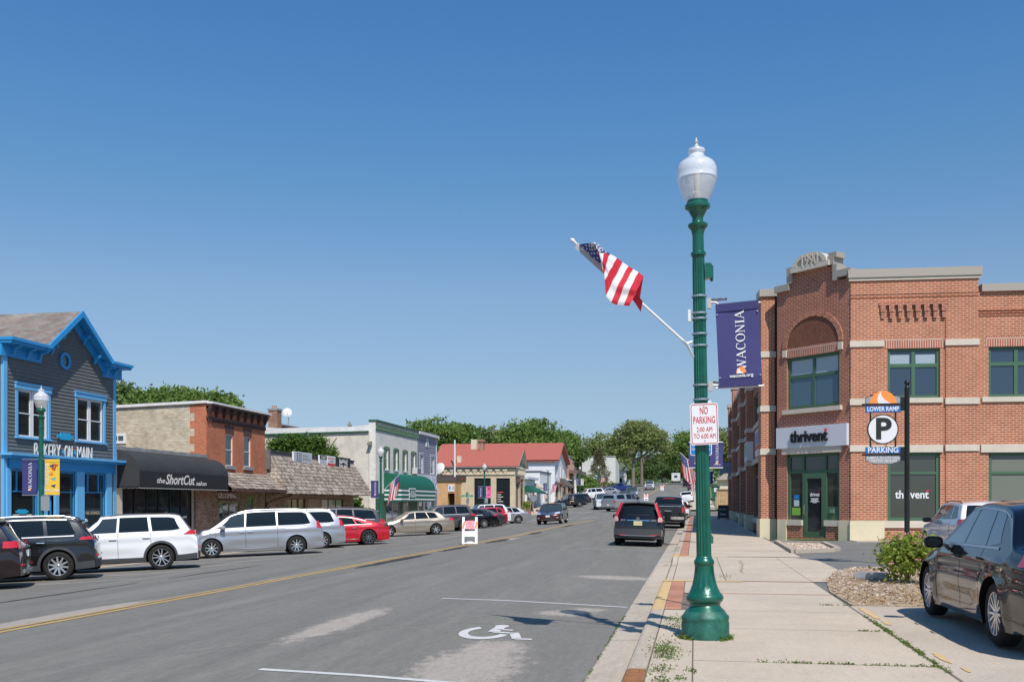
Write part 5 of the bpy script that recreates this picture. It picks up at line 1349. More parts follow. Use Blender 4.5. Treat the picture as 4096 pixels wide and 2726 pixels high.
mb.box(c_-.14, c_-.04, -.05, -.045, z_+.0, z_+.12, WL); mb.box(c_+.04, c_+.14, -.05, -.045, z_+.0, z_+.12, WL); mb.build('window_decal', b)
e0, e1 = s0+.35, s1+1.0
mb = MB(P); shakes(mb, [(e0, 1.15, 2.18), (e1, 1.15, 2.18), (s1+.2, .05, 2.98), (s0+.1, .05, 2.98)], 6, .17, 3); cn = mb.build('shake_canopy', b)
mb = MB(P); mb.box(e0, e1, 1.10, 1.22, 2.05, 2.17, BRW); mb.poly([(e0, 0, 2.10), (e1, 0, 2.10), (e1, 1.15, 2.10), (e0, 1.15, 2.10)], BRW); mb.tube([(e1-.05, 1.16, 2.08), (e1-.1, 1.1, 1.9), (e1-.5, .6, 1.75), (e1-.9, .05, 1.5), (e1-.9, .05, G0+.3)], .04, BRW, 6); mb.build('gutter', cn)
s0, s1 = yy(1066), yy(1415); b = B_('shake_roof_offices', 'low brick office row under a steep weathered shake roof', pos=(-22.5, (s0+s1)/2, G0))
wn_ = [(yy(1145), yy(1222), .25, 1.75), (yy(1287), yy(1374), .25, 1.75)]
zt = 4.30
mb = MB(P); wall(mb, s0, s1, G0, zt-.35, DKB, wn_); shell(mb, s0, s1, 14, G0, zt, DKB, ROOFT); mb.build('wall', b)
for h in wn_: window(b, P, *h, BRW, nx=3, d=-.04, glass=glass_mat('reflecting_office_glass', (.06, .08, .06), .06))
for h in ((yy(1232), yy(1276)),):
 mb = MB(P); mb.box(h[0], h[1], -.02, .03, G0, 1.75, M('tan_panel', (.30, .24, .17), .8)); mb.build('door', b)
mb = MB(P); shakes(mb, [(s0-.1, 1.3, 2.0), (s1+.10, 1.3, 2.0), (s1-.15, .10, zt-.28), (s0+.5, .10, zt-.28)], 10, .19, 5)
shakes(mb, [(s0-.12, -.1, 2.0), (s0-.1, 1.3, 2.0), (s0+.5, .1, zt-.28), (s0+.3, -.3, zt-.28)], 10, .16, 6)
mb.poly([(s1+.1, 1.3, 1.98), (s1+.1, 0, 1.98), (s1-.15, 0, zt-.3), (s1-.15, .1, zt-.3)], SHAKE3); mb.poly([(s0-.1, 1.3, 1.98), (s1+.1, 1.3, 1.98), (s1+.1, 0, 1.98), (s0-.1, 0, 1.98)], BRW); mb.build('roof', b)
GW = M('grey_weathered_board', (.16, .15, .145), .85, noise=.4, nscale=4)
mb = MB(P); mb.box(s0+.1, s1-.15, -.05, .06, zt-.30, zt-.02, GW); mb.box(s0+.05, s1-.1, -.08, .11, zt-.02, zt+.03, M('dark_ridge_metal', (.05, .05, .055), .5)); mb.box(s0-.02, s0+.12, -.08, .2, zt-1.0, zt+.05, GW); mb.build('parapet', b)
def sign_panel(name, label, px0, px1, py0, py1, face, back, d=.25, X=-22.5):
 a, c = yy(px0, X), yy(px1, X); zt2, zb2 = zz((px0+px1)/2, py0, X), zz((px0+px1)/2, py1, X)
 t = thing(name, label, 'sign', (X, (a+c)/2, zb2)); mb = MB(FX(X)); mb.box(a, c, d-.1, d, zb2, zt2, back); mb.build('panel', t)
 mb = MB(FX(X)); mb.box(a+.03, c-.03, d, d+.006, zb2+.03, zt2-.03, face); f = mb.build('face', t); return t, a, c, zb2, zt2
PALE = M('pale_grey_sign_face', (.50, .52, .56), .5); DGR = M('dark_grey_print', (.10, .10, .12), .5)
t, a, c, zb2, zt2 = sign_panel('shop_sign', 'pale grey sign with three pillars on the shake roof', 1158, 1232, 1808, 1853, PALE, WHITEB)
L_ = c-a; H_ = zt2-zb2
mb = MB(P)
for k in range(3): x = a+L_*(.18+k*.10); mb.box(x-.05, x+.05, .256, .262, zb2+H_*.22, zb2+H_*.86, DGR); mb.box(x-.09, x+.09, .256, .262, zb2+H_*.84, zb2+H_*.90, DGR); mb.box(x-.09, x+.09, .256, .262, zb2+H_*.18, zb2+H_*.24, DGR)
mb.build('pillar_logo', t)
fit_text(t, P, 'FOCUS', a+L_*.48, a+L_*.76, zb2+H_*.70, H_*.17, DGR, .258, ext=.002); fit_text(t, P, 'FINANCIAL', a+L_*.48, a+L_*.94, zb2+H_*.40, H_*.17, DGR, .258, ext=.002)
t, a, c, zb2, zt2 = sign_panel('shop_sign', 'small pale sign with a black header on the shake roof', 1263, 1292, 1820, 1862, PALE, WHITEB); mb = MB(P); mb.box(a+.02, c-.02, .256, .262, zb2+(zt2-zb2)*.62, zt2-.02, M('black_sign_face', (.015, .015, .015), .5)); mb.build('header', t)
for q, w_ in ((.84, .5), (.72, .5)): fit_text(t, P, 'DESIGN' if q > .8 else 'STUDIO', a+(c-a)*.2, a+(c-a)*.8, zb2+(zt2-zb2)*q, .09, WL, .264, ext=.002)
t, a, c, zb2, zt2 = sign_panel('shop_sign', 'white sign with a red lower band on the shake roof', 1294, 1327, 1823, 1867, M('white_sign_face', (.66, .66, .66), .5), WHITEB); mb = MB(P); mb.box(a+.02, c-.02, .256, .262, zb2+.02, zb2+(zt2-zb2)*.34, M('red_sign_band', (.6, .07, .04), .5)); mb.build('band', t)
fit_text(t, P, 'INSURANCE', a+(c-a)*.1, a+(c-a)*.9, zb2+(zt2-zb2)*.76, .1, M('red_print_pale', (.5, .15, .12), .5), .26, ext=.002); fit_text(t, P, 'AGENCY', a+(c-a)*.3, a+(c-a)*.75, zb2+(zt2-zb2)*.52, .08, DGR, .26, ext=.002)
t, a, c, zb2, zt2 = sign_panel('shop_sign', 'black sign with a white gateway emblem on the shake roof', 1329, 1387, 1829, 1874, M('black_sign_face', (.015, .015, .015), .5), M('black_sign_face', (.015, .015, .015)))
mb = MB(P); L_, H_ = c-a, zt2-zb2
for q in (.25, .75): mb.box(a+L_*q-.06, a+L_*q+.06, .256, .262, zb2+H_*.12, zb2+H_*.88, WL)
for r0, r1, zc0 in ((.36, .42, .35), (.22, .34, .32)):
 for i in range(14):
  t0, t1 = pi*(.12+.76*i/14), pi*(.12+.76*(i+1)/14); q = [(a+L_*(.5+r*.62*cos(x)), zb2+H_*(zc0+r*1.15*sin(x))) for r, x in ((r0, t0), (r1, t0), (r1, t1), (r0, t1))]; mb.prism(q, 'y', .256, .262, WL)
mb.box(a+L_*.3, a+L_*.46, .256, .262, zb2+H_*.12, zb2+H_*.32, WL); mb.box(a+L_*.54, a+L_*.7, .256, .262, zb2+H_*.12, zb2+H_*.32, WL); mb.build('gateway_emblem', t)
GRT = M('dark_green_trim', (.03, .11, .06), .6, noise=.15); GRS = M('sage_green_trim', (.16, .24, .14), .7)
WPB = brick_mat('whitewashed_brick', (.72, .69, .62), (.80, .77, .70), (.62, .58, .51), .2, .072, .16, .008)
STU = M('cream_stucco', (.60, .545, .46), .95, noise=.22, nscale=1.2, bump=.6, bscale=5)
s0, s1 = yy(1502), yy(1670); b = B_('whitewashed_building', 'two storey whitewashed brick building with a green cornice', pos=(-22.5, (s0+s1)/2, G0))
zt = 7.35
uw = [(yy(p), yy(q), 4.0, 5.55) for p, q in ((1539, 1552), (1578, 1589), (1614, 1625), (1648, 1660))]
gd = [(yy(1545), yy(1600), G0+.2, 1.9), (yy(1612), yy(1640), G0+.05, 1.9)]
mb = MB(P); wall(mb, s0, s1, G0, 2.2, GRT, gd); wall(mb, s0, s1, 2.2, zt, WPB, uw); shell(mb, s0, s1, 22, G0, zt-.7, STU, ROOFT, skip='l')
mb.poly([(s0, -.5, zt-.7), (s0, -.5, zt), (s1, -.5, zt), (s1, -.5, zt-.7)], WPB); mb.poly([(s0, 0, zt), (s1, 0, zt), (s1, -.5, zt), (s0, -.5, zt)], COPE)
mb.build('wall', b)
Ys = s0; Q = FY(Ys); xb = gx(1050, Ys)
z_e = gz(1500, 1727, Ys)
mb = MB(Q); mb.poly([(xb, 0, G0-1), (-22.98, 0, G0-1), (-22.98, 0, z_e), (xb, 0, gz(1058, 1740, Ys))], STU); mb.poly([(-23.0, 0, G0-1), (-22.5, 0, G0-1), (-22.5, 0, zt), (-23.0, 0, zt)], WPB); mb.build('side_wall', b)
mb = MB(Q); za, zb4 = gz(1058, 1740, Ys), z_e
mb.prism([(xb, za), (xb, za+.10), (-23, zb4+.10), (-23, zb4)], 'y', -.2, .14, GRT)
mb.prism([(xb, za+.10), (xb, za+.62), (xb+1.2, za+.50), (-24.2, zb4+.42), (-23, zb4+.52), (-23, zb4+.10)], 'y', -.3, .06, COPE); mb.build('roof_edge', b)
mb = MB(P); mb.box(s0-.06, s1+.04, -.5, .14, zt, zt+.12, GRT); mb.box(s0, s1, 0, .06, zt-.62, zt-.54, GRT)
for i in range(30):
 c = s0+.2+(s1-s0-.4)*i/29
 for k in range(3): mb.box(c-.07, c+.07, 0, .12-.03*k, zt-.22-.11*(k+1)+.015, zt-.22-.11*k, GRS if (i+k) % 2 else GRT)
mb.build('cornice', b)
for h in uw:
 window(b, P, *h, WHITEB, d=-.04, nz=2, fw=.06, glass=WG); mb = MB(P); mb.box(h[0]-.1, h[1]+.1, -.01, .05, h[3], h[3]+.14, GRS); mb.box(h[0]-.1, h[1]+.1, -.01, .08, h[2]-.1, h[2], WHITEB); mb.build('lintel', b)
 for a, c in ((h[0]-.32, h[0]-.08), (h[1]+.08, h[1]+.32)):
  mb = MB(P); mb.box(a, c, .01, .05, h[2]-.05, h[3]+.05, GRT); [mb.box(a+.03, c-.03, .05, .06, h[2]+j*.16, h[2]+j*.16+.08, GRS) for j in range(9)]; mb.build('shutter', b)
window(b, P, *gd[0], WHITEB, nx=2, d=-.05, fw=.08); window(b, P, *gd[1], WHITEB, d=-.05, fw=.10, name='door')
mb = MB(P); mb.box(uw[3][0]+.0, uw[3][1]+.3, -.1, .45, 3.85, 4.35, M('window_unit_white', (.55, .55, .54), .5, noise=.1)); ac = mb.build('air_conditioner', b)
mb = MB(P); [mb.box(uw[3][0]+.05, uw[3][1]+.25, .451, .46, 3.9+j*.07, 3.93+j*.07, DGR) for j in range(6)]; mb.build('grille', ac)
GA = M('green_awning_cloth', (.002, .105, .060), .6, noise=.1)
aw = round_awning('awning', 'round green awning with white stripes below shuttered windows', yy(1535), yy(1678), 3.75, 2.55, 1.62, 1.35, GA, GA, scallop=.02)
for zq in (2.42, 2.10, 1.78):
 mb = MB(P); a, c = yy(1535), yy(1678); mb.box(a-.004, c, 1.352, 1.358, zq-.055, zq+.055, WHITEB); mb.poly([(a-.006, .05, zq-.055), (a-.006, 1.355, zq-.055), (a-.006, 1.355, zq+.055), (a-.006, .05, zq+.055)], WHITEB); mb.build('stripe', aw)
a, c = ypt(1638, -21.1), ypt(1664, -21.1)
mb = MB(P); mb.box(a, c, 1.36, 1.38, 1.72, 2.62, WHITEB); mb.box(a+.1, c-.1, 1.38, 1.385, 1.80, 2.54, GA); o = mb.build('emblem_panel', aw); mb = MB(P)
for zq in (1.95, 2.1): mb.prism([(a+.15+ (c-a-.3)*i/10, zq+.05*sin(i*.9)) for i in range(11)]+[(a+.15+(c-a-.3)*i/10, zq+.07+.05*sin(i*.9)) for i in range(10, -1, -1)], 'y', 1.385, 1.39, WHITEB)
put_text(mb, 'SALON', WHITEB, lambda u, v, w: ((a+c)/2+u, 1.388+w, 2.32+v), size=.32, ext=.002); mb.build('lettering', o)
bx, by = -22.3, yy(1478); t = thing('barber_pole', 'striped barber pole bracketed to the whitewashed corner', 'barber pole', (bx, by, 1.9)); mb = MB(); mb.lathe([(.01, 0), (.12, .02), (.14, .10), (.11, .16)], STEEL, (bx, by, 1.9), 12); mb.lathe([(.11, 1.0), (.14, 1.06), (.10, 1.16), (.01, 1.2)], STEEL, (bx, by, 1.9), 12); mb.build('cap', t)
mb = MB()
for k in range(24):
 for j in range(14):
  a0, a1 = 2*pi*j/14, 2*pi*(j+1)/14; z0_, z1_ = .16+.035*k, .16+.035*(k+1); m_ = (FRED, FWHT, FBLU, FWHT)[((j+k) // 2) % 4]
  mb.poly([(bx+.09*cos(a0), by+.09*sin(a0), 1.9+z0_), (bx+.09*cos(a1), by+.09*sin(a1), 1.9+z0_), (bx+.09*cos(a1), by+.09*sin(a1), 1.9+z1_), (bx+.09*cos(a0), by+.09*sin(a0), 1.9+z1_)], m_)
mb.build('striped_cylinder', t)
qx, qz = gx(1480, Ys), gz(1480, 1780, Ys); t = thing('flood_light', 'small flood light fixed high on the stucco wall', 'flood light', (qx, Ys, qz)); mb = MB(Q); mb.prism([(qx-.12, qz), (qx+.2, qz+.05), (qx+.2, qz+.28), (qx-.05, qz+.22)], 'y', .1, .4, M('aged_metal', (.25, .24, .2), .6)); mb.tube([(qx, 0, qz+.2), (qx, .2, qz+.2)], .04, STEEL, 6); mb.build('lamp_head', t)
CHB = brick_mat('old_chimney_brick', (.30, .13, .08), (.42, .22, .14), (.3, .25, .2), .2, .072, .35)
Yc = Ys+2.5; x0, x1 = gx(1073, Yc), gx(1109, Yc); z0_, z1_ = gz(1090, 1712, Yc), gz(1090, 1640, Yc)
mb = MB(); mb.box(x0, x1, Yc, Yc+.8, z0_-.6, z1_, CHB); mb.box(x0-.05, x1+.05, Yc-.05, Yc+.85, z1_, z1_+.14, GREYM); ch = mb.build('chimney', b)
for q in (.35, .6): mb = MB(); mb.lathe([(.11, 0), (.10, .25), (.0, .26)], M('clay_pot', (.45, .25, .18), .8), (x0+(x1-x0)*q, Yc+.35, z1_+.14), 10); mb.build('chimney_pot', ch)
mb = MB(); x2 = gx(1148, Yc+3); mb.prism([(x1-.8, z0_-.6), (x1-.8, z0_+.55), (x1+.1, z0_+.25), (x2, z0_+.05), (x2, z0_-.6)], 'y', Yc+1, Yc+8, M('brown_roof_block', (.10, .08, .07), .9)); mb.build('roof_block', b)
def dish(px, py, Y, R_, label, ang=0.5):
 x, z = gx(px, Y), gz(px, py, Y); t = thing('satellite_dish', label, 'satellite dish', (x, Y, z-.8)); mb = MB(); vs = []; fs = []
 for i in range(6):
  for j in range(16): r = R_*i/5; vs.append(Vector((r*cos(2*pi*j/16), -.25*R_+.28*(r/R_)**2*R_*1.0, r*1.1*sin(2*pi*j/16))))
 Rm = Matrix.Rotation(ang, 3, 'Z') @ Matrix.Rotation(-.5, 3, 'X'); vs = [tuple(Rm @ v+Vector((x, Y, z))) for v in vs]
 for i in range(5):
  for j in range(16): fs.append((i*16+j, i*16+(j+1) % 16, (i+1)*16+(j+1) % 16, (i+1)*16+j))
 mb.mesh(vs, fs, M('dish_grey', (.60, .58, .55), .5), True); mb.build('reflector', t)
 mb = MB(); mb.tube([(x, Y+.05, z), (x+.08, Y+.1, z-.4), (x+.02, Y+.1, z-.95)], .03, STEEL, 6); mb.build('mast', t); mb = MB(); e = Rm @ Vector((0, -.55*R_*2, -.2)); mb.tube([(x, Y, z-R_), tuple(Vector((x, Y, z))+e)], .015, STEEL, 5); mb.build('feed_arm', t)
dish(1149, 1648, Ys+2.2, .36, 'grey satellite dish on the roof beside the brick chimney', .4)
x, z = gx(1399, Ys+3), gz(1399, 1708, Ys+3); t = thing('roof_vent', 'small galvanised vent pipe on the whitewashed building roof', 'vent', (x, Ys+3, z-.4)); mb = MB(); mb.lathe([(.12, -.5), (.12, .1), (.16, .12), (.16, .22), (.08, .26), (.08, .40), (.0, .4)], M('aged_metal', (.25, .24, .2), .6), (x, Ys+3, z), 10); mb.build('pipe', t)
LIL = M('lilac_grey_clapboard', (.235, .235, .29), .6, noise=.08, nscale=2); LILW = M('pale_lilac_trim', (.58, .58, .64), .6)
s0, s1 = yy(1670)+.03, yy(1745); b = B_('lilac_clapboard_shop', 'narrow two storey lilac grey clapboard shop with white trim', pos=(-22.5, (s0+s1)/2, G0))
uw = [(yy(1678), yy(1691), 4.0, 5.5), (yy(1721), yy(1736), 4.0, 5.5)]; gd = [(yy(1676), yy(1694), G0+.4, 2.2), (yy(1700), yy(1718), G0+.05, 2.2), (yy(1726), yy(1741), G0+.4, 2.2)]
zt = 7.2; mb = MB(P); wall(mb, s0, s1, 2.7, zt, LIL, uw, clap=.21); wall(mb, s0, s1, G0, 2.7, LILW, gd); shell(mb, s0, s1, 18, G0, zt, LIL, ROOFT); mb.build('wall', b)
mb = MB(P); mb.box(s0-.02, s1+.15, -.2, .25, zt, zt+.22, LILW); mb.box(s0, s1, -.02, .05, zt-.4, zt, LIL); mb.box(s1-.14, s1+.03, -.1, .06, G0, zt, LILW); mb.box(s0, s1+.1, 0, .22, 2.7, 2.85, LILW); mb.box(s0, s1, 0, .06, 3.2, 3.9, LILW); mb.box(s0, s1+.3, 0, .45, 2.0+.35, 2.45, LILW); mb.build('trim', b)
mb = MB(P); mb.box(yy(1722), yy(1738), .06, .09, 2.9, 3.75, M('pale_sign_board', (.5, .5, .55), .6)); mb.build('sign_board', b)
for h in uw+gd: window(b, P, *h, WHITEB, d=-.03, nz=2, fw=.08, glass=WGL if h[2] > 3 else WG);
for h in uw: casing(b, P, *h, LILW, .10, .12, .03)
c, z = yy(1707), zz(1707, 1786); mb = MB(P); mb.prism([(c+.42*cos(pi*i/12), z+.75*sin(pi*i/12)) for i in range(13)], 'y', .02, .07, WHITEB); vo = mb.build('half_round_vent', b); mb = MB(P); [mb.box(c-.3+.03*j, c+.3-.03*j, .071, .078, z+.06+.1*j, z+.10+.1*j, DGR) for j in range(6)]; mb.build('louvre', vo)
t = thing('cutout_board', 'white round topped board standing by the lilac shop door', 'cut-out board', (-21.9, yy(1716), G0)); mb = MB(FX(-21.9)); c = yy(1714, -21.9); mb.prism([(c+.62*cos(2*pi*i/20), 1.5+.52*sin(2*pi*i/20)) for i in range(20)], 'y', 0, .04, WHITEB); mb.prism([(c-.55, G0), (c+.55, G0), (c+.2, 1.05), (c-.2, 1.05)], 'y', .0, .038, WHITEB); mb.build('board', t)
STB = brick_mat('cream_stone_brick', (.54, .44, .30), (.62, .52, .37), (.48, .41, .30), .24, .08, .18, .006); STT = M('cream_stone_trim', (.66, .57, .42), .8, noise=.1)
REDR = M('red_roof_shingle', (.36, .10, .075), .9, noise=.18, nscale=5, bump=.4, bscale=14); ORB = brick_mat('orange_brick', (.60, .30, .12), (.70, .40, .18), (.45, .33, .2), .22, .075, .2)
XS, YS = at(2060, 122); FSX, FSY = FX(XS), FY(YS); g0 = gl_(YS)-.3
b = B_('cream_brick_corner_shop', 'cream brick corner building with a red gable roof and scalloped frieze', pos=(XS, YS, g0))
xw = gx(1735, YS); Ye = on_x(2098, XS)[0]; Ym = on_x(2081, XS)[0]; ze = gz(2060, 1862, YS); zr = EYE+(2010-1794)/FPX*on_x(2081, XS)[1]
ho = [(gx(1897, YS), gx(1963, YS), g0+.3, gz(1930, 1911, YS)), (gx(1985, YS), gx(2040, YS), g0+.3, gz(2010, 1911, YS))]
mb = MB(FSY); wall(mb, xw, XS, g0, ze, STB, ho, reveal=.35); mb.build('wall', b)
hf = [(YS+.8, YS+2.8, g0+.5, ho[0][3]), (YS+4, YS+6.6, g0+.5, ho[0][3])]
mb = MB(FSX); wall(mb, YS, Ye, g0, ze, STB, hf, reveal=.3); mb.build('front_wall', b)
mb = MB(FSX); mb.prism([(YS+.2, ze), (Ye-.2, ze), (Ym, zr-.2)], 'y', -.3, -.1, M('pale_green_gable', (.42, .47, .36), .7))
for k in range(6): zq = ze+.25+k*.26; w_ = (zr-.3-zq)/(zr-ze)*(Ye-YS)/2*.62; mb.box(Ym-w_, Ym+w_, -.1, -.04, zq, zq+.13, GRT)
mb.build('gable', b)
for h in ho: window(b, FSY, *h, M('dark_bronze_frame', (.02, .018, .016)), d=-.1, nx=2 if h is ho[1] else 1, fw=.12, zsplit=[h[3]-1.4])
for h in hf: window(b, FSX, *h, M('dark_bronze_frame', (.02, .018, .016)), d=-.1, fw=.12, nx=2)
mb = MB(); q = .45
for (ya, yb) in ((YS-.35, Ym), (Ye+.35, Ym)): mb.poly([(xw, ya, ze-.05), (XS+.5, ya, ze-.05), (XS+.5, yb, zr), (xw, yb, zr)], REDR); mb.poly([(xw, ya, ze-.17), (XS+.5, ya, ze-.17), (XS+.5, yb, zr-.12), (xw, yb, zr-.12)], M('pale_soffit', (.5, .5, .47), .7))
mb.build('roof', b)
mb = MB(FSY); mb.box(xw, XS+.1, .0, .10, ze-.28, ze-.10, M('dark_eave_board', (.09, .07, .06), .7)); mb.box(xw, XS, .0, .14, ze-1.05, ze-.92, STT)
n = int((XS-xw)/.95)
for i in range(n): c = xw+.5+i*.95; mb.box(c-.28, c+.28, .0, .16, ze-.62, ze-.30, STT); mb.box(c-.14, c+.14, .0, .18, ze-.92, ze-.72, STT)
mb.build('frieze', b)
mb = MB(FSX); [mb.box(YS+.2+i*.5, YS+.45+i*.5, 0, .14, ze-1.0, ze-.35, STT) for i in range(14)]; mb.box(YS, Ye, 0, .18, ze-.3, ze-.12, STT); mb.build('frieze', b)
DKS = M('dark_brown_sign', (.07, .045, .035), .5); SFR = M('red_orange_letters', (.80, .12, .05), .45)
x0, x1, z0_, z1_ = gx(1767, YS), gx(1865, YS), gz(1816, 1922, YS), gz(1816, 1903, YS)
t = thing('shop_sign', 'long dark sign with red-orange letters on the cream brick corner shop', 'sign', (x0, YS, z0_)); mb = MB(FSY); mb.box(x0, x1, .02, .15, z0_, z1_, DKS); mb.build('panel', t)
mb = MB(FSY); vs, fs = text_geo('StateFarm', size=1, bold=.012, ext=.02); a = min(v[0] for v in vs); w_ = max(v[0] for v in vs)-a; k = (x1-x0)*.56/w_; mb.mesh([(x0+(x1-x0)*.30+(v[0]-a)*k, .17+v[2], (z0_+z1_)/2+v[1]*k*.9) for v in vs], fs, SFR); mb.build('lettering', t)
mb = MB(FSY); [mb.prism([(x0+(x1-x0)*.22+p+.2*cos(2*pi*i/12), (z0_+z1_)/2+q+.10*sin(2*pi*i/12)) for i in range(12)], 'y', .15, .18, SFR) for p, q in ((-.2, -.08), (.2, -.08), (0, .12))]; mb.build('three_oval_logo', t)
mb = MB(FSX); mb.box(YS+.6, YS+3.2, .02, .12, ze-2.2, ze-1.3, DKS); mb.box(YS+.75, YS+3.05, .12, .13, ze-1.95, ze-1.55, M('muted_red_sign', (.3, .08, .07), .6)); tag(mb.build('shop_sign'), 'small dark sign on the street front of the cream brick shop', 'sign')
mb = MB(FSY); c = gx(2000, YS); [mb.box(c-.5, c+.4-.3*(k % 2), -.12, -.11, g0+2.6-k*.28, g0+2.68-k*.28, WL if k else SFR) for k in range(5)]; mb.build('door_lettering', b)
for px0, px1, pt, pb, m_, nm, dy in ((1884, 1906, 1757, 1800, STT, 'tan', 4.5), (1917, 1933, 1757, 1802, CHB, 'brick', 3.2), (1828, 1843, 1823, 1864, STT, 'low tan', .6)):
 Y_ = YS+dy; mb = MB(); mb.box(gx(px0, Y_), gx(px1, Y_), Y_, Y_+.8, gz(px0, pb, Y_)-.8, gz(px0, pt, Y_), m_)
 if nm == 'brick': mb.box(gx(px0, Y_)-.12, gx(px1, Y_)+.12, Y_-.1, Y_+.9, gz(px0, pt+8, Y_), gz(px0, pt+2, Y_), m_)
 mb.build('chimney', b)
dish(1756, 1872, YS-1, .75, 'grey satellite dish at the left edge of the cream brick shop', -.3)
x, z = gx(1819, YS-.6), gz(1819, 1758, YS-.6); t = thing('flag_pole', 'bare white flagpole in front of the red roof', 'flagpole', (x, YS-.6, gz(1819, 1922, YS-.6))); mb = MB(); mb.tube([(x, YS-.6, gz(1819, 1922, YS-.6)), (x, YS-.6, z)], [.12, .09], WHITEB, 8); mb.build('pole', t)
b = B_('orange_brick_annex', 'low orange brick annex with a dark parapet beside the cream shop', pos=(gx(1780, YS-3), YS-3, g0))
Q3 = FY(YS-3.2); Yq = YS-3.2; x0, x1, zt = gx(1740, Yq), gx(1821, Yq), gz(1780, 1924, Yq); hh = [(gx(1791, Yq), gx(1819, Yq), g0, gz(1800, 1971, Yq))]
mb = MB(Q3); wall(mb, x0, x1, g0, zt, ORB, hh, reveal=1.2); mb.poly([(x1, 0, g0), (x1, -3.1, g0), (x1, -3.1, zt), (x1, 0, zt)], ORB); mb.poly([(hh[0][0], -1.2, g0), (hh[0][1], -1.2, g0), (hh[0][1], -1.2, hh[0][3]), (hh[0][0], -1.2, hh[0][3])], M('dark_wood_door', (.10, .05, .02), .7)); mb.build('wall', b)  # door panel is plain dark brown, set back in the opening
mb = MB(Q3); mb.box(x0, x1+.1, -3.1, .15, zt, zt+.55, M('dark_eave_board', (.09, .07, .06))); mb.build('parapet', b)
mb = MB(Q3); mb.box(gx(1793, Yq), gx(1817, Yq), .0, .08, gz(1805, 1964, Yq), gz(1805, 1937, Yq), WHITEB); sb = mb.build('sign_board', b); mb = MB(Q3); a = gx(1797, Yq); mb.box(a, a+.18, .08, .09, gz(1800, 1958, Yq), gz(1800, 1942, Yq), SIGNB); [mb.box(a+.32, a+.65, .08, .09, gz(1800, 1944+k*5, Yq)-.05, gz(1800, 1944+k*5, Yq), DGR) for k in range(3)]; mb.build('printing', sb)
XW = -22.0; YW = on_x(2219, XW)[0]; Yf = on_x(2262, XW)[0]; Ym = on_x(2237, XW)[0]; g0 = gl_(YW)-.5
WCL = M('white_clapboard', (.70, .70, .72), .6, noise=.05)
ze = gz(2215, 1836, YW); zr = EYE+(2010-1771)/FPX*on_x(2237, XW)[1]
b = B_('white_gabled_house', 'tall white clapboard house with a long red roof', pos=(XW, YW, g0)); xw = gx(1735, YW)
mb = MB(FY(YW)); wall(mb, xw, XW, g0, ze, WCL, clap=.22); mb.build('side_wall', b)
up = [(YW+2.0, YW+3.2, g0+4.4, g0+6.6), (YW+6, YW+7.2, g0+4.4, g0+6.6), (YW+9.5, YW+10.7, g0+4.2, g0+6.2)]; up = [u for u in up if u[1] < Yf]
lo = [(YW+1.2, YW+4.6, g0+.6, g0+3.0), (YW+8, Yf-1, g0+.6, g0+3.0)]
mb = MB(FX(XW)); wall(mb, YW, Yf, g0+3.4, ze, WCL, up, clap=.22); wall(mb, YW, Yf, g0, g0+3.4, CREAM, lo); mb.poly([(YW, 0, ze), (Yf, 0, ze), (Ym, 0, zr-.1)], WCL); mb.build('front_wall', b)
for h in up: window(b, FX(XW), *h, WHITEB, nz=2, fw=.1);
for h in lo: window(b, FX(XW), *h, BRW, nx=2, fw=.1)
mb = MB()
for ya, yb in ((YW-.5, Ym), (Yf+.5, Ym)): mb.poly([(xw, ya, ze-.1), (XW+.7, ya, ze-.1), (XW+.7, yb, zr+.05), (xw, yb, zr+.05)], REDR); mb.poly([(xw, ya, ze-.35), (XW+.7, ya, ze-.35), (XW+.7, yb, zr-.2), (xw, yb, zr-.2)], REDR)
mb.prism([(YW-.5, ze-.1), (Ym, zr+.05), (Yf+.5, ze-.1), (Yf+.5, ze-.35), (Ym, zr-.25), (YW-.5, ze-.35)], 'x', XW+.7, XW+.8, REDR); mb.build('roof', b)
def small_awning(name, label, X, s0, s1, zt, zb, D, m, side=True):
 t = thing(name, label, 'awning', (X, s0, zb)); mb = MB(FX(X)); mb.poly([(s0, .02, zt), (s1, .02, zt), (s1, D, zb), (s0, D, zb)], m)
 for s in (s0, s1): mb.poly([(s, .02, zt), (s, D, zb), (s, .02, zb)], m)
 mb.box(s0, s1, D-.02, D+.01, zb-.22, zb, m); mb.build('canopy', t)
small_awning('awning', 'brown sloping awning on the white gabled house', XW, YW+6, Yf-.3, g0+4.4, g0+3.0, 1.6, M('brown_awning_cloth', (.10, .085, .075), .8))
mb = MB(FX(XW)); mb.box(YW-.0, YW+6, .0, .4, g0+3.3, g0+3.6, M('red_brown_band', (.28, .10, .07), .8)); mb.build('shop_cornice', b)
YB = on_x(2159, XW)[0]; YB2 = on_x(2203, XW)[0]; zt = gz(2159, 1886, YB); g0 = gl_(YB)-.4
b = B_('low_white_shop', 'low flat white painted shop with a dark roof edge', pos=(XW, YB, g0))
ho = [(YB+2.5, YB+4, g0+.9, g0+3.4), (YB+5.5, YB+7.5, g0+.9, g0+3.4)]
mb = MB(FX(XW)); wall(mb, YB, YB2, g0, zt, WHITEB, ho); shell(mb, YB, YB2, 14, g0, zt, WHITEB, ROOFT); mb.build('wall', b); mb = MB(FX(XW)); mb.box(YB-.1, YB2, -14, .12, zt, zt+.16, M('dark_blue_edge', (.05, .07, .09), .6)); mb.build('roof_edge', b)
for h in ho: window(b, FX(XW), *h, WHITEB, nx=2, fw=.1)
YA = on_x(2100, XW)[0]; YA2 = on_x(2140, XW)[0]; g0 = gl_(YA)-.4; zt = gz(2100, 1913, YA)
b = B_('grey_trim_shop', 'small shop with pale grey cornice behind the green awning', pos=(XW, YA, g0)); ho = [(YA+.6, YA2-.8, g0+.6, g0+2.6)]
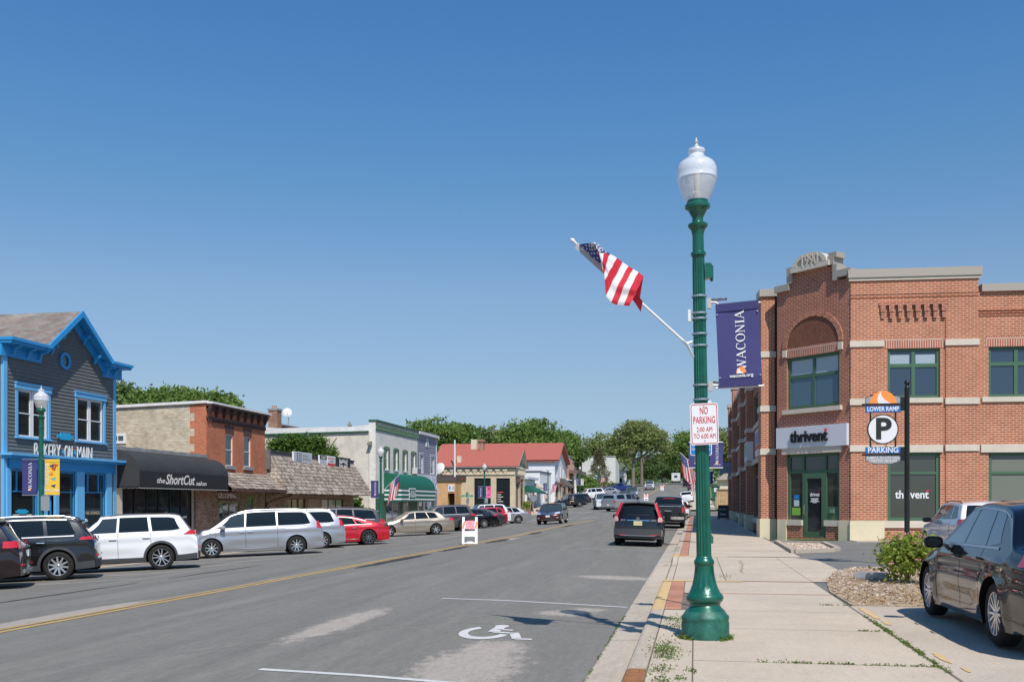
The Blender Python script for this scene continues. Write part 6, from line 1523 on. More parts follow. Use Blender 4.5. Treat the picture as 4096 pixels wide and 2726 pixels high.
mb = MB(FX(XW)); wall(mb, YA, YA2, g0, zt, WHITEB, ho); shell(mb, YA, YA2, 9, g0, zt, M('green_lattice', (.2, .3, .2), .8), ROOFT); mb.box(YA-.2, YA2+.2, -.1, .5, zt-.05, zt+.25, LILW); mb.build('wall', b); window(b, FX(XW), *ho[0], WHITEB, nx=3, fw=.1)
mb = MB(FX(XW))
for q in (YA+.2, YA2-.2): mb.box(q-.15, q+.15, 0, .25, g0, g0+2.9, WHITEB)
mb.build('pilaster', b)
small_awning('awning', 'green sloping awning on the small far shop', XW, YA-.2, YA2-1, gz(2100, 1940, YA), gz(2100, 1966, YA), 1.7, GA)
small_awning('awning', 'cream sloping awning next to the green one', XW, YA2-.6, YB-.2, gz(2130, 1932, YA2), gz(2130, 1952, YA2), 1.4, M('cream_awning_cloth', (.55, .48, .40), .8))
XP = -22.0; Y0, Y1 = on_x(2258, XP)[0]+1.5, on_x(2304, XP)[0]; g0 = gl_(Y0)-.5; PNK = M('pink_stucco', (.62, .36, .26), .85, noise=.08); zt = zz(2258, 1848, XP)
b = B_('pink_stepped_building', 'pink building with a stepped parapet and small cornice', pos=(XP, Y0, g0)); L_ = Y1-Y0
ho = [(Y0+L_*.12, Y0+L_*.42, g0+.6, g0+3.2), (Y0+L_*.55, Y0+L_*.9, g0+.6, g0+3.2)]
mb = MB(FX(XP)); wall(mb, Y0, Y1, g0, zt-.5, PNK, ho); mb.box(Y0+L_*.18, Y0+L_*.82, -.4, 0, zt-.5, zt+.5, PNK); mb.box(Y0+L_*.36, Y0+L_*.64, -.4, 0, zt+.5, zt+1.3, PNK); shell(mb, Y0, Y1, 14, g0, zt-.5, PNK, ROOFT); mb.build('wall', b)
mb = MB(FX(XP)); [mb.box(Y0+L_*a, Y0+L_*c, -.5, .15, z, z+.22, GRS) for a, c, z in ((0, .2, zt-.5), (.8, 1, zt-.5), (.17, .37, zt+.5), (.63, .83, zt+.5), (.35, .65, zt+1.3))]; mb.build('coping', b)
mb = MB(FX(XP)); mb.box(Y0, Y1, 0, .5, g0+3.6, g0+3.8, WHITEB); [mb.box(Y0+.3+i*.8, Y0+.6+i*.8, 0, .4, g0+3.3, g0+3.6, DGR) for i in range(int(L_/.8))]; mb.build('cornice', b)
for h in ho: window(b, FX(XP), *h, BRW, nx=2, fw=.1)
mb = MB(FX(XP)); put_text(mb, 'THE TOWNE', DGR, lambda u, v, w: ((Y0+Y1)/2+u, .02+w, zt-1.6+v), size=1.3, ext=.01, xs=.8); put_text(mb, 'SHOP', DGR, lambda u, v, w: ((Y0+Y1)/2+u, .02+w, zt-2.8+v), size=.7, ext=.01); mb.build('lettering', b)
Yp, Yq_ = on_x(2300, -21.0)[0], on_x(2330, -21.0)[0]; g0 = gl_(Yp)-.4
b = B_('white_column_porch', 'small porch on thick white columns with a brown roof edge', 'porch', pos=(-21, Yp, g0)); mb = MB(FX(-21.0)); mb.box(Yp-1, Yq_+1, -5, .6, g0+4.6, g0+5.2, M('brown_roof_edge', (.16, .11, .09), .8)); mb.build('roof', b)
for q in (Yp, (Yp+Yq_)/2, Yq_): mb = MB(); mb.lathe([(.45, 0), (.45, .9), (.30, .95), (.26, 4.4), (.38, 4.6)], WHITEB, (-21, q, g0), 12); mb.build('column', b)
mb = MB(FX(-21.0)); mb.box(Yp-1, Yq_+1, -5, -4.6, g0, g0+4.6, WHITEB); mb.build('wall', b)
YC = 232; g0 = gl_(YC)-.5; x0, x1 = gx(2328, YC), gx(2462, YC); zt = gz(2400, 1826, YC)
b = B_('pale_block_building', 'large pale flat-roofed building behind the brown conifer', pos=(x0, YC, g0)); Wb = brick_mat('pale_painted_block', (.60, .61, .58), (.66, .67, .63), (.5, .5, .48), .4, .2, .08)
Q4 = FY(YC); ho = [(x1-4.2, x1-3.0, g0+1, g0+3.4), (x0+2, x0+5, g0+1, g0+3)]
mb = MB(Q4); wall(mb, x0, x1, g0-1, zt, Wb, ho); mb.poly([(x1, 0, g0-1), (x1, -12, g0-1), (x1, -12, zt-1.4), (x1, 0, zt)], Wb); mb.poly([(x0, 0, zt), (x1, 0, zt), (x1, -12, zt-1.4), (x0, -12, zt)], ROOFT); mb.build('wall', b)
for h in ho: window(b, Q4, *h, WHITEB, nz=2, fw=.12)
mb = MB(Q4); mb.box(x0, x1+.1, -.3, .12, zt, zt+.2, GREYM); mb.build('coping', b)
YH = 262; g0 = gl_(YH)-.2; x0, x1 = gx(2455, YH), gx(2506, YH)
b = B_('porch_house', 'small pale house with a green roof and a white columned porch', 'house', pos=(x0, YH, g0)); Q5 = FY(YH); z1_, z2_ = gz(2480, 1878, YH), gz(2470, 1850, YH)
mb = MB(Q5); wall(mb, x0-6, x1, g0-1, z1_, WCL, [(x0+1, x0+2.6, g0, g0+2.4)], clap=.25); mb.build('wall', b); window(b, Q5, x0+1, x0+2.6, g0, g0+2.4, WHITEB, fw=.15)
mb = MB(Q5); mb.prism([(x0-6.5, z1_-.2), (x1+.6, z1_-.2), (x1-1, z2_), (x0-5, z2_)], 'y', -8, .5, M('green_grey_shingle', (.17, .21, .15), .9, noise=.2)); mb.build('roof', b)
pz = gz(2470, 1902, YH); mb = MB(Q5); mb.prism([(x0-1.5, pz-.4), (x1-.4, pz-.4), (x1-.4, pz), ((x0+x1)/2-1, pz+1.1), (x0-1.5, pz)], 'y', .6, 3.2, WHITEB); mb.build('porch_roof', b)
for q in (x0-1.2, x0+1.0, x1-.7): mb = MB(Q5); mb.box(q-.22, q+.22, 2.6, 3.0, g0, pz-.4, WHITEB); mb.build('porch_column', b)
mb = MB(Q5); mb.box(x0-2, x1, .5, 3.4, g0-1.5, g0+.0, CONC2); mb.build('porch_floor', b)
YV = 222; x0, x1 = gx(2366, YV), gx(2432, YV); g0 = gl_(YV)
mb = MB(FY(YV)); mb.box(x0, x1, -.4, 0, g0-1, gz(2400, 1938, YV), M('grey_board_fence', (.28, .27, .26), .9, noise=.2)); tag(mb.build('retaining_wall'), 'grey retaining wall below the brown conifer', 'wall')
YK = 150; x0, x1, z0_, z1_ = gx(2862, YK), gx(2995, YK), rise(YK), gz(2880, 1892, YK)
b = B_('tan_roof_house', 'low house with a tan hipped roof beyond the brick building', 'house', (x0, YK, z0_)); mb = MB(FY(YK)); mb.box(x0+.5, x1, -9, 0, z0_-.5, gz(2880, 1918, YK), STT); mb.build('wall', b); mb = MB(FY(YK)); mb.prism([(x0, gz(2880, 1918, YK)), (x1, gz(2880, 1918, YK)), (x1, z1_), (x0+1.3, z1_)], 'y', -9, .6, M('tan_shingle', (.42, .36, .29), .9, noise=.15)); mb.build('roof', b)
YK = 116; x0, x1 = gx(2866, YK), gx(2925, YK); z0_, z1_ = gz(2880, 2020, YK), gz(2880, 1958, YK)
t = thing('planter_box', 'large tan wooden box with an overhanging brown rim on the far corner', 'wooden box', (x0, YK, z0_)); TW = M('tan_wood_boards', (.52, .34, .18), .85, noise=.3, nscale=3)
mb = MB(FY(YK)); [mb.box(x0+(x1-x0)*i/7+.01, x0+(x1-x0)*(i+1)/7-.01, -1.5, 0, z0_-.3, z1_, TW) for i in range(7)]; mb.build('boards', t); mb = MB(FY(YK)); mb.box(x0-.1, x1+.1, -1.6, .1, z1_, z1_+.10, M('brown_rim_board', (.30, .17, .09), .8)); mb.build('rim', t)
YK = 132; x0, x1 = gx(2850, YK), gx(2874, YK); t = thing('dumpster', 'dark green dumpster with a white placard beyond the side street', 'dumpster', (x0, YK, rise(YK)))
mb = MB(FY(YK)); zb = gz(2860, 1950, YK); mb.prism([(x0, zb-1.5), (x1, zb-1.5), (x1+.15, zb+.15), (x0-.15, zb+.15)], 'y', -1.5, 0, M('dumpster_green', (.02, .11, .06), .5, noise=.2)); mb.build('bin', t); mb = MB(FY(YK)); mb.box(x0-.2, x1+.2, -1.6, .1, zb+.15, zb+.25, DGR); mb.build('lid', t); mb = MB(FY(YK)); mb.box(x0+.2, x0+.6, .0, .02, zb-.5, zb, WHITEB); mb.build('placard', t)
for sgn_, nm in ((0, 'low'),):
 YK = 126; x0, x1 = gx(2862, YK), gx(2960, YK); mb = MB(FY(YK)); mb.box(x0, x1, -.3, 0, rise(YK)-.2, gz(2880, 1953, YK)-1.0, CONC2); tag(mb.build('retaining_wall'), 'low pale wall below the grass beyond the side street', 'wall')
def stop_back(px, Z, y_top, y_bot, edge, label):
 x, y = at(px, Z); g = ground_z(x, y); t = thing('stop_sign', label, 'stop sign', (x, y, g)); OFF[t.name] = (0, 0, 0); zc_ = EYE-((y_top+y_bot)/2-2010)/FPX*Z-g; R_ = (y_bot-y_top)/FPX*Z/2/cos(pi/8)
 mb = MB(); mb.tube([(0, 0, 0), (0, 0, zc_+R_)], .035, STEEL, 6); mb.build('post', t)
 mb = MB(); pts = [(R_*cos(pi/8+k*pi/4), zc_+R_*sin(pi/8+k*pi/4)) for k in range(8)]; mb.prism(pts, 'y', -.045, -.04, SIGNK); pl = mb.build('plate', t)
 t.rotation_euler = (0, 0, edge); return t, g, x, y
stop_back(2134, 116, 1980, 2005, -.15, 'back of a stop sign facing the oncoming lane by the chalkboard')
t, g, x, y = stop_back(1869, 96, 1989, 2016, radians(78), 'stop sign seen edge-on at the near side street corner')
t2 = thing('street_name_sign', 'green street name blades on top of the edge-on stop sign', 'street sign', (x, y, g)); OFF[t2.name] = (0, 0, 0)
zs_ = EYE-(1982-2010)/FPX*96-g; mb = MB(); mb.tube([(0, 0, zs_-.4), (0, 0, zs_+.45)], .03, STEEL, 6); mb.build('post', t2)
SG = M('street_sign_green', (.0, .25, .15), .4); mb = MB(); mb.box(-.55, .55, -.01, .01, zs_-.1, zs_+.1, SG); bl = mb.build('blade', t2); mb = MB(); put_text(mb, 'ELM ST W', WHITEP, lambda u, v, w: (u, -.012-w, zs_+v), size=.17, ext=.001); mb.build('lettering', bl); mb = MB(); mb.box(-.01, .01, -.5, .5, zs_+.12, zs_+.32, SG); mb.build('blade', t2)
def aframe(name, label, px, Z, w, h, face, frame, lines, lean_=.22, yaw=0.0, cat='A-frame sign'):
 x, y = at(px, Z); g = ground_z(x, y); t = thing(name, label, cat, (x, y, g)); OFF[t.name] = (0, 0, 0)
 for sg, nm in ((-1, 'front_panel'), (1, 'rear_panel')):
  mb = MB(); f = lambda a, b_, o=0: (a, sg*(lean_*(1-b_/h)*h+.03)+sg*o, b_)
  for q in ([(-w/2, 0), (-w/2+.06, 0), (-w/2+.06, h), (-w/2, h)], [(w/2-.06, 0), (w/2, 0), (w/2, h), (w/2-.06, h)], [(-w/2, h-.06), (w/2, h-.06), (w/2, h), (-w/2, h)], [(-w/2, .12), (w/2, .12), (w/2, .18), (-w/2, .18)]):
   mb.poly([f(a, b_, .03) for a, b_ in q], frame); mb.poly([f(a, b_, 0) for a, b_ in q], frame)
   for i in range(4): j = (i+1) % 4; mb.poly([f(*q[i], 0), f(*q[j], 0), f(*q[j], .03), f(*q[i], .03)], frame)
  mb.poly([f(a, b_, .012) for a, b_ in ((-w/2+.05, .15), (w/2-.05, .15), (w/2-.05, h-.05), (-w/2+.05, h-.05))], face); o = mb.build(nm, t)
  if sg < 0:
   mb = MB()
   for s_, zq, sz, m_ in lines: put_text(mb, s_, m_, lambda u, v, k: (u, f(0, zq+v, .016+k)[1], zq+v), size=sz, ext=.001, xs=.9, shear=.15)
   if lines: mb.build('lettering', o)
 t.rotation_euler = (0, 0, yaw); return t
CHK = M('black_chalkboard', (.02, .02, .022), .7, noise=.2); BW = M('dark_stained_wood', (.12, .08, .05), .7)
aframe('sidewalk_board', 'black chalkboard A-frame sign standing by the brick building', 2893, 80, .80, 1.18, CHK, BW, [('Boutique', .85, .17, WL), ('Open', .45, .24, WL)], .22, -.25)
aframe('sidewalk_board', 'green chalkboard A-frame by the far shop corner', 2115, 118, .95, 1.35, M('green_chalkboard', (.05, .12, .08), .7), M('pale_wood', (.5, .33, .2), .7), [('Flowers', 1.0, .2, WL), ('Gifts', .7, .2, WL), ('Sale', .4, .2, WL)], .2, -.6)
x, y = at(2902, 82); z = EYE+(2010-1870)/FPX*82; t = thing('hanging_sign', 'grey-blue square sign with a round boutique logo', 'sign', (x, y, z)); OFF[t.name] = (0, 0, 0); GB = M('grey_blue_sign', (.22, .29, .40), .5)
mb = MB(); mb.prism(rrect(.92, .92, .12), 'y', -.03, .03, GB); pl = mb.build('panel', t); mb = MB(); mb.tube([(-.4, 0, .5), (.75, 0, .5)], .025, M('black_sign_bracket', (.02, .02, .02), .5), 6); mb.build('bracket', t)
mb = MB()
for i in range(28):
 a, c = 2*pi*i/28, 2*pi*(i+1)/28; mb.prism([(r*cos(q), r*sin(q)) for r, q in ((.37, a), (.395, a), (.395, c), (.37, c))], 'y', -.036, -.03, DGR)
put_text(mb, 'Sweet Chicks', DGR, lambda u, v, k: (u, -.034-k, .08+v), size=.15, ext=.001, shear=.3); put_text(mb, 'Boutique', DGR, lambda u, v, k: (u, -.034-k, -.13+v), size=.14, ext=.001, shear=.3); mb.build('printing', pl)
OR = M('reflective_orange', (.85, .25, .05), .4); PP = M('pink_paper_notice', (.75, .35, .40), .7); PVC = M('white_plastic_barricade', (.74, .74, .73), .5, noise=.06, nscale=6)
def barricade(px, Z, label, rot=0.0, X=None):
 x, y = at(px, Z); g = road_z(x, y); t = thing('barricade', label, 'barricade', (x, y, g), 'white folding barricades on the centre line'); OFF[t.name] = (0, 0, 0); w, h = .62, 1.08
 for sg, nm in ((-1, 'front_frame'), (1, 'rear_frame')):
  mb = MB(); f = lambda a, b_, o: (a, sg*(.30*(1-b_/h)+.02+o), b_)
  def slab(a0, a1, b0, b1, b0r=None):
   P8 = [f(a, b_, o) for o in (0, .045) for a, b_ in ((a0, b0), (a1, b0), (a1, b1), (a0, b1))]; mb.mesh(P8, [(0, 1, 2, 3), (4, 7, 6, 5), (0, 4, 5, 1), (1, 5, 6, 2), (2, 6, 7, 3), (3, 7, 4, 0)], PVC)
  slab(-w/2, -w/2+.10, 0, h); slab(w/2-.10, w/2, 0, h); slab(-w/2+.10, w/2-.10, .60, .90); slab(-w/2+.10, w/2-.10, .30, .52); slab(-w/2+.10, w/2-.10, .02, .07)
  o = mb.build(nm, t)
  if sg < 0:
   mb = MB();
   for i in range(4):
    a = -w/2+i*.17
    mb.poly([f(a, .62, .05), f(a+.07, .62, .05), f(a+.13, .90, .05), f(a+.06, .90, .05)], OR)
   mb.build('orange_stripe', o)
   mb = MB(); mb.poly([f(-.19, .60, .054), f(.20, .61, .054), f(.19, .94, .054), f(-.17, .93, .054)], PP); n_ = mb.build('paper_notice', t); mb = MB()
   put_text(mb, 'NO PARKING', SIGNR, lambda u, v, k: (.03+u, f(0, .89+v, .058+k)[1], .89+v), size=.055, ext=.0005); [put_text(mb, s_, SIGNR, lambda u, v, k: (.01+u, f(0, zq+v, .058+k)[1], zq+v), size=.034, ext=.0005) for s_, zq in (('MONDAY', .84), ('THROUGH THIS AREA', .80), ('TO', .76), ('STREET WORK', .72), ('6 AM TO 6 PM', .66))]; mb.build('lettering', n_)
 mb = MB(); mb.mesh([(.25*cos(2*pi*i/10)*(1-j*.3), -.20+.1*sin(2*pi*i/10)*(1-j*.3), .01+.045*j+.01*sin(i*2)) for j in range(3) for i in range(10)], [(j*10+i, j*10+(i+1) % 10, (j+1)*10+(i+1) % 10, (j+1)*10+i) for j in range(2) for i in range(10)]+[tuple(20+i for i in range(10))], M('white_sandbag', (.6, .6, .57), .8, noise=.2), True); mb.build('sandbag', t)
 t.rotation_euler = (0, 0, rot)
barricade(1880, 40.2, 'white A-frame barricade with pink notice, nearest of the three', .18); barricade(2584, 150, 'white barricade with pink notice on the hill, middle of the three', .1); barricade(2648, 205, 'white barricade with pink notice farthest up the hill', .1)
RB = brick_mat('red_utility_brick', (.39, .112, .052), (.46, .150, .075), (.54, .41, .30), .27, .0905, .14, .0125, bump=.35)
RBC = brick_mat('red_arch_brick', (.33, .085, .048), (.38, .12, .068), (.50, .37, .28), .27, .0905, .14, .012, bump=.35)
RBS = brick_mat('red_soldier_brick', (.37, .12, .075), (.42, .15, .10), (.62, .48, .38), .093, .40, .14, .014, bump=.35)
STN = M('pale_cast_stone', (.60, .53, .43), .8, noise=.08, nscale=2); CRB = M('cream_base_paint', (.66, .58, .40), .75, noise=.05); CMT = M('beige_metal_coping', (.40, .35, .29), .45, .15); WGR = M('window_frame_green', (.06, .135, .075), .5)
WIN1 = glass_mat('office_window_blue', (.025, .05, .085), .05, .7, .02); WINB = glass_mat('window_with_blind', (.33, .40, .44), .2, .7, .01); WIND = glass_mat('dim_shop_window', (.045, .05, .04), .05, .8, .02)
A_ = Vector(at(3059, 43.6)); Bp = Vector(at(3402, 40.0))
uB = Vector((CY*cos(radians(6.9))+SY_*sin(radians(6.9)), 0)); ang = radians(10.4-6.9)
uB = Vector((cos(ang), sin(ang))); nB = Vector((uB.y, -uB.x))
PB = Fr(Bp, uB, nB); uC = (Bp-A_).normalized(); nC = Vector((uC.y, -uC.x)); LC = (Bp-A_).length; PC = Fr(A_, uC, nC)
def sB(px): # s on front wall for an image column
 dx, dy = ray(px); # Bp + u*s = t*(dx,dy)
 det = uB.x*(-dy)-uB.y*(-dx); s = (-Bp.x*(-dy)+Bp.y*(-dx))/det; return s
def zB(px, py):
 s = sB(px); p = Bp+uB*s; dx, dy = ray(px); return EYE-(py-2010)/FPX*(p.y/dy)
def sC(px):
 dx, dy = ray(px); det = uC.x*(-dy)-uC.y*(-dx); return (-A_.x*(-dy)+A_.y*(-dx))/det
def zC(px, py):
 s = sC(px); p = A_+uC*s; dx, dy = ray(px); return EYE-(py-2010)/FPX*(p.y/dy)
b = B_('brick_corner_building', 'red brick two storey corner building with cream bands dated 1990', pos=(A_.x, A_.y, 0))
b1t, b1b = zB(3440, 1779), zB(3440, 1805); b2t, b2b = zB(3440, 1595), zB(3440, 1620); b3t, b3b = zB(3440, 1363), zB(3440, 1388); zbase = zB(3440, 2081); zt1 = zB(3440, 1112); ztt = zB(3440, 1080)
zt2 = zB(4000, 1165)
sP1 = sB(3532); sW1a, sW1b = sB(3550), sB(3760); sP2, sP2e = sB(3782), sB(3912); sW2a, sW2b = sB(3954), sB(4180); sEnd = 16.0
uw1 = (sW1a, sW1b, b2t+.02, zB(3650, 1392)); lw1 = (sW1a, sW1b, zbase, zB(3650, 1808)); uw2 = (sW2a, sW2b, b2t+.02, zB(4000, 1385)); lw2 = (sW2a, sW2b, zbase, zB(4000, 1808))
mb = MB(PB); wall(mb, 0, sP2e, 0, ztt-.05, RB, [uw1, lw1], reveal=.2); wall(mb, sP2e, sEnd, 0, zt2, RB, [uw2, lw2], reveal=.2)
mb.poly([(sP2e, 0, zt2), (sP2e, -6, zt2), (sP2e, -6, ztt), (sP2e, 0, ztt)], RB)
mb.box(sW1a-.1, sW1b+.1, .003, .012, uw1[3], uw1[3]+.36, RBS); mb.box(sW2a-.1, sW2b+.2, .003, .012, uw2[3], uw2[3]+.40, RBS)
mb.box(0, sP1, 0, .05, .0+zbase+.02, b1b, RB); mb.box(0, sP1, 0, .05, b1t, b2b, RB); mb.box(0, sP1, 0, .05, b2t, b3b, RB); mb.box(0, sP2e, 0, .05, b3t+1.5, ztt-.1, RB); mb.box(0, sP1, 0, .05, b3t, b3t+1.5, RB); mb.box(sP2, sP2e, 0, .05, b3t, b3t+1.5, RB)
for a, c in ((b1t, b2b), (b2t, b3b), (zbase, b1b)): mb.box(sP2, sP2e, 0, .05, a, c, RB)
zr_ = zB(3440, 1180)
for k in (0, .13): mb.box(0, sP2e, .05, .075, zr_-k, zr_-k+.07, RB)
for k in range(3): mb.box(sP2e, sEnd, .0, .03+.02*k, zt2-.95+.1*k, zt2-.9+.1*k, RB)
mb.build('wall', b)
mb = MB(PB); zc_ = zB(3650, 1220); n = 8
mb.box(sW1a-.35, sW1b+.28, .05, .11, zc_, zc_+.12, RBC)
for i in range(n):
 c = sW1a-.2+(sW1b-sW1a+.33)*i/(n-1)
 for k, (w_, d_) in enumerate(((.20, .09), (.20, .09), (.14, .06), (.14, .06))): mb.box(c-w_/2, c+w_/2, .05, .05+d_, zc_-.13*(k+1), zc_-.13*k-.004, RBC)
mb.build('corbel_table', b)
mb = MB(PB)
for t_, bb in ((b1t, b1b), (b2t, b2b), (b3t, b3b)): mb.box(-.04, sP1+.03, 0, .10, bb, t_, STN); mb.box(sP2-.03, sP2e+.03, 0, .10, bb, t_, STN)
mb.box(sP1+.03, sP2-.12, 0, .07, uw1[2]-.20, uw1[2]-.0, STN); mb.box(sP1+.14, sP2-.12, 0, .07, lw1[3], b1t, STN); mb.box(sW2a-.25, sEnd, 0, .07, uw2[2]-.2, uw2[2], STN); mb.box(sW2a-.3, sEnd, 0, .07, lw2[3], b1t, STN)
ck = sB(4038); mb.prism([(ck-.20, uw2[3]+.0), (ck+.20, uw2[3]+.0), (ck+.32, uw2[3]+.5), (ck-.32, uw2[3]+.5)], 'y', 0, .06, STN)
mb.box(sP1+.03, sP2-.1, .0, .08, zbase-.28, zbase, STN); mb.build('stone_band', b)
mb = MB(PB); mb.box(-.05, sP1+.03, 0, .12, -.1, zbase, CRB); mb.box(sP2-.03, sP2e+.1, 0, .12, -.1, zbase, CRB); mb.build('base_course', b)
mb = MB(PB); mb.box(-.12, sP2e+.12, -.5, .16, ztt-.33, ztt, CMT); mb.box(-.08, sP2e+.08, -.4, .11, ztt-.45, ztt-.33, STN); mb.box(sP2e+.12, sEnd, -.5, .12, zt2-.0, zt2+.30, CMT); mb.build('coping', b)
for w_, g_, lab in ((uw1, WIN1, None), (uw2, WIN1, None)):
 o = window(b, PB, *w_, WGR, d=-.08, fw=.11, nx=2, bar=.14, glass=g_, zsplit=[w_[2]+(w_[3]-w_[2])*.66], th=.08)
ww = sW1b-sW1a; zs_ = uw1[2]+(uw1[3]-uw1[2])*.66
for q in (0, 1):
 mb = MB(PB); a = sW1a+.12+q*ww/2*1.0-q*.02; mb.box(a, a+ww*.37, -.125, -.12, zs_+.06, zs_+.43, WINB); mb.build('blind', b)
for w_ in (lw1, lw2): window(b, PB, *w_, WGR, d=-.08, fw=.13, glass=WIND, zsplit=[w_[2]+(w_[3]-w_[2])*.70], bar=.10, th=.08)
mb = MB(PB); mb.box(lw2[0]+.15, lw2[1]-.1, -.124, -.12, lw2[2]+.2, lw2[3]-.2, M('grey_green_blind', (.16, .17, .14), .6)); mb.build('blind', b)
THW = M('white_window_letters', (.75, .75, .75), .5); HRT = M('red_heart_mark', (.80, .02, .08), .5)
def thrivent(root, P, a, c, z, hgt, m, d, ext=.03):
 mb = MB(P); vs, fs = text_geo('thrivent', size=1, ext=ext, bold=.022); x0, x1 = min(v[0] for v in vs), max(v[0] for v in vs); y0, y1 = min(v[1] for v in vs), max(v[1] for v in vs)
 mb.mesh([(a+(v[0]-x0)*(c-a)/(x1-x0), d+v[2], z+(v[1]-(y0+y1)/2)*hgt/(y1-y0)) for v in vs], fs, m); o = mb.build('lettering', root)
 mb = MB(P); r = hgt*.13; cx = c-r*1.1; cz = z+hgt*.40; pts = [(cx+r*1.15*(16*sin(t)**3)/16, cz+r*1.1*(13*cos(t)-5*cos(2*t)-2*cos(3*t)-cos(4*t))/14) for t in [2*pi*i/20 for i in range(20)]]; mb.prism(pts, 'y', d+ext, d+ext+.006, HRT); mb.build('heart_mark', o)
thrivent(b, PB, sB(3583), sB(3718), zB(3650, 1976), .33, THW, -.11, .004)
cP0 = sC(3112); wa, wb = sC(3147), sC(3357); cb = (zC(3250, 1630), zC(3250, 1425)); zsill = zC(3250, 1630)
zd = zC(3250, 1805); cPe = LC
topL, topM, topT = zC(3125, 1170), zC(3160, 1100), zC(3250, 1085)
up = (wa, wb, zC(3250, 1629), zC(3250, 1418)); dn = (wa, wb, .05, zC(3250, 1812))
mb = MB(PC); wall(mb, cP0-.05, cPe, 0, topL, RBC, [up, dn], reveal=.25)
x1_, x2_ = sC(3163), sC(3338); mb.poly([(x1_, 0, topL), (x2_, 0, topL), (x2_, 0, topM), (x1_, 0, topM)], RBC)
for e in (x1_, x2_): mb.poly([(e, 0, topL), (e, -.5, topL), (e, -.5, topM), (e, 0, topM)], RBC)
mb.poly([(x1_, 0, topM-.02), (x2_, 0, topM-.02), (x2_, -.5, topM-.02), (x1_, -.5, topM-.02)], RBC)
ac, ar = (wa+wb)/2, (wb-wa)/2-.02; az_ = up[3]+.42; rz = (zC(3250, 1265)-az_)
n = 26
for i in range(n):
 a, c = pi*i/n, pi*(i+1)/n; q = [(ac+r*cos(t)*1.0, az_+(r/ar)*rz*sin(t)) for r, t in ((ar, a), (ar+.22, a), (ar+.22, c), (ar, c))]; mb.prism(q, 'y', .0, .05, RBC if i % 2 else RB)
mb.box(wa, wb, .003, .02, up[3], up[3]+.40, RBS)
mb.build('bay_wall', b)
mb = MB(PC); mb.prism([(ac-ar+.02, az_)]+[(ac+(ar-.02)*cos(pi-pi*i/20), az_+(rz-.02)*sin(pi*i/20)) for i in range(1, 20)]+[(ac+ar-.02, az_)], 'y', .001, .012, brick_mat('painted_hole_arch_brick', (.33, .085, .048), (.38, .12, .068), (.10, .07, .05), .135, .0905, .14, .021))  # no real holes: thick dark mortar colour paints the shade inside them
mb.build('arch_infill', b)
mb = MB(PC)
for e in (wa-.18, wb-.02): mb.box(e, e+.20, 0, .08, up[3]+.05, up[3]+.35, STN)
mb.box(wa-.15, wb+.15, 0, .14, up[2]-.20, up[2]-.02, STN); mb.box(wa-.18, wb+.15, 0, .12, dn[3], dn[3]+.28, STN); mb.build('stone_band', b)
mb = MB(PC); mb.box(cP0, wa, .0, .06, -.1, zbase, CRB); mb.box(wb, cPe, .0, .06, -.1, zbase, CRB); mb.build('base_course', b)
mb = MB(PC); t_ = .28
mb.box(cP0-.1, x1_+.0, -.5, .14, topL, topL+t_, CMT); mb.box(x1_-.12, x1_+.16, -.5, .14, topL+t_, topM+t_, CMT); mb.box(x1_+.16, ac-ar*.62, -.5, .14, topM, topM+t_, CMT)
mb.box(ac+ar*.62, x2_+.05, -.5, .14, topM, topM+t_, CMT); mb.box(x2_-.22, x2_+.18, -.45, .12, topM+t_, topM+t_+.22, CMT); mb.box(x2_+.0, x2_+.2, -.5, .14, topL, topM-.0, CMT); mb.box(x2_+.2, cPe+.1, -.5, .14, topL+.1, topL+.1+t_, CMT); mb.build('coping', b)
mb = MB(PC); R_ = ar*.66; dz = topM; H_ = zC(3250, 1012)-dz
pts = [(ac-R_-.1, dz), (ac+R_+.1, dz), (ac+R_+.1, dz+H_*.30)]+[(ac+R_*cos(pi*i/16), dz+H_*.30+H_*.70*sin(pi*i/16)) for i in range(17)]+[(ac-R_-.1, dz+H_*.30)]; mb.prism(pts, 'y', -.3, .16, M('date_stone', (.52, .48, .42), .8, noise=.1)); ds = mb.build('date_stone', b)
mb = MB(PC)
for i in range(14):
 a, c = pi*i/14, pi*(i+1)/14; q = [(ac+r*cos(t), dz+H_*.30+r/R_*H_*.70*sin(t)) for r, t in ((R_*.76, a), (R_, a), (R_, c), (R_*.76, c))]; mb.prism(q, 'y', .16, .22, STN)
mb.box(ac-R_-.1, ac+R_+.1, .16, .22, dz, dz+H_*.28, STN)
put_text(mb, '1990', STN, lambda u, v, w: (ac+u, .20+w, dz+H_*.52+v), size=.66, ext=.035, bold=.012, xs=.70); mb.build('date_numerals', ds)
o = window(b, PC, *up, WGR, d=-.10, fw=.13, nx=2, bar=.12, glass=glass_mat('corner_window_glass', (.06, .12, .17), .05, .7, .02), zsplit=[up[2]+(up[3]-up[2])*.62], th=.08)
mb = MB(PC); zs2 = up[2]+(up[3]-up[2])*.64; mb.box(up[0]+.14, ac-.08, -.15, -.146, zs2+.05, up[3]-.12, WINB); mb.box(ac+.08, up[1]-.14, -.15, -.146, zs2, up[3]-.12, WINB); mb.build('blind', b)
da, dc = sC(3213), sC(3293); ztr = zC(3250, 1885)
mb = MB(PC); mb.box(wa, wb, -.16, -.08, dn[3]-.13, dn[3], WGR); mb.box(wa, wa+.13, -.16, -.08, 0, dn[3], WGR); mb.box(wb-.13, wb, -.16, -.08, 0, dn[3], WGR); mb.box(da-.10, da, -.16, -.07, 0, dn[3], WGR); mb.box(dc, dc+.10, -.16, -.07, 0, dn[3], WGR); mb.box(wa, wb, -.155, -.085, ztr-.06, ztr+.06, WGR)
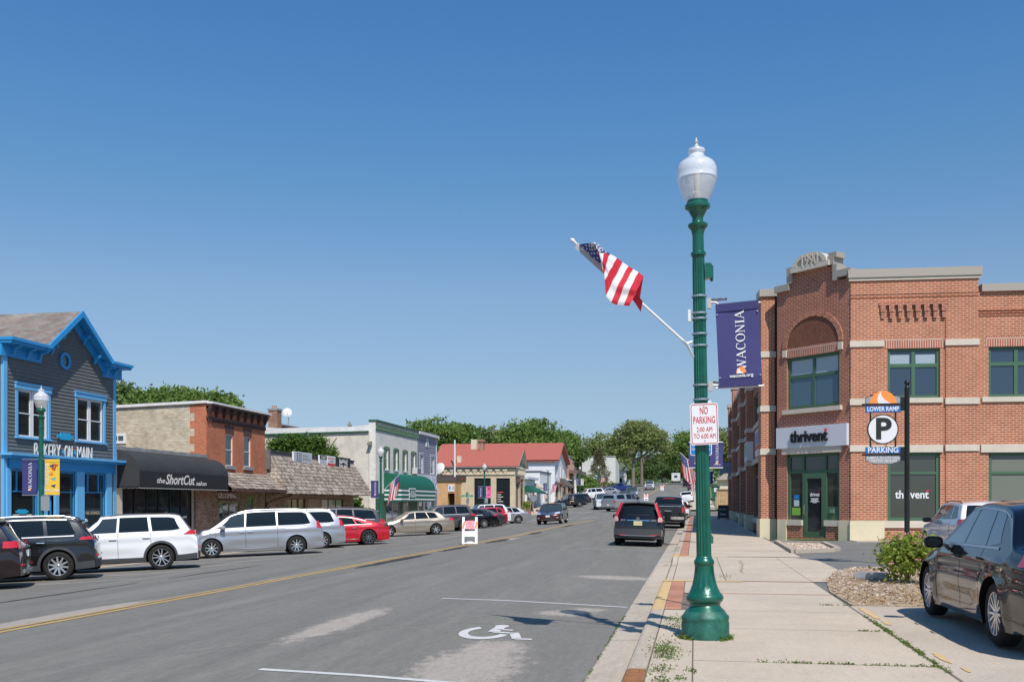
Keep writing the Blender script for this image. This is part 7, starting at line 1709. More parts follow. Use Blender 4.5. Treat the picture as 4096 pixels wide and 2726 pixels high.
mb.box(dc+.1, wb-.13, -.155, -.09, zbase+.02, zC(3330, 2025), WGR); zl = zC(3330, 2035); mb.box(dc+.3, wb-.3, -.09, -.02, zl-.16, zl, M('mail_slot_green', (.15, .25, .18), .5)); ef = mb.build('entrance_frame', b)
mb = MB(PC); mb.poly([(wa, -.13, zbase), (wb, -.13, zbase), (wb, -.13, dn[3]), (wa, -.13, dn[3])], WIND); mb.build('pane', ef)
mb = MB(PC)
for a, c in ((wa, da-.1), (dc+.1, wb)): mb.box(a, c, -.22, -.02, 0, zbase-.22, RBC); mb.box(a-.05, c+.03, -.22, .04, zbase-.24, zbase, STN)
mb.build('bulkhead', b)
mb = MB(PC); mb.box(da, da+.14, -.13, -.06, .03, ztr-.06, WGR); mb.box(dc-.14, dc, -.13, -.06, .03, ztr-.06, WGR); mb.box(da+.14, dc-.14, -.13, -.06, .03, .30, WGR); mb.box(da+.14, dc-.14, -.13, -.06, ztr-.28, ztr-.06, WGR); dr = mb.build('door', b)
mb = MB(PC); mb.poly([(da+.14, -.10, .3), (dc-.14, -.10, .3), (dc-.14, -.10, ztr-.28), (da+.14, -.10, ztr-.28)], WG); mb.build('pane', dr)
mb = MB(PC); mb.tube([(da+.07, -.02, 1.05), (da+.07, .03, 1.08), (da+.07, .03, 1.38), (da+.07, -.02, 1.42)], .018, CHROME, 8); mb.box(da+.03, da+.11, -.06, -.04, .95, 1.02, M('brass', (.6, .4, .15), .3, .9)); mb.build('handle', dr)
thrivent(b, PC, sC(3234), sC(3272), zC(3250, 1976), .16, THW, -.095, .003)
mb = MB(PC); [mb.box((da+dc)/2-w_, (da+dc)/2+w_, -.095, -.09, zC(3250, 1992+k*4)-.02, zC(3250, 1992+k*4)+.012, THW) for k, w_ in enumerate((.2, .16, .17, .23, .1))]; mb.build('door_lettering', b)
mb = MB(PC); mb.box(wa+.18, wa+.62, -.125, -.12, .98, 1.30, M('lime_green_poster', (.20, .45, .06), .6)); mb.box(wa+.28, wa+.55, -.125, -.12, 1.36, 1.62, M('pale_notice', (.5, .58, .62), .6)); mb.box(wa+.28, wa+.55, -.125, -.12, 1.66, 1.84, SIGNB); mb.build('window_notice', b)
sg = thing('shop_sign', 'white sign board with black lowercase letters over the corner entrance', 'sign', tuple(PC((wa+wb)/2, .1, dn[3]+.4))); a, c = sC(3112)+.03, sC(3396); z0_, z1_ = zC(3110, 1795), zC(3110, 1713)
mb = MB(PC); mb.box(a, c, 0, .16, z0_, z1_, M('white_sign_board', (.62, .63, .67), .5)); mb.build('panel', sg)
thrivent(sg, PC, sC(3172), sC(3322), (z0_+z1_)/2+.02, .50, M('black_sign_letters', (.012, .012, .014), .4), .20, .03)
mbp = MB(); PA = Fr((A_.x-.15, A_.y+.1), uB, nB); mb = MB(PA); W_ = .78
mb.box(0, W_, -1.0, 0, 0, topL+.0, RB); mb.build('corner_pier', b)
mb = MB(PA)
for t_, bb in ((b1t, b1b), (b2t, b2b), (b3t, b3b)): mb.box(-.04, W_+.03, -1.04, .05, bb*1.02-.02, t_*1.02-.02, STN)
mb.build('stone_band', b); mb = MB(PA); mb.box(-.06, W_+.03, -1.1, .07, -.1, zbase*1.02, CRB); mb.build('base_course', b); mb = MB(PA); mb.box(-.08, W_+.05, -1.1, .1, topL, topL+.32, CMT); mb.build('coping', b)
XB = A_.x-.15; PS = Fr((XB+.35, 0), (0, 1), (-1, 0)); Y0 = A_.y+.6; Y1 = 89.5; zw = 9.35
ps = [on_x(p, XB)[0] for p in (2988, 2958, 2930, 2914)]
bays = []; prev = Y0+.6
holes = []
for y in ps:
 a, c = prev+.7, y-.25
 if c-a > 2: holes += [(a, c, .75, 3.7), (a, c, b2t, 7.3)]
 prev = y+1.5
mb = MB(PS); wall(mb, Y0, Y1, 0, zw, RBC, holes, reveal=.25); mb.build('street_wall', b)
for h in holes: window(b, PS, *h, WGR, d=-.1, fw=.12, nx=3, bar=.1, zsplit=[h[3]-.8], glass=WG)
mb = MB(PS)
for a, c in zip([Y0]+[y+1.5 for y in ps], [y for y in ps]+[Y1]): mb.box(a, c, 0, .12, .45, .72, STN); mb.box(a, c, 0, .10, b1b, b1t, STN); mb.box(a, c, 0, .08, b2b, b2t, STN); mb.box(a, c, 0, .10, b3b, b3t, STN); mb.box(a, c, -.4, .14, zw, zw+.3, CMT)
mb.build('stone_band', b)
for i, y in enumerate(ps):
 d_ = .35 if i != 1 else .30; zp = zw+(.9 if i % 2 == 0 else .35)
 mb = MB(PS); mb.box(y, y+1.5, -.3, d_, 0, zp, RBC); mb.build('pier', b); mb = MB(PS)
 for t_, bb in ((b1t, b1b), (b2t, b2b), (b3t, b3b)): mb.box(y-.05, y+1.55, 0, d_+.06, bb, t_, STN)
 mb.box(y-.06, y+1.56, -.3, d_+.08, zp, zp+.3, CMT); mb.build('stone_band', b); mb = MB(PS); mb.box(y-.06, y+1.56, 0, d_+.08, -.1, zbase+.05, CRB); mb.build('base_course', b)
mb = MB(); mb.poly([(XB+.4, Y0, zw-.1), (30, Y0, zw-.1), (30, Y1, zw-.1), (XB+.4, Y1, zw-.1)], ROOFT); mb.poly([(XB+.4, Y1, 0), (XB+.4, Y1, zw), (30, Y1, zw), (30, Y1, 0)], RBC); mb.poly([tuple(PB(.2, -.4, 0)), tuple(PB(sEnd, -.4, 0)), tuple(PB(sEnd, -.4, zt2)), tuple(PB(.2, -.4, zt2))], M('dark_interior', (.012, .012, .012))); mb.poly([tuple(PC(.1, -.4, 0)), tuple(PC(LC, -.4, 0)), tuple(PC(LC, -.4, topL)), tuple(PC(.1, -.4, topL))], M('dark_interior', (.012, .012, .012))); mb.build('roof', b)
for px, Z, y0, y1, cs, lab in ((3030, 50, 1718, 1822, ((.75, 0), (.6, 1), (.25, 2)), 'tall blue red and white poster on the street side of the brick building'), (2984, 62, 1770, 1845, ((.7, 3), (.4, 4)), 'narrow pale green poster farther along the brick street wall')):
 y = on_x(px, XB+.0)[0]; z0_, z1_ = zz(px, y1, XB), zz(px, y0, XB); t = thing('wall_poster', lab, 'poster', (XB, y, z0_)); mb = MB(PS); mb.box(y-1.3, y+1.3, .02, .38, z0_, z1_, WHITEB); mb.build('panel', t); mb = MB(PS); L_ = z1_-z0_
 C3 = [SIGNB, SIGNR, M('poster_grey_blue', (.25, .35, .5), .6), M('poster_green', (.35, .5, .3), .6), M('poster_teal', (.3, .5, .5), .6)]
 mb.box(y-1.2, y+1.2, .38, .39, z0_+L_*.45, z0_+L_*.92, C3[cs[0][1]]); mb.box(y-1.2, y+1.2, .38, .39, z0_+L_*.24, z0_+L_*.42, C3[cs[1][1]]); mb.build('printing', t)
mb = MB(PB); mb.box(-.1, sEnd, .0, 1.6, -.08, .012, CONC2); tag(mb.build('pavement_strip'), 'concrete strip along the foot of the brick building', kind='structure')
BLK = M('black_powder_coat', (.010, .010, .011), .3, .2, coat=.4); BORD = M('black_sign_edge', (.015, .015, .015), .5); BLU = M('parking_sign_blue', (.01, .16, .50), .45); GRY = M('parking_sign_grey', (.30, .31, .33), .5); ORG = M('parking_sign_orange', (.90, .28, .05), .5)
Zs = 24.0; xs_, ys_ = at(3628, Zs); t = thing('parking_sign', 'black post with LOWER RAMP PARKING sign and round P disc', 'parking sign', (xs_, ys_, 0)); OFF[t.name] = (0, 0, 0); t.rotation_euler = (0, 0, ang*.5)
ks_ = Zs/FPX
def z_(py): return EYE-(py-2010)*ks_
def x_(px): return (px-3628)*ks_
mb = MB(); mb.lathe([(.11, 0), (.11, .25), (.075, .32), (.063, .4), (.060, z_(1560)), (.066, z_(1557)), (.068, z_(1550)), (.05, z_(1545)), (.045, z_(1541))]+[(.0725*sin(a), z_(1530)-.0725*cos(a)) for a in [.65+i*(pi-.66)/9 for i in range(10)]], BLK, n=24, flute=.004, fl=(.45, z_(1570))); mb.build('post', t)
for z0_, z1_ in ((z_(1642), z_(1587)), (z_(1842), z_(1786))): mb = MB(); mb.box(x_(3603), x_(3618), -.02, .02, z0_, z1_, BLK); mb.build('mounting_plate', t)
for z in (z_(1615), z_(1817)): mb = MB(); mb.box(x_(3454), x_(3618), -.035, -.005, z-.022, z+.022, BLK); mb.build('crossbar', t)
for px in (3488, 3584): mb = MB(); mb.box(x_(px)-.02, x_(px)+.02, .0, .02, z_(1790), z_(1640), BLK); mb.build('hanger_rod', t)
def plate(name, pts, m, d0=-.018, d1=.0): mb = MB(); mb.prism(pts, 'y', d0, d1, m); return mb.build(name, t)
L0, L1 = x_(3468), x_(3603); cx = (L0+L1)/2
top_ = [(L0, z_(1618)), (L1, z_(1618)), (L1, z_(1588)), (L1-.10, z_(1581)), (cx+.3, z_(1577)), (cx-.3, z_(1577)), (L0+.10, z_(1581)), (L0, z_(1588))]
plate('top_panel', top_, BORD); plate('top_panel', [(L0+.012, z_(1617)), (L1-.012, z_(1617)), (L1-.012, z_(1589)), (L1-.11, z_(1582.5)), (L0+.11, z_(1582.5)), (L0+.012, z_(1589))], GRY, -.022, -.018)
R_ = .31; zb0 = z_(1613); sun_pts = [(cx+.0+R_*cos(pi*i/24), zb0+R_*1.0*sin(pi*i/24)) for i in range(25)]; plate('orange_sun', sun_pts, ORG, -.030, -.018)
sail = [(cx+.12, zb0+.0)]; sail = [(cx-.11, zb0+.0), (cx-.14, zb0+.10), (cx-.12, zb0+.20), (cx-.06, zb0+.295), (cx-.04, zb0+.20), (cx+.03, zb0+.10), (cx+.12, zb0+.04), (cx+.20, zb0+.0)]; mb = MB(); mb.prism(sail, 'y', -.034, -.030, SIGNW); mb.build('white_sail', t)
def blue_panel(y0, y1, s_, sz):
 plate('blue_panel', [(L0, z_(y1)), (L1, z_(y1)), (L1, z_(y0)), (L0, z_(y0))], BORD); plate('blue_panel', [(L0+.01, z_(y1)+.01), (L1-.01, z_(y1)+.01), (L1-.01, z_(y0)-.01), (L0+.01, z_(y0)-.01)], BLU, -.022, -.018)
 mb = MB(); vs, fs = text_geo(s_, size=1, ext=.004, bold=.02); a, c = min(v[0] for v in vs), max(v[0] for v in vs); kx = (L1-L0)*.90/(c-a) if len(s_) > 8 else (L1-L0)*.86/(c-a); mb.mesh([(cx+(v[0]-(a+c)/2)*kx, -.024-v[2], (z_(y0)+z_(y1))/2+v[1]*sz) for v in vs], fs, SIGNW); mb.build('lettering', t)
blue_panel(1621, 1647, 'LOWER RAMP', .155); blue_panel(1786, 1812, 'PARKING', .185)
mb = MB(); c_ = (x_(3535), z_(1715)); r1 = .363; mb.prism([(c_[0]+r1*cos(2*pi*i/40), c_[1]+r1*sin(2*pi*i/40)) for i in range(40)], 'y', -.02, .02, BORD); dsc = mb.build('disc', t)
mb = MB(); mb.prism([(c_[0]+.335*cos(2*pi*i/40), c_[1]+.335*sin(2*pi*i/40)) for i in range(40)], 'y', -.024, -.02, SIGNW); vs, fs = text_geo('P', size=.70, ext=.003, bold=.022); mb.mesh([(c_[0]+v[0]*1.05, -.028-v[2], c_[1]-.01+v[1]) for v in vs], fs, BORD); mb.build('letter', dsc)
low = [(L0, z_(1820)), (L1, z_(1820)), (L1, z_(1841)), (L1-.1, z_(1848)), (cx+.2, z_(1855)), (cx-.2, z_(1855)), (L0+.1, z_(1848)), (L0, z_(1841))][::-1]; plate('bottom_panel', low, BORD); plate('bottom_panel', [(cx+(p[0]-cx)*.975, z_(1820)+(p[1]-z_(1820))*.95) for p in low], GRY, -.022, -.018)
mb = MB()
for s_, py, w_ in (('SUBJECT TO CITY ORD.', 1829, .93), ('CHAPTER 320 & 630', 1842, .78)):
 vs, fs = text_geo(s_, size=1, ext=.003, bold=.01); a, c = min(v[0] for v in vs), max(v[0] for v in vs); kx = (L1-L0)*w_/(c-a); mb.mesh([(cx+(v[0]-(a+c)/2)*kx, -.024-v[2], z_(py)+v[1]*.088) for v in vs], fs, SIGNW)
mb.build('lettering', t)
def put_wheel(o, sp, px, Z, yaw, which='r', side=1, dz=0):
 wx, wy = at(px, Z); lx = sp['xr'] if which == 'r' else sp['xf']; ly = side*sp['W']/2
 sit(o, wx-(cos(yaw)*lx-sin(yaw)*ly), wy-(sin(yaw)*lx+cos(yaw)*ly), yaw, dz)
def put_rear(o, sp, px, Z, yaw, end=-1):
 wx, wy = at(px, Z); h = sp['L']/2; sit(o, wx-end*cos(yaw)*h, wy-end*sin(yaw)*h, yaw)
PK = radians(209.5); GP = 'cars parked at an angle along the left kerb'
def wrap_tail(L, z0, z1, sx=.30, y0=.62, w=.90, m=REDL): return [('e', m, y0, w, z0, z1, y0, w-.03), ('s', m, (-L/2+.02, -L/2+sx), (-L/2+.03, -L/2+sx*.9), z0+.02, z1-.01)]
def wrap_head(L, z0, z1, y0=.50, w=.86, sx=.3): return [('e', CLRL, y0, w, z0, z1, y0+.05, w), ('s', CLRL, (L/2-sx, L/2-.04), (L/2-sx*1.1, L/2-.05), z0+.02, z1)]
def refl(L, z=.52): # low bumper reflectors
 return [('rear_reflector', REDL, y-.1, y+.1, z, z+.05, .03) for y in (-.72, .72)]
def spoiler(L, H, m, x0=.34):
 def f(root, k):
  mb = MB(); p = [k['topz'](-L/2+x0, t*.9) for t in [i/5-1 for i in range(11)]]
  for a, c in zip(p, p[1:]): mb.mesh([tuple(a+Vector((.10, 0, .0))), tuple(c+Vector((.10, 0, .0))), tuple(c+Vector((-.13, 0, .035))), tuple(a+Vector((-.13, 0, .035))), tuple(c+Vector((-.13, 0, .0))), tuple(a+Vector((-.13, 0, .0)))], [(0, 1, 2, 3), (3, 2, 4, 5), (5, 4, 1, 0)], m, True)
  mb.build('spoiler', root)
 return f
def antenna(x, H, m=TRIM):
 def f(root, k): mb = MB(); mb.prism([(x-.09, H-.01), (x+.08, H-.01), (x-.06, H+.07)], 'y', -.02, .02, m); mb.build('roof_antenna', root)
 return f
p_dk = paint('charcoal_car_paint', (.020, .021, .023), .5, .25); p_wh = paint('white_car_paint', (.72, .72, .73), 0, .3); p_sv = paint('silver_car_paint', (.40, .40, .42), .6, .33); p_rd = paint('red_car_paint', (.55, .006, .018), .25, .25); p_tn = paint('champagne_car_paint', (.40, .34, .27), .55, .3)
p_gb = paint('grey_brown_car_paint', (.10, .085, .085), .55, .3); p_bk = paint('black_car_paint', (.006, .006, .008), .2, .2); p_gr = paint('dark_grey_car_paint', (.06, .062, .068), .5, .3); p_br = paint('brown_car_paint', (.075, .024, .016), .5, .25); p_bl = paint('blue_car_paint', (.01, .03, .16), .4, .25); p_mr = paint('maroon_car_paint', (.018, .008, .010), .4, .22)
c = {}
S = suv(L=4.76, H=1.70, R=.37, paint=p_mr, clad=.08, cladmat=p_mr, handlemat=CHROME, tail=wrap_tail(4.76, .92, 1.10, .35), plate=(0, .80, PLATE), hi=True, rear_bars=[('tailgate_trim', CHROME, -.45, .45, .94, .965, .02), ('bumper_trim', STEEL, -.7, .7, .36, .44, .03)]+refl(4.76)); S['custom'] = [spoiler(4.76, 1.7, p_mr)]
o = make_car('suv', 'dark maroon SUV cut off by the left edge of the photo', 'SUV', S, GP); put_wheel(o, S, -120, 22.3, PK)
S = suv(L=4.62, H=1.68, W=1.86, R=.372, paint=p_dk, clad=.14, cladmat=GTRIM, handlemat=CHROME, hi=True, rstyle='single', nsp=10, rimR=.255, tail=[('e', REDL, .5, .88, 1.02, 1.10, .5, .84), ('s', REDL, (-2.28, -1.90), (-2.27, -2.0), 1.02, 1.10)], rails=(-1.75, .55, STEEL), trimline=(BTRIM, (-1.75, .75)), trimtop=(-1.55, .2), head=wrap_head(4.62, .86, .96), rear_bars=refl(4.62, .60)); S['custom'] = [spoiler(4.62, 1.68, p_dk), antenna(-1.5, 1.66)]
o = make_car('suv', 'charcoal SUV with grey cladding and ten spoke wheels, behind the maroon one', 'SUV', S, GP); put_wheel(o, S, 235, 25.6, PK)
S = suv(L=4.77, H=1.68, W=1.89, R=.372, paint=p_wh, clad=.13, cladmat=GTRIM, handlemat=p_wh, hi=True, rstyle='double', nsp=5, rimR=.262, tail=[('e', REDL, .45, .90, 1.03, 1.13, .55, .86), ('s', REDL, (-2.36, -1.98), (-2.34, -2.22), 1.02, 1.14)], trimline=(BTRIM, (-1.8, .8)), head=wrap_head(4.77, .86, .95), rear_bars=refl(4.77, .62), sillstrip=CHROME); S['custom'] = [spoiler(4.77, 1.68, p_wh), antenna(-1.4, 1.66)]
o = make_car('suv', 'white SUV with grey wheel arches parked before the salon', 'SUV', S, GP); put_wheel(o, S, 647, 29.3, PK)
mv = dict(L=5.17, W=2.0, H=1.75, wb=3.09, fo=.98, R=.35, hood=1.07, belt=(1.05, 1.10), roofr=None, paint=p_sv, handlemat=CHROME, hi=True, nsp=9, rstyle='single', rimR=.235, sillstrip=CHROME)
S = suv(**mv); h = 2.585; S['top'] = [(-h, .95), (-h+.04, 1.05), (-h+.12, 1.22), (-h+.45, 1.64), (-h+.9, 1.73), (-.2, 1.75), (.55, 1.70), (.85, 1.62), (1.72, 1.10), (1.95, 1.05), (h-.35, .88), (h-.1, .76), (h, .66)]; S['wscreen'] = (1.68, .90, .12, .08); S['mirror'] = (1.22, 1.05); S['rails'] = (-1.9, .6, STEEL)
S['windows'] = [((.42, 1.50), (.38, .90), .0), ((-.75, .36), (-.75, .32), .0), ((-2.10, -.82), (-1.95, -.82), .03)]; S['seams'] = [(1.45, 1.45), (.38, .38), (-.79, -.79)]; S['handles'] = [(.22, .93), (.52, .93)]; S['trimline'] = (BTRIM, (-2.1, 1.5)); S['tail'] = [('e', REDL, .74, .95, 1.0, 1.20, .74, .90), ('s', REDL, (-2.56, -2.36), (-2.50, -2.42), .98, 1.24)]; S['head'] = wrap_head(5.17, .72, .86); S['rear_bars'] = refl(5.17, .5); S['rscreen'] = (-h+.14, -h+.44, -.02, -.04, .9); S['sill'] = .20
o = make_car('minivan', 'silver minivan seen side-on with its nose behind the white SUV', 'minivan', S, GP); put_wheel(o, S, 1189, 37.7, PK)
o2 = copy_tree(o); o2['label'] = 'second silver minivan, only its tail shows past the first'; put_wheel(o2, S, 1292, 43.5, PK)
S = sedan(L=4.98, W=1.96, H=1.44, wb=2.96, R=.352, hood=.86, deck=1.03, belt=(.90, .97), c0=1.75, c1=.55, paint=p_rd, rimmat=DALLOY, nsp=10, rimR=.262, hi=True, trimline=(BTRIM, (-1.55, 1.0)), trimtop=(-1.3, .1), handlemat=CHROME, tail=[('e', TRIM, .45, .92, .84, .92, .5, .88), ('s', TRIM, (-2.46, -2.22), (-2.45, -2.30), .82, .98)], sillstrip=CHROME, rear_bars=[('tail_reflector', REDL, -.75, .75, .40, .43, .02)])
o = make_car('sedan', 'bright red fastback sedan with dark grey wheels', 'car', S, GP); put_wheel(o, S, 1477, 46.3, PK)
S = suv(L=5.11, H=1.80, W=1.93, wb=3.04, R=.39, hood=1.15, belt=(1.16, 1.20), paint=p_gb, tail=wrap_tail(5.11, 1.04, 1.22, .3), rails=(-1.9, .6, TRIM), trimline=(BTRIM, (-1.9, .9))); S['custom'] = [spoiler(5.11, 1.8, p_gb)]
o = make_car('suv', 'dark grey-brown SUV with a long roof behind the red sedan', 'SUV', S, GP); put_wheel(o, S, 1462, 50.5, PK)
S = sedan(L=5.0, W=1.85, H=1.47, wb=2.82, R=.33, paint=p_tn, nsp=6, rstyle='wide', rimR=.225, sillstrip=CHROME, handlemat=p_tn, tail=wrap_tail(5.0, .82, .98, .34, .5), head=wrap_head(5.0, .66, .80), hi=True)
o = make_car('sedan', 'champagne gold sedan parked by the green awning', 'car', S, GP); put_wheel(o, S, 1746, 59.3, PK)
S = suv(L=4.82, H=1.76, W=1.94, wb=2.92, R=.385, hood=1.12, paint=p_gb, clad=.10, cladmat=p_gb, tail=[('e', REDL, .5, .92, 1.0, 1.13, .55, .88), ('s', REDL, (-2.38, -2.0), (-2.36, -2.1), 1.0, 1.13)], trimline=(BTRIM, (-1.8, .8)), rstyle='single', nsp=10); S['custom'] = [spoiler(4.82, 1.76, p_gb)]
o = make_car('suv', 'taupe grey SUV behind the nearest white barricade', 'SUV', S, GP); put_wheel(o, S, 1858, 66, PK)
S = sedan(L=4.87, H=1.46, paint=p_bk, nsp=10, rstyle='single', tail=wrap_tail(4.87, .84, .97, .34, .5), trimline=(BTRIM, (-1.2, 1)))
o = make_car('sedan', 'black sedan just right of the nearest barricade', 'car', S, GP); put_wheel(o, S, 1939, 72, PK)
S2 = sedan(L=4.80, H=1.44, paint=p_gr, nsp=9, tail=wrap_tail(4.8, .84, .97, .34, .5), c0=1.5)
o = make_car('sedan', 'dark grey sedan tucked between the black and the red car', 'car', S2, GP); put_wheel(o, S2, 1979, 76, PK)
S = suv(L=4.3, H=1.52, W=1.8, wb=2.6, R=.33, hood=.98, belt=(.98, 1.03), paint=p_rd, tail=[('e', REDL, .5, .86, .92, 1.04, .5, .82), ('s', CLRL, (-2.13, -1.85), (-2.12, -1.9), .92, 1.02)], rails=None)
o = make_car('hatchback', 'bright red hatchback, only tail and roofline visible', 'car', S, GP); put_wheel(o, S, 2001, 79.5, PK)
S = suv(L=4.85, H=1.78, W=1.92, R=.37, paint=p_wh, tail=wrap_tail(4.85, 1.0, 1.16, .3))
o = make_car('suv', 'white SUV standing behind the red hatchback', 'SUV', S, GP); put_wheel(o, S, 1996, 84.5, PK)
S3 = sedan(L=5.1, W=1.86, H=1.49, wb=2.84, R=.345, paint=p_sv, nsp=10, tail=wrap_tail(5.1, .86, .98, .34, .5), c0=1.3)
o = make_car('sedan', 'silver sedan last in the row before the side street', 'car', S3, GP); put_wheel(o, S3, 2075, 86.5, PK)
S = suv(L=4.83, H=1.61, W=1.905, wb=2.775, R=.37, hood=1.04, belt=(1.04, 1.08), paint=p_br, hi=True, head=[('e', CLRL, .50, .88, .78, .90, .60, .88), ('s', CLRL, (2.10, 2.38), (2.0, 2.36), .80, .93)], front_bars=[('grille', CHROME, -.55, .55, .84, .875, .03), ('grille', CHROME, -.50, .50, .76, .79, .03), ('grille', TRIM, -.5, .5, .795, .835, .012), ('lower_grille', TRIM, -.50, .50, .36, .44, .012), ('lower_grille', CHROME, -.48, .48, .345, .36, .02)]+[('fog_lamp', CLRL, y-.09, y+.09, .46, .52, .02) for y in (-.72, .72)], plate=(1, .62, PLATE), tf=.06)
def emb(root, k): mb = MB(); mb.prism([(.11*cos(2*pi*i/16), .895+.065*sin(2*pi*i/16)) for i in range(16)], 'x', k['h2']-.05, k['h2']+.035, CHROME); mb.build('oval_badge', root)
def screens(root, k):
 for s in (-.5, .5): mb = MB(); k['topp'](mb, M('sun_visor_cream', (.5, .45, .38), .8), .52, .66, .0, .0, s+.28, 3, 4, .010, s-.28); mb.build('sun_visor', root)
S['custom'] = [emb]; o = make_car('crossover', 'brown crossover with a chrome grille driving towards the camera', 'car', S); x, y = at(2196, 75); sit(o, x, y+2.2, radians(-91))
CR = dict(L=4.53, W=1.82, H=1.66, wb=2.62, fo=.94, R=.345, hood=1.08, belt=(1.02, 1.10))
YPL = M('licence_plate_yellow', (.72, .66, .30), .5)
S = suv(**CR, paint=p_bk, hi=True, clad=.09, cladmat=GTRIM, tf=.07, tr=.05, kr=.12, nsp=5, rstyle='double', rails=(-1.5, .5, STEEL)); h = 2.265
S['top'] = [(-h, 1.00), (-h+.04, 1.07), (-h+.10, 1.14), (-h+.30, 1.55), (-h+.42, 1.61), (-h+.8, 1.645), (-.2, 1.66), (.55, 1.61), (.75, 1.56), (1.42, 1.12), (1.6, 1.08), (h-.3, .90), (h, .70)]; S['wscreen'] = (1.38, .80, .1, .06); S['rscreen'] = (-h+.115, -h+.31, -.01, -.03, .86); S['tum'] = .34
def crv(root, k):
 for s in (1, -1):
  mb = MB(); vs = []; fs = []; n = 12
  for i in range(n+1):      # tall lamps running down the rear pillars
   z = .93+.70*i/n; u = i/n
   for j in range(4):
    w0, w1 = (.73, .90) if z < 1.08 else (.77-.19*(z-1.08)/.55, .875-.20*(z-1.08)/.55)
    xq = -h-.005+(0 if z < 1.1 else (z-1.1)*.43); y = w0+(w1-w0)*j/3
    vs.append((xq+(.035 if j == 3 else 0)-.02+.12*(y/.9)**2.4-.0, s*y, z))
  for i in range(n):
   for j in range(3): a = i*4+j; fs.append((a, a+1, a+5, a+4))
  mb.mesh(vs, fs[9:], REDL, True); mb.mesh(vs, fs[:9], M('pink_clear_lens', (.65, .35, .33), .2, coat=1), True); mb.build('tail_light', root)
 mb = MB(); k['strip'](mb, CHROME, 0, -.42, .42, .965, .99, .025); mb.build('tailgate_trim', root)
 mb = MB(); [mb.box(-h-.035, -h-.01, y-.008, y+.008, 1.00, 1.075, CHROME) for y in (-.035, .035)]; mb.box(-h-.035, -h-.01, -.03, .03, 1.03, 1.045, CHROME); [mb.box(-h-.03, -h-.01, -.06, .06, z, z+.008, CHROME) for z in (.99, 1.08)]; mb.build('badge', root)
 mb = MB()
 for s_, y in (('CR-V', .56), ('AWD', -.56)): put_text(mb, s_, CHROME, lambda u, v, w: (-h-.005-w, y-u, .975+v), size=.075, ext=.008, shear=.3, bold=.003)
 mb.build('badge_lettering', root)
 mb = MB(); mb.tube([(-h+.02, .02, 1.16), (-h+.01, -.1, 1.175), (-h+.02, -.42+.6*0, 1.18)], .012, TRIM, 5); mb.tube([(-h+.04, .05, 1.165), (-h+.05, .42, 1.185)], .010, TRIM, 5); mb.build('rear_wiper', root)
 mb = MB(); k['strip'](mb, GTRIM, 0, -.88, .88, .42, .66, .05); k['strip'](mb, STEEL, 0, -.65, .65, .40, .42, .055); mb.build('rear_bumper', root)
 for y in (-.58, .58): mb = MB(); k['strip'](mb, REDL, 0, y-.14, y+.14, .425, .45, .062); mb.build('rear_reflector', root)
 mb = MB(); mb.lathe([(.03, -.15), (.035, 0), (.03, 0), (.0, -.05)], STEEL, (0, 0, 0), 10); mb.v = [(-h+.16-v[2], -.55+v[0]-.05, .27+v[1]) for v in mb.v]; mb.build('exhaust', root)
 mb = MB(); k['strip'](mb, REDL, 0, -.26, .26, 1.60, 1.61, .0);
S['plate'] = (0, .87, YPL); S['platetext'] = 'CA 0456'; S['custom'] = [crv, spoiler(4.53, 1.66, p_bk, .40), antenna(-1.2, 1.64)]
GK = 'cars parked along the right kerb'
o = make_car('suv', 'black compact SUV seen from behind with tall red tail lamps', 'SUV', S, GK); x, y = at(2547, 36.9); sit(o, x, y+2.3, radians(90.4))
SP = pickup(paint=p_bk, hi=True, nsp=6, rstyle='double', H=1.95, R=.43, tail=[('e', REDL, .83, .965, .98, 1.32, .83, .965), ('s', REDL, (-2.9, -2.78), (-2.9, -2.78), .98, 1.32)], rear_bars=[('tailgate_trim', CHROME, -.80, .80, 1.335, 1.36, .02), ('rear_bumper', CHROME, -.98, .98, .56, .72, .12), ('tailgate_letters', STEEL, -.2, .2, 1.04, 1.09, .02), ('brake_light', REDL, -.0, .01, 1.9, 1.905, .01)])
o = make_car('pickup_truck', 'black pickup truck with a chrome bumper ahead of the black SUV', 'pickup truck', SP, GK); x, y = at(2670, 60.5); sit(o, x, y+2.9, radians(90))
mb = MB(); mb.box(-.72+.0-1.0, -.70-.95, -.35, .35, 1.80, 1.84, REDL); OFF[o.name] = (0, 0, 0); mb.build('high_brake_light', o)
SW = suv(L=4.6, H=1.69, W=1.86, paint=p_wh, tail=[('e', REDL, .5, .9, .98, 1.08, .5, .86), ('e', REDL, .72, .82, 1.08, 1.45, .66, .72), ('s', REDL, (-2.28, -2.0), (-2.27, -2.1), .98, 1.10)], rear_bars=[('rear_bumper', TRIM, -.85, .85, .38, .56, .04)]+refl(4.6))
o = make_car('suv', 'white SUV with L shaped tail lamps beyond the black pickup', 'SUV', SW, GK); x, y = at(2716, 87); sit(o, x, y+2.3, radians(89))
o = make_car('suv', 'pearl white crossover farther up the right kerb', 'SUV', suv(L=4.67, H=1.63, W=1.88, paint=p_wh, tail=wrap_tail(4.67, .98, 1.10, .3), plate=(0, .75, PLATE)), GK); x, y = at(2749, 141); sit(o, x, y+2.3, radians(89))
o = make_car('sedan', 'dark grey sedan high on the hill at the right kerb', 'car', sedan(paint=p_gr, tail=wrap_tail(4.9, .84, .97, .3, .4), plate=(0, .72, PLATE)), GK); x, y = at(2769, 199); sit(o, x, y+2.4, radians(89))
o = make_car('suv', 'maroon SUV farthest up the right kerb, behind the small flag', 'SUV', suv(paint=p_mr, tail=wrap_tail(4.7, .98, 1.10, .3)), GK); x, y = at(2748, 232); sit(o, x, y+2.4, radians(89))
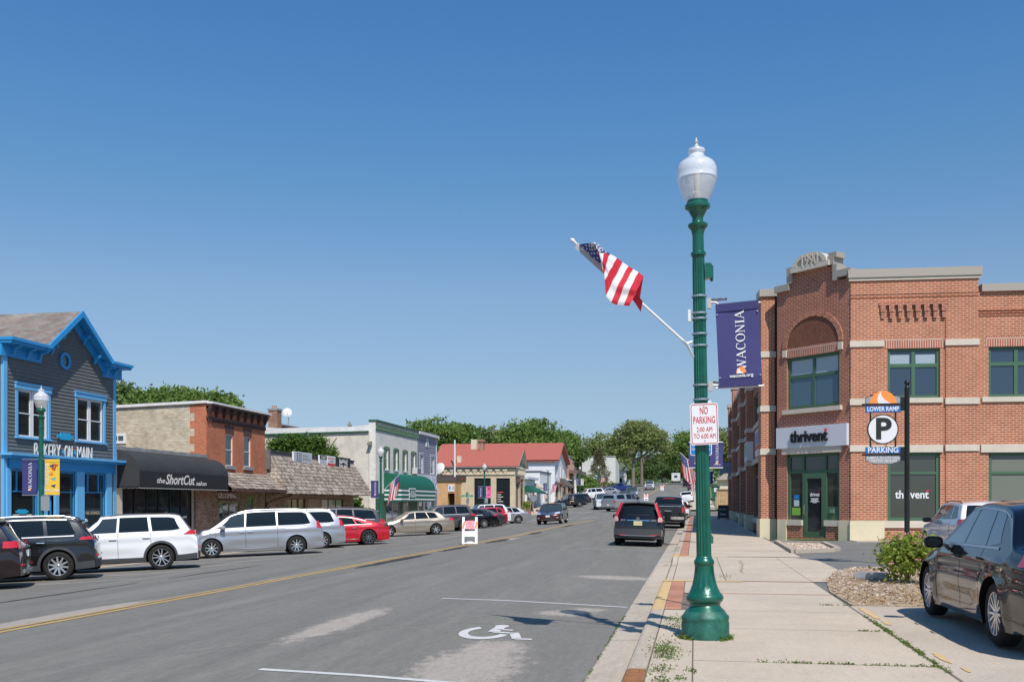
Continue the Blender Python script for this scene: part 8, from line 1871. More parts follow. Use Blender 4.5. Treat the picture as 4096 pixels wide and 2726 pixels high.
SF = pickup(topper=True, paint=p_sv, H=1.98, tail=[('e', REDL, .80, .96, .98, 1.22, .80, .96), ('s', REDL, (-2.9, -2.72), (-2.9, -2.72), .98, 1.22)], rear_bars=[('rear_bumper', CHROME, -.95, .95, .55, .70, .12)], plate=(0, .74, PLATE), wglass=CGLASS)
o = make_car('pickup_truck', 'silver pickup truck with a matching bed topper turning across the street', 'pickup truck', SF); put_rear(o, SF, 2432, 112, radians(57))
o = make_car('pickup_truck', 'white pickup truck half hidden behind the silver truck with topper', 'pickup truck', pickup(paint=p_wh, head=wrap_head(5.85, .95, 1.15, .6, .95), front_bars=[('grille', CHROME, -.6, .6, .85, 1.1, .03)])); x, y = at(2404, 121); sit(o, x, y+2.5, radians(-80))
SH = pickup(paint=p_wh, H=1.94, head=[('e', CLRL, .62, .97, .98, 1.16, .62, .95)], front_bars=[('grille', TRIM, -.62, .62, .82, 1.14, .02), ('grille', CHROME, -.62, .62, .98, 1.02, .035), ('front_bumper', CHROME, -.95, .95, .52, .72, .06)], plate=(1, .58, PLATE))
o = make_car('pickup_truck', 'white pickup truck with a black grille coming down the hill', 'pickup truck', SH); x, y = at(2598, 213); sit(o, x, y+2, radians(-90))
SG_ = dict(SH); SG_['paint'] = p_sv; o = make_car('pickup_truck', 'silver-grey pickup truck coming down the hill behind the topper truck', 'pickup truck', SG_); x, y = at(2527, 158); sit(o, x, y+2, radians(-88))
o = make_car('suv', 'grey blue SUV facing the camera just above the topper truck', 'SUV', suv(paint=p_gr, H=1.75, head=wrap_head(4.7, .85, .97))); x, y = at(2497, 142); sit(o, x, y+2, radians(-88))
GL2 = 'cars parked at an angle up the hill'
ST = suv(L=5.2, H=1.90, W=2.0, wb=2.95, R=.40, hood=1.2, belt=(1.18, 1.2), paint=p_wh, tail=wrap_tail(5.2, 1.05, 1.25, .2)); o = make_car('suv', 'long white SUV parked at an angle below the brown conifer', 'SUV', ST, GL2); put_wheel(o, ST, 2398, 168, PK)
o = make_car('sedan', 'silver sedan parked up the hill beyond the long white SUV', 'car', S3, GL2); put_wheel(o, S3, 2459, 186, PK)
SB = pickup(paint=p_bl, H=1.92, W=2.0); o = make_car('pickup_truck', 'dark blue pickup truck parked highest on the left', 'pickup truck', SB, GL2); put_wheel(o, SB, 2510, 208, PK)
o = make_car('suv', 'dark grey SUV just behind the open black off-roader', 'SUV', SW2 := suv(paint=p_gr, tail=wrap_tail(4.7, .98, 1.10, .3)), GL2); put_wheel(o, SW2, 2343, 146, PK)
SJ = suv(L=4.2, W=1.85, H=1.82, wb=2.42, fo=.78, R=.41, hood=1.17, belt=(1.12, 1.12), paint=p_bk, tum=.10, rails=None, sill=.42, nsp=5, clad=.14, cladmat=TRIM, tf=.12, kf=.05); hj = 2.1
SJ['top'] = [(-hj, 1.15), (-hj+.02, 1.4), (-hj+.08, 1.78), (-hj+.3, 1.82), (.1, 1.82), (.45, 1.80), (.62, 1.22), (.8, 1.18), (hj-.2, 1.10), (hj, .95)]; SJ['wscreen'] = (.62, .46, 0, 0); SJ['rscreen'] = (-hj+.02, -hj+.08, 0, 0, .8); SJ['windows'] = [((-.45, .55), (-.45, .40), .02), ((-1.9, -.55), (-1.9, -.55), .02)]; SJ['seams'] = [(.55, .55), (-.5, -.5)]; SJ['mirror'] = (.5, 1.15)
def spare(root, k):
 mb = MB(); mb.lathe([(.12, -.02), (.2, .0), (.36, 0), (.40, .04), (.40, .20), (.36, .24), (.1, .24)], RUB, (0, 0, 0), 20); mb.v = [(-hj-.03-v[2], v[0], 1.02+v[1]) for v in mb.v]; mb.build('spare_wheel', root)
SJ['custom'] = [spare]; oj = make_car('off_roader', 'black open off-roader with a spare wheel on its tail', 'off-roader', SJ, GL2); put_wheel(oj, SJ, 2320, 136, PK)
x, y = at(2703, 285); g = road_z(x, y); t = thing('camper_trailer', 'white camper box seen from behind at the crest of the hill', 'camper', (x, y, g)); OFF[t.name] = (0, 0, 0)
mb = MB(); mb.prism([(-1.2, .55), (1.2, .55), (1.2, 2.75), (1.1, 2.9), (-1.1, 2.9), (-1.2, 2.75)], 'y', 0, 6, M('camper_white_skin', (.62, .62, .62), .5, noise=.08, nscale=1)); mb.build('body', t)
mb = MB(); mb.poly([(-.45, -.01, 1.5), (.45, -.01, 1.5), (.45, -.01, 2.2), (-.45, -.01, 2.2)], WG); mb.build('window', t)
for s in (-1, 1):
 mb = MB(); mb.lathe([(.05, -.11), (.33, -.1), (.36, 0), (.33, .1), (.05, .11)], RUB, (s*1.02, 3.2, .36), 14, axis='y'); mb.v = [(s*1.02+(v[1]-3.2), 3.2+(v[0]-s*1.02), v[2]) for v in mb.v]; mb.build('wheel', t)
 mb = MB(); mb.box(s*.95-.1, s*.95+.1, -.03, 0, .62, .74, REDL); mb.build('tail_light', t)
mb = MB(); mb.box(-1.15, 1.15, -.12, .0, .42, .55, TRIM); mb.build('bumper', t)
p_nv = paint('near_black_blue_paint', (.003, .004, .008), 0, .12); p_nv.node_tree.nodes['Principled BSDF'].inputs['Specular IOR Level'].default_value = .12; p_nv.node_tree.nodes['Principled BSDF'].inputs['Coat Weight'].default_value = .75
S = sedan(L=4.85, W=1.85, H=1.525, glass=glass_mat('sky_tinted_side_glass', (.02, .04, .058), .04, .7, .0), wb=2.89, fo=.83, R=.335, hood=.96, deck=1.06, belt=(.96, 1.0), c0=1.28, c1=.62, paint=p_nv, hi=True, nsp=7, rstyle='double', rimR=.235, handlemat=p_nv, trimline=(STEEL, (-1.30, 1.05)), trimtop=(-1.20, .15), flare=.028, sillstrip=None, tail=wrap_tail(4.85, .84, 1.0, .30, .5, .86), mirrormat=p_nv, kr=.16, shoulder=.075, rimmat=M('bright_alloy', (.66, .66, .70), .25, .75))  # side glass: sky reflection put into its blue base colour
o = make_car('sedan', 'glossy near-black sedan cut off by the right edge of the photo', 'car', S); wx, wy = at(3962, 10.36); sit(o, wx+.925, wy-S['xr'], radians(90.4), .015)
S = suv(L=4.45, W=1.80, H=1.56, wb=2.76, R=.34, hood=1.02, belt=(1.0, 1.07), paint=paint('pale_silver_paint', (.72, .70, .73), .0, .3), hi=True, clad=.0, tail=wrap_tail(4.45, .94, 1.10, .36, .5, .86), mirrormat=TRIM, nsp=5)
o = make_car('crossover', 'pale silver-white crossover parked beyond the near-black sedan', 'car', S); sit(o, 7.25, 28.2, radians(91))
def leaf_mat(name, c1, c2, tr=.42):
 m = bpy.data.materials.new(name); m.use_nodes = True; nt = m.node_tree; L = nt.links; b = nt.nodes['Principled BSDF']; b.inputs['Roughness'].default_value = .55; b.inputs['Specular IOR Level'].default_value = .3
 g = nt.nodes.new('ShaderNodeNewGeometry'); r = nt.nodes.new('ShaderNodeMix'); r.data_type = 'RGBA'; r.inputs[6].default_value = (*c1, 1); r.inputs[7].default_value = (*c2, 1); L.new(g.outputs['Random Per Island'], r.inputs[0])
 L.new(r.outputs[2], b.inputs['Base Color']); t = nt.nodes.new('ShaderNodeBsdfTranslucent'); L.new(r.outputs[2], t.inputs[0]); x = nt.nodes.new('ShaderNodeMixShader'); x.inputs[0].default_value = tr
 L.new(b.outputs[0], x.inputs[1]); L.new(t.outputs[0], x.inputs[2]); L.new(x.outputs[0], nt.nodes['Material Output'].inputs[0]); MATS[name] = m; return m
LF1 = leaf_mat('maple_leaf', (.13, .215, .045), (.22, .32, .08)); LF2 = leaf_mat('elm_leaf', (.19, .24, .075), (.31, .35, .13)); LF3 = leaf_mat('dark_leaf', (.085, .15, .045), (.15, .22, .07)); LF4 = leaf_mat('conifer_needle', (.13, .125, .05), (.22, .19, .08)); LF5 = leaf_mat('shrub_leaf', (.17, .26, .04), (.36, .40, .07)); LF6 = leaf_mat('vine_leaf', (.06, .14, .02), (.16, .27, .05)); DRYL = leaf_mat('dry_leaf', (.30, .17, .08), (.42, .30, .16), .1)
BARK = M('grey_bark', (.20, .165, .13), .95, noise=.35, nscale=5, bump=.5, bscale=12)
PINKF = M('pink_flower', (.65, .22, .32), .7)
def leaf_geo(rn, pts, size, up=.35, asp=.62):
 V = []; F = []
 for p in pts:
  s = size*rn.uniform(.6, 1.35); n = Vector((rn.gauss(0, 1), rn.gauss(0, 1), rn.gauss(0, 1)+up)).normalized(); a = n.orthogonal().normalized(); a = (Matrix.Rotation(rn.uniform(0, 6.28), 3, n) @ a); c = n.cross(a)*asp*s; a = a*s; p = Vector(p); k = len(V)
  V += [tuple(p-a), tuple(p+c), tuple(p+a), tuple(p-c)]; F.append((k, k+1, k+2, k+3))
 return V, F
def clumps(rn, blobs, n, k, spread):
 """k leaves in each of n clumps sitting on the skins of the blobs"""
 w = [b[3]*b[4]+b[4]*b[5] for b in blobs]; out = []
 for i in range(n):
  b = rn.choices(blobs, w)[0]; d = Vector((rn.gauss(0, 1), rn.gauss(0, 1), rn.gauss(.15, 1))).normalized(); r = rn.uniform(.45, 1.06)
  c = Vector((b[0]+d.x*b[3]*r, b[1]+d.y*b[4]*r, b[2]+d.z*b[5]*r)); s = spread*rn.uniform(.5, 1.3)
  for j in range(k): out.append((c.x+rn.gauss(0, s), c.y+rn.gauss(0, s), c.z+rn.gauss(0, s*.6)))
 return out
def crown_obj(name, pts, size, mat, parent, rn, **k):
 V, F = leaf_geo(rn, pts, size, **k); me = bpy.data.meshes.new(name); me.from_pydata(V, [], F); me.materials.append(mat); o = bpy.data.objects.new(name, me); COL.objects.link(o)
 if parent: o.parent = parent; OFF[o.name] = (0, 0, 0)
 return o
def tree(name, label, px, Z, ytop, rx, mat, n=420, k=16, ybot=None, size=.22, blobs=None, trunk=True, seed=1, group=None, tr=.28, cat='tree', spread=.55, squash=.8, dz=0):
 rn = random.Random(seed); x, y = at(px, Z); g = ground_z(x, y)+dz; H = EYE+(2010-ytop)/FPX*Z-g; t = thing(name, label, cat, (x, y, g), group); OFF[t.name] = (0, 0, 0)
 zb = H*.30 if ybot is None else EYE+(2010-ybot)/FPX*Z-g
 if blobs is None:
  blobs = []; ch = H-zb
  for i in range(9):
   a = rn.uniform(0, 6.28); r = rx*rn.uniform(.25, .62); f = rn.uniform(.25, .78); q = rx*rn.uniform(.35, .52)
   blobs.append((r*cos(a), r*sin(a), zb+ch*f, q, q, ch*rn.uniform(.18, .26)))
  blobs.append((0, 0, H-ch*.26, rx*.5, rx*.5, ch*.25)); blobs.append((0, 0, zb+ch*.45, rx*.75, rx*.75, ch*.33))
 if trunk:
  mb = MB(); mb.tube([(0, 0, -.3), (.05, 0, zb*.5), (-.05, .05, zb+.1*H), (.1, 0, H*.72)], [tr*1.35, tr, tr*.75, tr*.2], BARK, 8)
  for i in range(7):
   b = rn.choice(blobs); z0 = rn.uniform(.75, 1.0)*max(zb, H*.25); mb.tube([(0, 0, z0), (b[0]*.45, b[1]*.45, z0+(b[2]-z0)*.6), (b[0]*.9, b[1]*.9, b[2]+b[5]*.3)], [tr*.5, tr*.3, tr*.08], BARK, 5)
  mb.build('trunk', t)
 crown_obj('crown', clumps(rn, blobs, n, k, spread), size, mat, t, rn); return t
GB1 = 'tall trees behind the red roofs'
for i, (px, Z, yt, rx, mt, lb) in enumerate(((1742, 185, 1668, 6.3, LF1, 'broad green tree behind the lilac shop, leftmost behind the red roof'), (1835, 190, 1690, 5.2, LF1, 'rounded tree behind the left half of the red roof'), (1905, 200, 1700, 5, LF3, 'darker tree behind the chimneys of the red roof'), (1985, 205, 1705, 5.5, LF2, 'paler tree between the chimneys and the big crown'), (2070, 195, 1676, 6.2, LF1, 'large leafy tree above the middle of the long red roof'), (2175, 198, 1672, 6.5, LF1, 'largest round crown above the right end of the red roof'), (2245, 212, 1722, 5.2, LF1, 'tree sloping down beyond the red gable'), (2285, 225, 1790, 4.6, LF3, 'low dark tree beside the pink building'))):
 tree('maple_tree', lb, px, Z, yt, rx, mt, n=540, k=15, seed=20+i, group=GB1, size=.26, ybot=1850)
for i, (px, Z, yt, rx, lb) in enumerate(((2345, 285, 1745, 7, 'pale green tree behind the pale block building, left one'), (2405, 290, 1730, 7, 'pale green tree behind the pale block building, middle one'), (2462, 300, 1760, 7, 'pale green tree between the block building and the big elm'))): tree('elm_tree', lb, px, Z, yt, rx, LF2, n=520, k=14, seed=40+i, size=.34, ybot=1900, group='pale trees on the hill')
tree('elm_tree', 'huge spreading elm with a pale trunk at the top of the hill', 2532, 250, 1700, 7.2, LF2, n=760, k=13, seed=51, size=.28, ybot=1830, tr=.40, blobs=[(-3.5, 0, 12, 3.4, 3.4, 2.6), (0, 0, 14, 4, 4, 2.6), (4.2, 0, 12.6, 3.6, 3.6, 2.6), (-2, 0, 9.4, 4.2, 4, 2.4), (6.5, 1, 9.6, 2.8, 2.6, 2.3), (-5, 0, 10.2, 2.2, 2.4, 2), (2.5, -1, 11, 3.8, 3.6, 2.2)])
tree('elm_tree', 'second big elm, its trunk just right of the first', 2566, 262, 1688, 7.2, LF2, n=680, k=13, seed=52, size=.28, ybot=1830, tr=.38, blobs=[(0, 0, 14.6, 3.8, 3.8, 2.4), (3.5, 0, 12.5, 3.6, 3.6, 2.4), (6, 0, 10.2, 2.4, 2.6, 1.6), (-1, 0, 11.5, 3.2, 3.2, 2.4)])
for i, (px, Z, yt, rx, mt, lb, yb) in enumerate(((2490, 310, 1815, 7, LF1, 'dark tree filling the gap below the first elm', 1930), (2600, 335, 1815, 7, LF3, 'dark tree at the crest left of the camper', 1925), (2650, 345, 1812, 7, LF3, 'dark tree at the crest directly behind the camper', 1925), (2700, 350, 1825, 7, LF3, 'dark tree at the crest right of the camper', 1925), (2735, 300, 1722, 7.5, LF1, 'tall tree right of the road seen beside the far flags', 1900), (2800, 260, 1700, 7.5, LF1, 'tall tree on the right hidden behind the no parking sign', 1900), (2885, 235, 1712, 6.5, LF2, 'sunlit tree between the lamp post and the brick building', 1880), (2950, 240, 1730, 6, LF1, 'tree mostly hidden by the brick building', 1880))): tree('oak_tree', lb, px, Z, yt, rx, mt, n=620, k=14, seed=60+i, size=.34, ybot=yb, group='trees at the top of the hill', tr=.35)
GS = 'bushy trees behind the salon'
for i, (px, yt, rx) in enumerate(((478, 1512, 2.2), (590, 1545, 2.2), (660, 1532, 2.4), (740, 1540, 2.3), (815, 1552, 2.0), (900, 1580, 1.3))):
 Z = 66; t = tree('boxelder_tree', ('leafy tree right behind the blue shop', 'bushy tree behind the salon, second from the left', 'bushy tree behind the salon with the tallest shoots', 'bushy tree behind the salon, fourth from the left', 'bushy tree behind the salon with a brown patch', 'small sprig of tree behind the brown cornice')[i], px, Z, yt+18, rx, LF1 if i else LF3, n=300, k=14, seed=80+i, size=.13, ybot=1680, spread=.3, group=GS)
 rn = random.Random(i); H = EYE+(2010-yt)/FPX*Z-ground_z(*at(px, Z)); pts = []
 for s_ in range(16):
  a, r = rn.uniform(0, 6.28), rx*rn.uniform(.1, .95); z0 = H-1.5-r*.25
  for q in range(26): f = q/26; pts.append((r*cos(a)+f*.25*cos(a*3)+rn.gauss(0, .07), r*sin(a)+rn.gauss(0, .07), z0+f*rn.uniform(1.3, 1.7)))
 crown_obj('shoot', pts, .12, LF1, t, rn)
rn = random.Random(9); px, Z = 2396, 212; x, y = at(px, Z); g = ground_z(x, y); H = EYE+(2010-1792)/FPX*Z-g; t = thing('conifer', 'ragged olive brown conifer before the pale block building', 'tree', (x, y, g)); OFF[t.name] = (0, 0, 0); pts = []
for i in range(520):
 f = rn.random()**.8; r = (1-f)*3.3*rn.uniform(.4, 1.12)+.15; a = rn.uniform(0, 6.28); c_ = (r*cos(a), r*sin(a), .4+f*(H-.5)-r*.12); pts += [(c_[0]+rn.gauss(0, .25), c_[1]+rn.gauss(0, .25), c_[2]+rn.gauss(0, .16)) for _ in range(16)]
crown_obj('crown', pts, .17, LF4, t, rn, asp=.3); mb = MB(); mb.tube([(0, 0, -.3), (0, 0, H*.9)], [.2, .03], BARK, 6); mb.build('trunk', t)
def bush(name, label, x, y, h, r, mat, n=160, k=14, size=.07, seed=1, z=None, cat='bush', group=None):
 rn = random.Random(seed); z = ground_z(x, y) if z is None else z; t = thing(name, label, cat, (x, y, z), group); OFF[t.name] = (0, 0, 0)
 bl = [(rn.uniform(-.4, .4)*r, rn.uniform(-.4, .4)*r, h*rn.uniform(.35, .65), r*.55, r*.55, h*.33) for _ in range(6)]
 mb = MB(); [mb.tube([(0, 0, 0), (b[0], b[1], b[2]+b[5])], [.03*h, .008*h], BARK, 5) for b in bl]; mb.build('stem', t)
 crown_obj('foliage', clumps(rn, bl, n, k, r*.16), size, mat, t, rn); return t
for i, (px, Z, h, r, mt, lb) in enumerate(((2345, 178, 4.2, 2.6, LF1, 'round green bush left of the conifer'), (2318, 188, 4.0, 2.0, LF3, 'darker bush behind the porch columns'), (2452, 228, 1.6, 2.2, LF5, 'low yellow green bush below the porch house'), (2425, 226, 1.5, 1.6, LF5, 'low bush at the foot of the conifer'))): x, y = at(px, Z); bush('bush', lb, x, y, h, r, mt, size=.2, seed=i, n=220)
x, y = at(2106, 117.5); t = bush('potted_plant', 'potted green plant beside the green chalkboard', x, y, 1.5, .5, LF5, size=.1, n=60, cat='plant'); mb = MB(); mb.lathe([(.0, 0), (.28, 0), (.38, .6), (.35, .6), (.3, .5), (.0, .5)], M('tan_planter_pot', (.5, .38, .25), .8), (0, 0, 0), 12); mb.build('pot', t)
x, y = at(1432, 68.6); bush('bush', 'small bush against the stucco wall', x, y, 2.6, .55, LF6, size=.10, seed=3, n=90)
for i, px in enumerate((700, 728)): X_ = -22.0; y = yy(px, X_); bush('bush', ('left', 'right')[i]+' leafy clump in front of the dark salon window', X_, y, 1.0, .4, LF6, size=.07, seed=i, n=40)
rn = random.Random(5); pts = []
for i in range(620):
 px = rn.uniform(1078, 1300); u = (px-1078)/222; top_ = 1772-38*sin(min(1, u*1.6)*pi*.62)**1+18*u+rn.uniform(-8, 8); py = rn.uniform(top_, 1835) if rn.random() < .93 else rn.uniform(1735, 1840)
 if rn.random() < .12: px, py = rn.uniform(1290, 1345), rn.uniform(1780, 1850)
 d = rn.uniform(.1, .7); X, z = gx(px, Ys-d), gz(px, py, Ys-d); pts += [(X+rn.gauss(0, .16), Ys-d+rn.gauss(0, .1), z+rn.gauss(0, .14)) for _ in range(13)]
t = thing('climbing_vine', 'bright green vine bushing out over the cream stucco wall', 'vine', (0, 0, 0)); OFF[t.name] = (0, 0, 0); crown_obj('foliage', pts, .085, LF6, t, rn)
mb = MB(FY(Ys-.04)); [mb.tube([(gx(a, Ys), 0, gz(a, 1850, Ys)), (gx(a+rn.uniform(-20, 30), Ys), 0, gz(a, 1790, Ys)), (gx(a+rn.uniform(-10, 60), Ys), 0, gz(a, 1750, Ys))], .02, BARK, 4) for a in range(1090, 1320, 25)]; mb.build('stem', t)
rn = random.Random(77); pts = []
for i in range(2600):
 X = rn.uniform(-330, 230); Y = rn.uniform(395, 470)+abs(X)*.1; b = 4+5*sin(X*.07)+3*sin(X*.19+1); pts += [(X+rn.gauss(0, 1.6), Y+rn.gauss(0, 1), max(4.0, 6+rn.random()**.6*(9+b*.5))+rn.gauss(0, .8)) for _ in range(9)]
for i in range(1500):
 Y = rn.uniform(140, 400); X = rn.uniform(-75, -48)-Y*.12; g = ground_z(X, Y); pts += [(X+rn.gauss(0, 1.3), Y+rn.gauss(0, 1.3), g+rn.random()**.7*8+rn.gauss(0, .6)) for _ in range(9)]
tag(crown_obj('distant_woods', pts, .85, LF3, None, rn), 'far band of dark green woods along the horizon', 'woods', kind='stuff')
x, y = at(3630, 18.6); t = bush('flowering_shrub', 'yellow green shrub with pink flower heads in the gravel bed', x, y, 1.0, .60, LF5, n=250, k=15, size=.042, seed=12, z=0, cat='shrub')
rn = random.Random(2); mb = MB()
for i in range(40):
 a, r, z = rn.uniform(0, 6.28), rn.uniform(.1, .66), rn.uniform(.55, 1.02)
 c_ = Vector((r*cos(a), r*sin(a), z-r*.3)); [mb.mesh(*((lambda V, F: (V, F))(*leaf_geo(rn, [(c_.x+rn.gauss(0, .03), c_.y+rn.gauss(0, .03), c_.z+rn.gauss(0, .008)) for _ in range(14)], .016))), PINKF)]
mb.build('flower_head', t)
mb = MB(); x2, y2 = at(3478, 19.6); mb.prism([(-.30, -.12), (.30, -.2), (.36, .08), (-.22, .16)], 'z', 0, .12, M('pale_metal_box', (.45, .47, .5), .4, .5)); mb.v = [(v[0]+x2, v[1]+y2, v[2]+.02) for v in mb.v]; tag(mb.build('utility_cover'), 'pale grey slab shaped cover lying left of the shrub', 'utility cover')
BED1 = [(2.26, 15.22), (2.24, 17.5), (2.5, 20), (3.0, 22.6), (3.6, 24.2), (6.9, 24.4), (7.2, 15.22)]; BED2 = [at(3106, 37.6), at(3295, 36.2), at(3352, 31.5), at(3330, 30.8), at(3175, 29.8)]
def inside(p, poly):
 c_ = False
 for (a, b), (d, e) in zip(poly, poly[1:]+poly[:1]):
  if (b > p[1]) != (e > p[1]) and p[0] < (d-a)*(p[1]-b)/(e-b)+a: c_ = not c_
 return c_
GRV = [M('pebble_grey', (.40, .34, .28), .85), M('pebble_cream', (.60, .50, .40), .85), M('pebble_brown', (.30, .19, .12), .85)]
SOIL = M('bark_mulch_soil', (.38, .28, .18), .95, noise=.5, nscale=14, bump=.6, bscale=50)
for bed, n, nm, sz in ((BED1, 3800, 'gravel bed of pale pebbles and dry mulch around the shrub', .030), (BED2, 1700, 'small kerbed island of pale pebbles in the lot', .045)):
 mb = MB(); mb.prism(bed, 'z', -.06, .008, SOIL); tag(mb.build('planting_bed'), nm.replace('gravel', 'soil under the'), kind='structure')
 rn = random.Random(n); mb = MB(); xs = [p[0] for p in bed]; ys = [p[1] for p in bed]; c_ = 0
 while c_ < n:
  p = (rn.uniform(min(xs), max(xs)), rn.uniform(min(ys), max(ys)))
  if not inside(p, bed): continue
  if bed is BED1 and p[1] < 16.6 and rn.random() < .6: c_ += 1; continue
  c_ += 1; s = sz*rn.uniform(.5, 1.4); a = rn.uniform(0, 3); hgt = s*.6; z = .012
  q = [(p[0]+s*cos(a+k*1.57)*rn.uniform(.7, 1), p[1]+s*sin(a+k*1.57)*rn.uniform(.7, 1), z+hgt*.35) for k in range(4)]; b0 = [(p[0]+s*.7*cos(a+k*1.57), p[1]+s*.7*sin(a+k*1.57), z) for k in range(4)]
  mb.mesh(q+b0+[(p[0]+rn.uniform(-.3, .3)*s, p[1], z+hgt)], [(0, 1, 8), (1, 2, 8), (2, 3, 8), (3, 0, 8)]+[(i+4, (i+1) % 4+4, (i+1) % 4, i) for i in range(4)], rn.choice(GRV))
 tag(mb.build('gravel'), nm, 'gravel', kind='stuff')
rn = random.Random(4); pts = []
for i in range(1700):
 p = (rn.uniform(2.3, 6), rn.uniform(15.3, 22));
 if inside(p, BED1) and (p[1] < 17 or rn.random() < .3): pts += [(p[0]+rn.gauss(0, .05), p[1]+rn.gauss(0, .05), .03+abs(rn.gauss(0, .02))) for _ in range(6)]
tag(crown_obj('leaf_litter', pts, .022, DRYL, None, rn, asp=.4, up=2), 'dry brown leaves and grass scattered over the gravel', 'leaf litter', kind='stuff')
mb = MB(); pts_ = BED2+[BED2[0]]
for a, b in zip(pts_, pts_[1:]):
 a, b = Vector(a), Vector(b); d = (b-a).normalized(); nn = Vector((-d.y, d.x))*.08; mb.prism([tuple(a-nn), tuple(b-nn), tuple(b+nn), tuple(a+nn)], 'z', -.01, .10, CONC2)
tag(mb.build('kerb'), 'low concrete kerb ringing the small pebble island', kind='structure')
rn = random.Random(8); pts = []; blades = []
def weed(x, y, r, n, h=.05, z=.0):
 for _ in range(n): pts.append((x+rn.gauss(0, r), y+rn.gauss(0, r*1.6), z+abs(rn.gauss(0, h))))
for (x, y, r, n, h) in ((-.25, 12.9, .07, 130, .03), (-.22, 12.2, .08, 170, .04), (-.10, 11.6, .08, 90, .03), (-.30, 10.2, .08, 330, .05), (-.27, 9.8, .07, 300, .05), (-.30, 9.0, .06, 130, .03), (-.28, 8.4, .05, 110, .03), (-.33, 7.8, .07, 200, .05), (-.12, 8.6, .03, 60, .02), (-.02, 9.0, .03, 50, .02), (-.28, 7.2, .07, 220, .05)): weed(x, y, r, n, h)
for i in range(90): a = rn.uniform(-1.0, 2.2); weed(LX+.27*cos(a), LY+.27*sin(a)-.02, .02, 9, .02)
for i in range(50): a = rn.uniform(3.3, 4.2); weed(LX+.28*cos(a), LY+.28*sin(a), .02, 6, .02)
for y0, xa, xb, n in ((9.66, .5, 2.2, 60), (12.2, 1.9, 2.25, 14), (15.2, 1.8, 2.3, 14)):
 for i in range(n): weed(rn.uniform(xa, xb), y0, .012, 7, .010)
for i in range(120): y = rn.uniform(9.3, 13.8); weed(2.21+rn.gauss(0, .01), y, .015, 5 if rn.random() < .5 else 12, .012)
for i in range(90): y = rn.uniform(7, 14.5); weed(-1.0, y, .01, 5, .010, -.15)
for i in range(16): weed(1.0+rn.gauss(0, .02)+(i*.012), 22+i*.3, .02, 8, .01)
for (x, y) in ((-.62, 24), (-.6, 31.5), (-.58, 33), (.6, 20.6), (3.2, 17), (3.4, 16.2)): weed(x, y, .08, 60, .03)
tag(crown_obj('weeds', pts, .013, leaf_mat('weed_leaf', (.09, .16, .03), (.20, .27, .06)), None, rn, asp=.45), 'green weeds growing in the kerb edge and slab joints', 'weeds', kind='stuff')
rn = random.Random(6); pts = []
for i in range(1500): X, Y = rn.uniform(5, 16), rn.uniform(127, 140); pts += [(X+rn.gauss(0, .2), Y+rn.gauss(0, .2), ground_z(X, Y)+(Y-127)*.08+rn.random()*.7) for _ in range(4)]
tag(crown_obj('tall_grass', pts, .16, LF5, None, rn, asp=.25), 'tall pale grass on the bank beyond the side street', 'grass', kind='stuff')
SKIN = M('skin', (.55, .33, .24), .6)
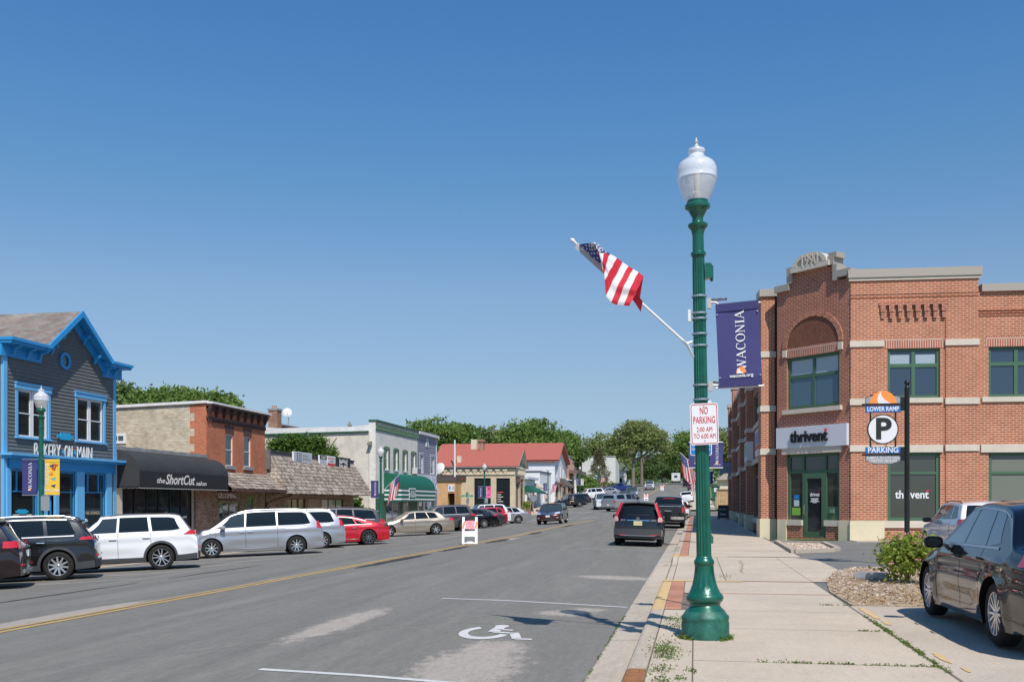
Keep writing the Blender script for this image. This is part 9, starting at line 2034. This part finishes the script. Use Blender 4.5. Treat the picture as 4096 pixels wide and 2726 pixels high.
def person(label, x, y, z, yaw, shirt, trousers, seated=False):
 t = thing('person', label, 'person', (x, y, z)); OFF[t.name] = (0, 0, 0); t.rotation_euler = (0, 0, yaw)
 if seated: J = [(0, 0, .55), (0, 0, .8), (0, 0, 1.05), (0, 0, 1.13), (0, .02, 1.25), (0, .02, 1.36), (-.19, 0, 1.03), (-.24, .1, .8), (-.1, .36, .85), (.19, 0, 1.03), (.24, .1, .8), (.1, .36, .85), (-.1, .05, .53), (-.12, .45, .55), (-.12, .5, .15), (.1, .05, .53), (.12, .45, .55), (.12, .5, .15)]
 else: J = [(0, 0, .95), (0, 0, 1.2), (0, 0, 1.43), (0, 0, 1.5), (0, .02, 1.6), (0, .02, 1.72), (-.20, 0, 1.41), (-.27, -.06, 1.13), (-.25, .08, .9), (.20, 0, 1.41), (.27, .08, 1.14), (.24, .22, .95), (-.10, 0, .9), (-.11, .12, .5), (-.11, .02, .06), (.10, 0, .9), (.11, .10, .48), (.11, .30, .07)]
 E = [(0, 1), (1, 2), (2, 3), (3, 4), (4, 5), (2, 6), (6, 7), (7, 8), (2, 9), (9, 10), (10, 11), (0, 12), (12, 13), (13, 14), (0, 15), (15, 16), (16, 17)]
 Rr = [.15, .14, .15, .06, .105, .08, .06, .045, .035, .06, .045, .035, .09, .065, .045, .09, .065, .045]
 def skin(nm, idx, grow, mat, par):
  mp = {j: i for i, j in enumerate(idx)}; me = bpy.data.meshes.new(nm); me.from_pydata([J[j] for j in idx], [(mp[a], mp[b]) for a, b in E if a in mp and b in mp], []); o = bpy.data.objects.new(nm, me); COL.objects.link(o)
  o.modifiers.new('s', 'SKIN'); o.modifiers.new('u', 'SUBSURF').levels = 1
  for j in idx: me.skin_vertices[0].data[mp[j]].radius = (Rr[j]+grow, (Rr[j]+grow)*.8)
  me.skin_vertices[0].data[0].use_root = True; dg = C.evaluated_depsgraph_get(); m2 = bpy.data.meshes.new_from_object(o.evaluated_get(dg)); bpy.data.objects.remove(o); m2.materials.clear(); m2.materials.append(mat)
  for p in m2.polygons: p.use_smooth = True; p.material_index = 0
  o = bpy.data.objects.new(nm, m2); COL.objects.link(o); o.parent = par; return o
 skin('body', list(range(18)), 0, SKIN, t); skin('shirt', [0, 1, 2, 6, 7, 9, 10], .018, shirt, t); skin('trousers', [0, 12, 13, 15, 16], .02, trousers, t)
 hz = J[5][2]; mb = MB(); mb.lathe([(.0, .09), (.07, .07), (.10, .02), (.105, -.05), (.09, -.08)], M('dark_hair', (.06, .04, .03), .8), (0, -.015, hz-.0), 12); mb.build('hair', t)
x, y = at(2199, 141); person('person in a pale pink top and dark trousers walking past the low white shop', -20.6, y, ground_z(-20.6, y), .2, M('pale_pink_shirt', (.65, .42, .38), .8), M('dark_trousers', (.04, .04, .05), .8))
q = oj.matrix_world @ Vector((-.10, .86, .30)) if 'oj' in globals() else Vector((0, 0, 0))
person('person in a teal top sitting in the open side of the black off-roader', q.x, q.y, q.z, PK-pi/2, M('teal_shirt', (.10, .32, .30), .8), M('tan_shorts', (.45, .32, .22), .8), True)
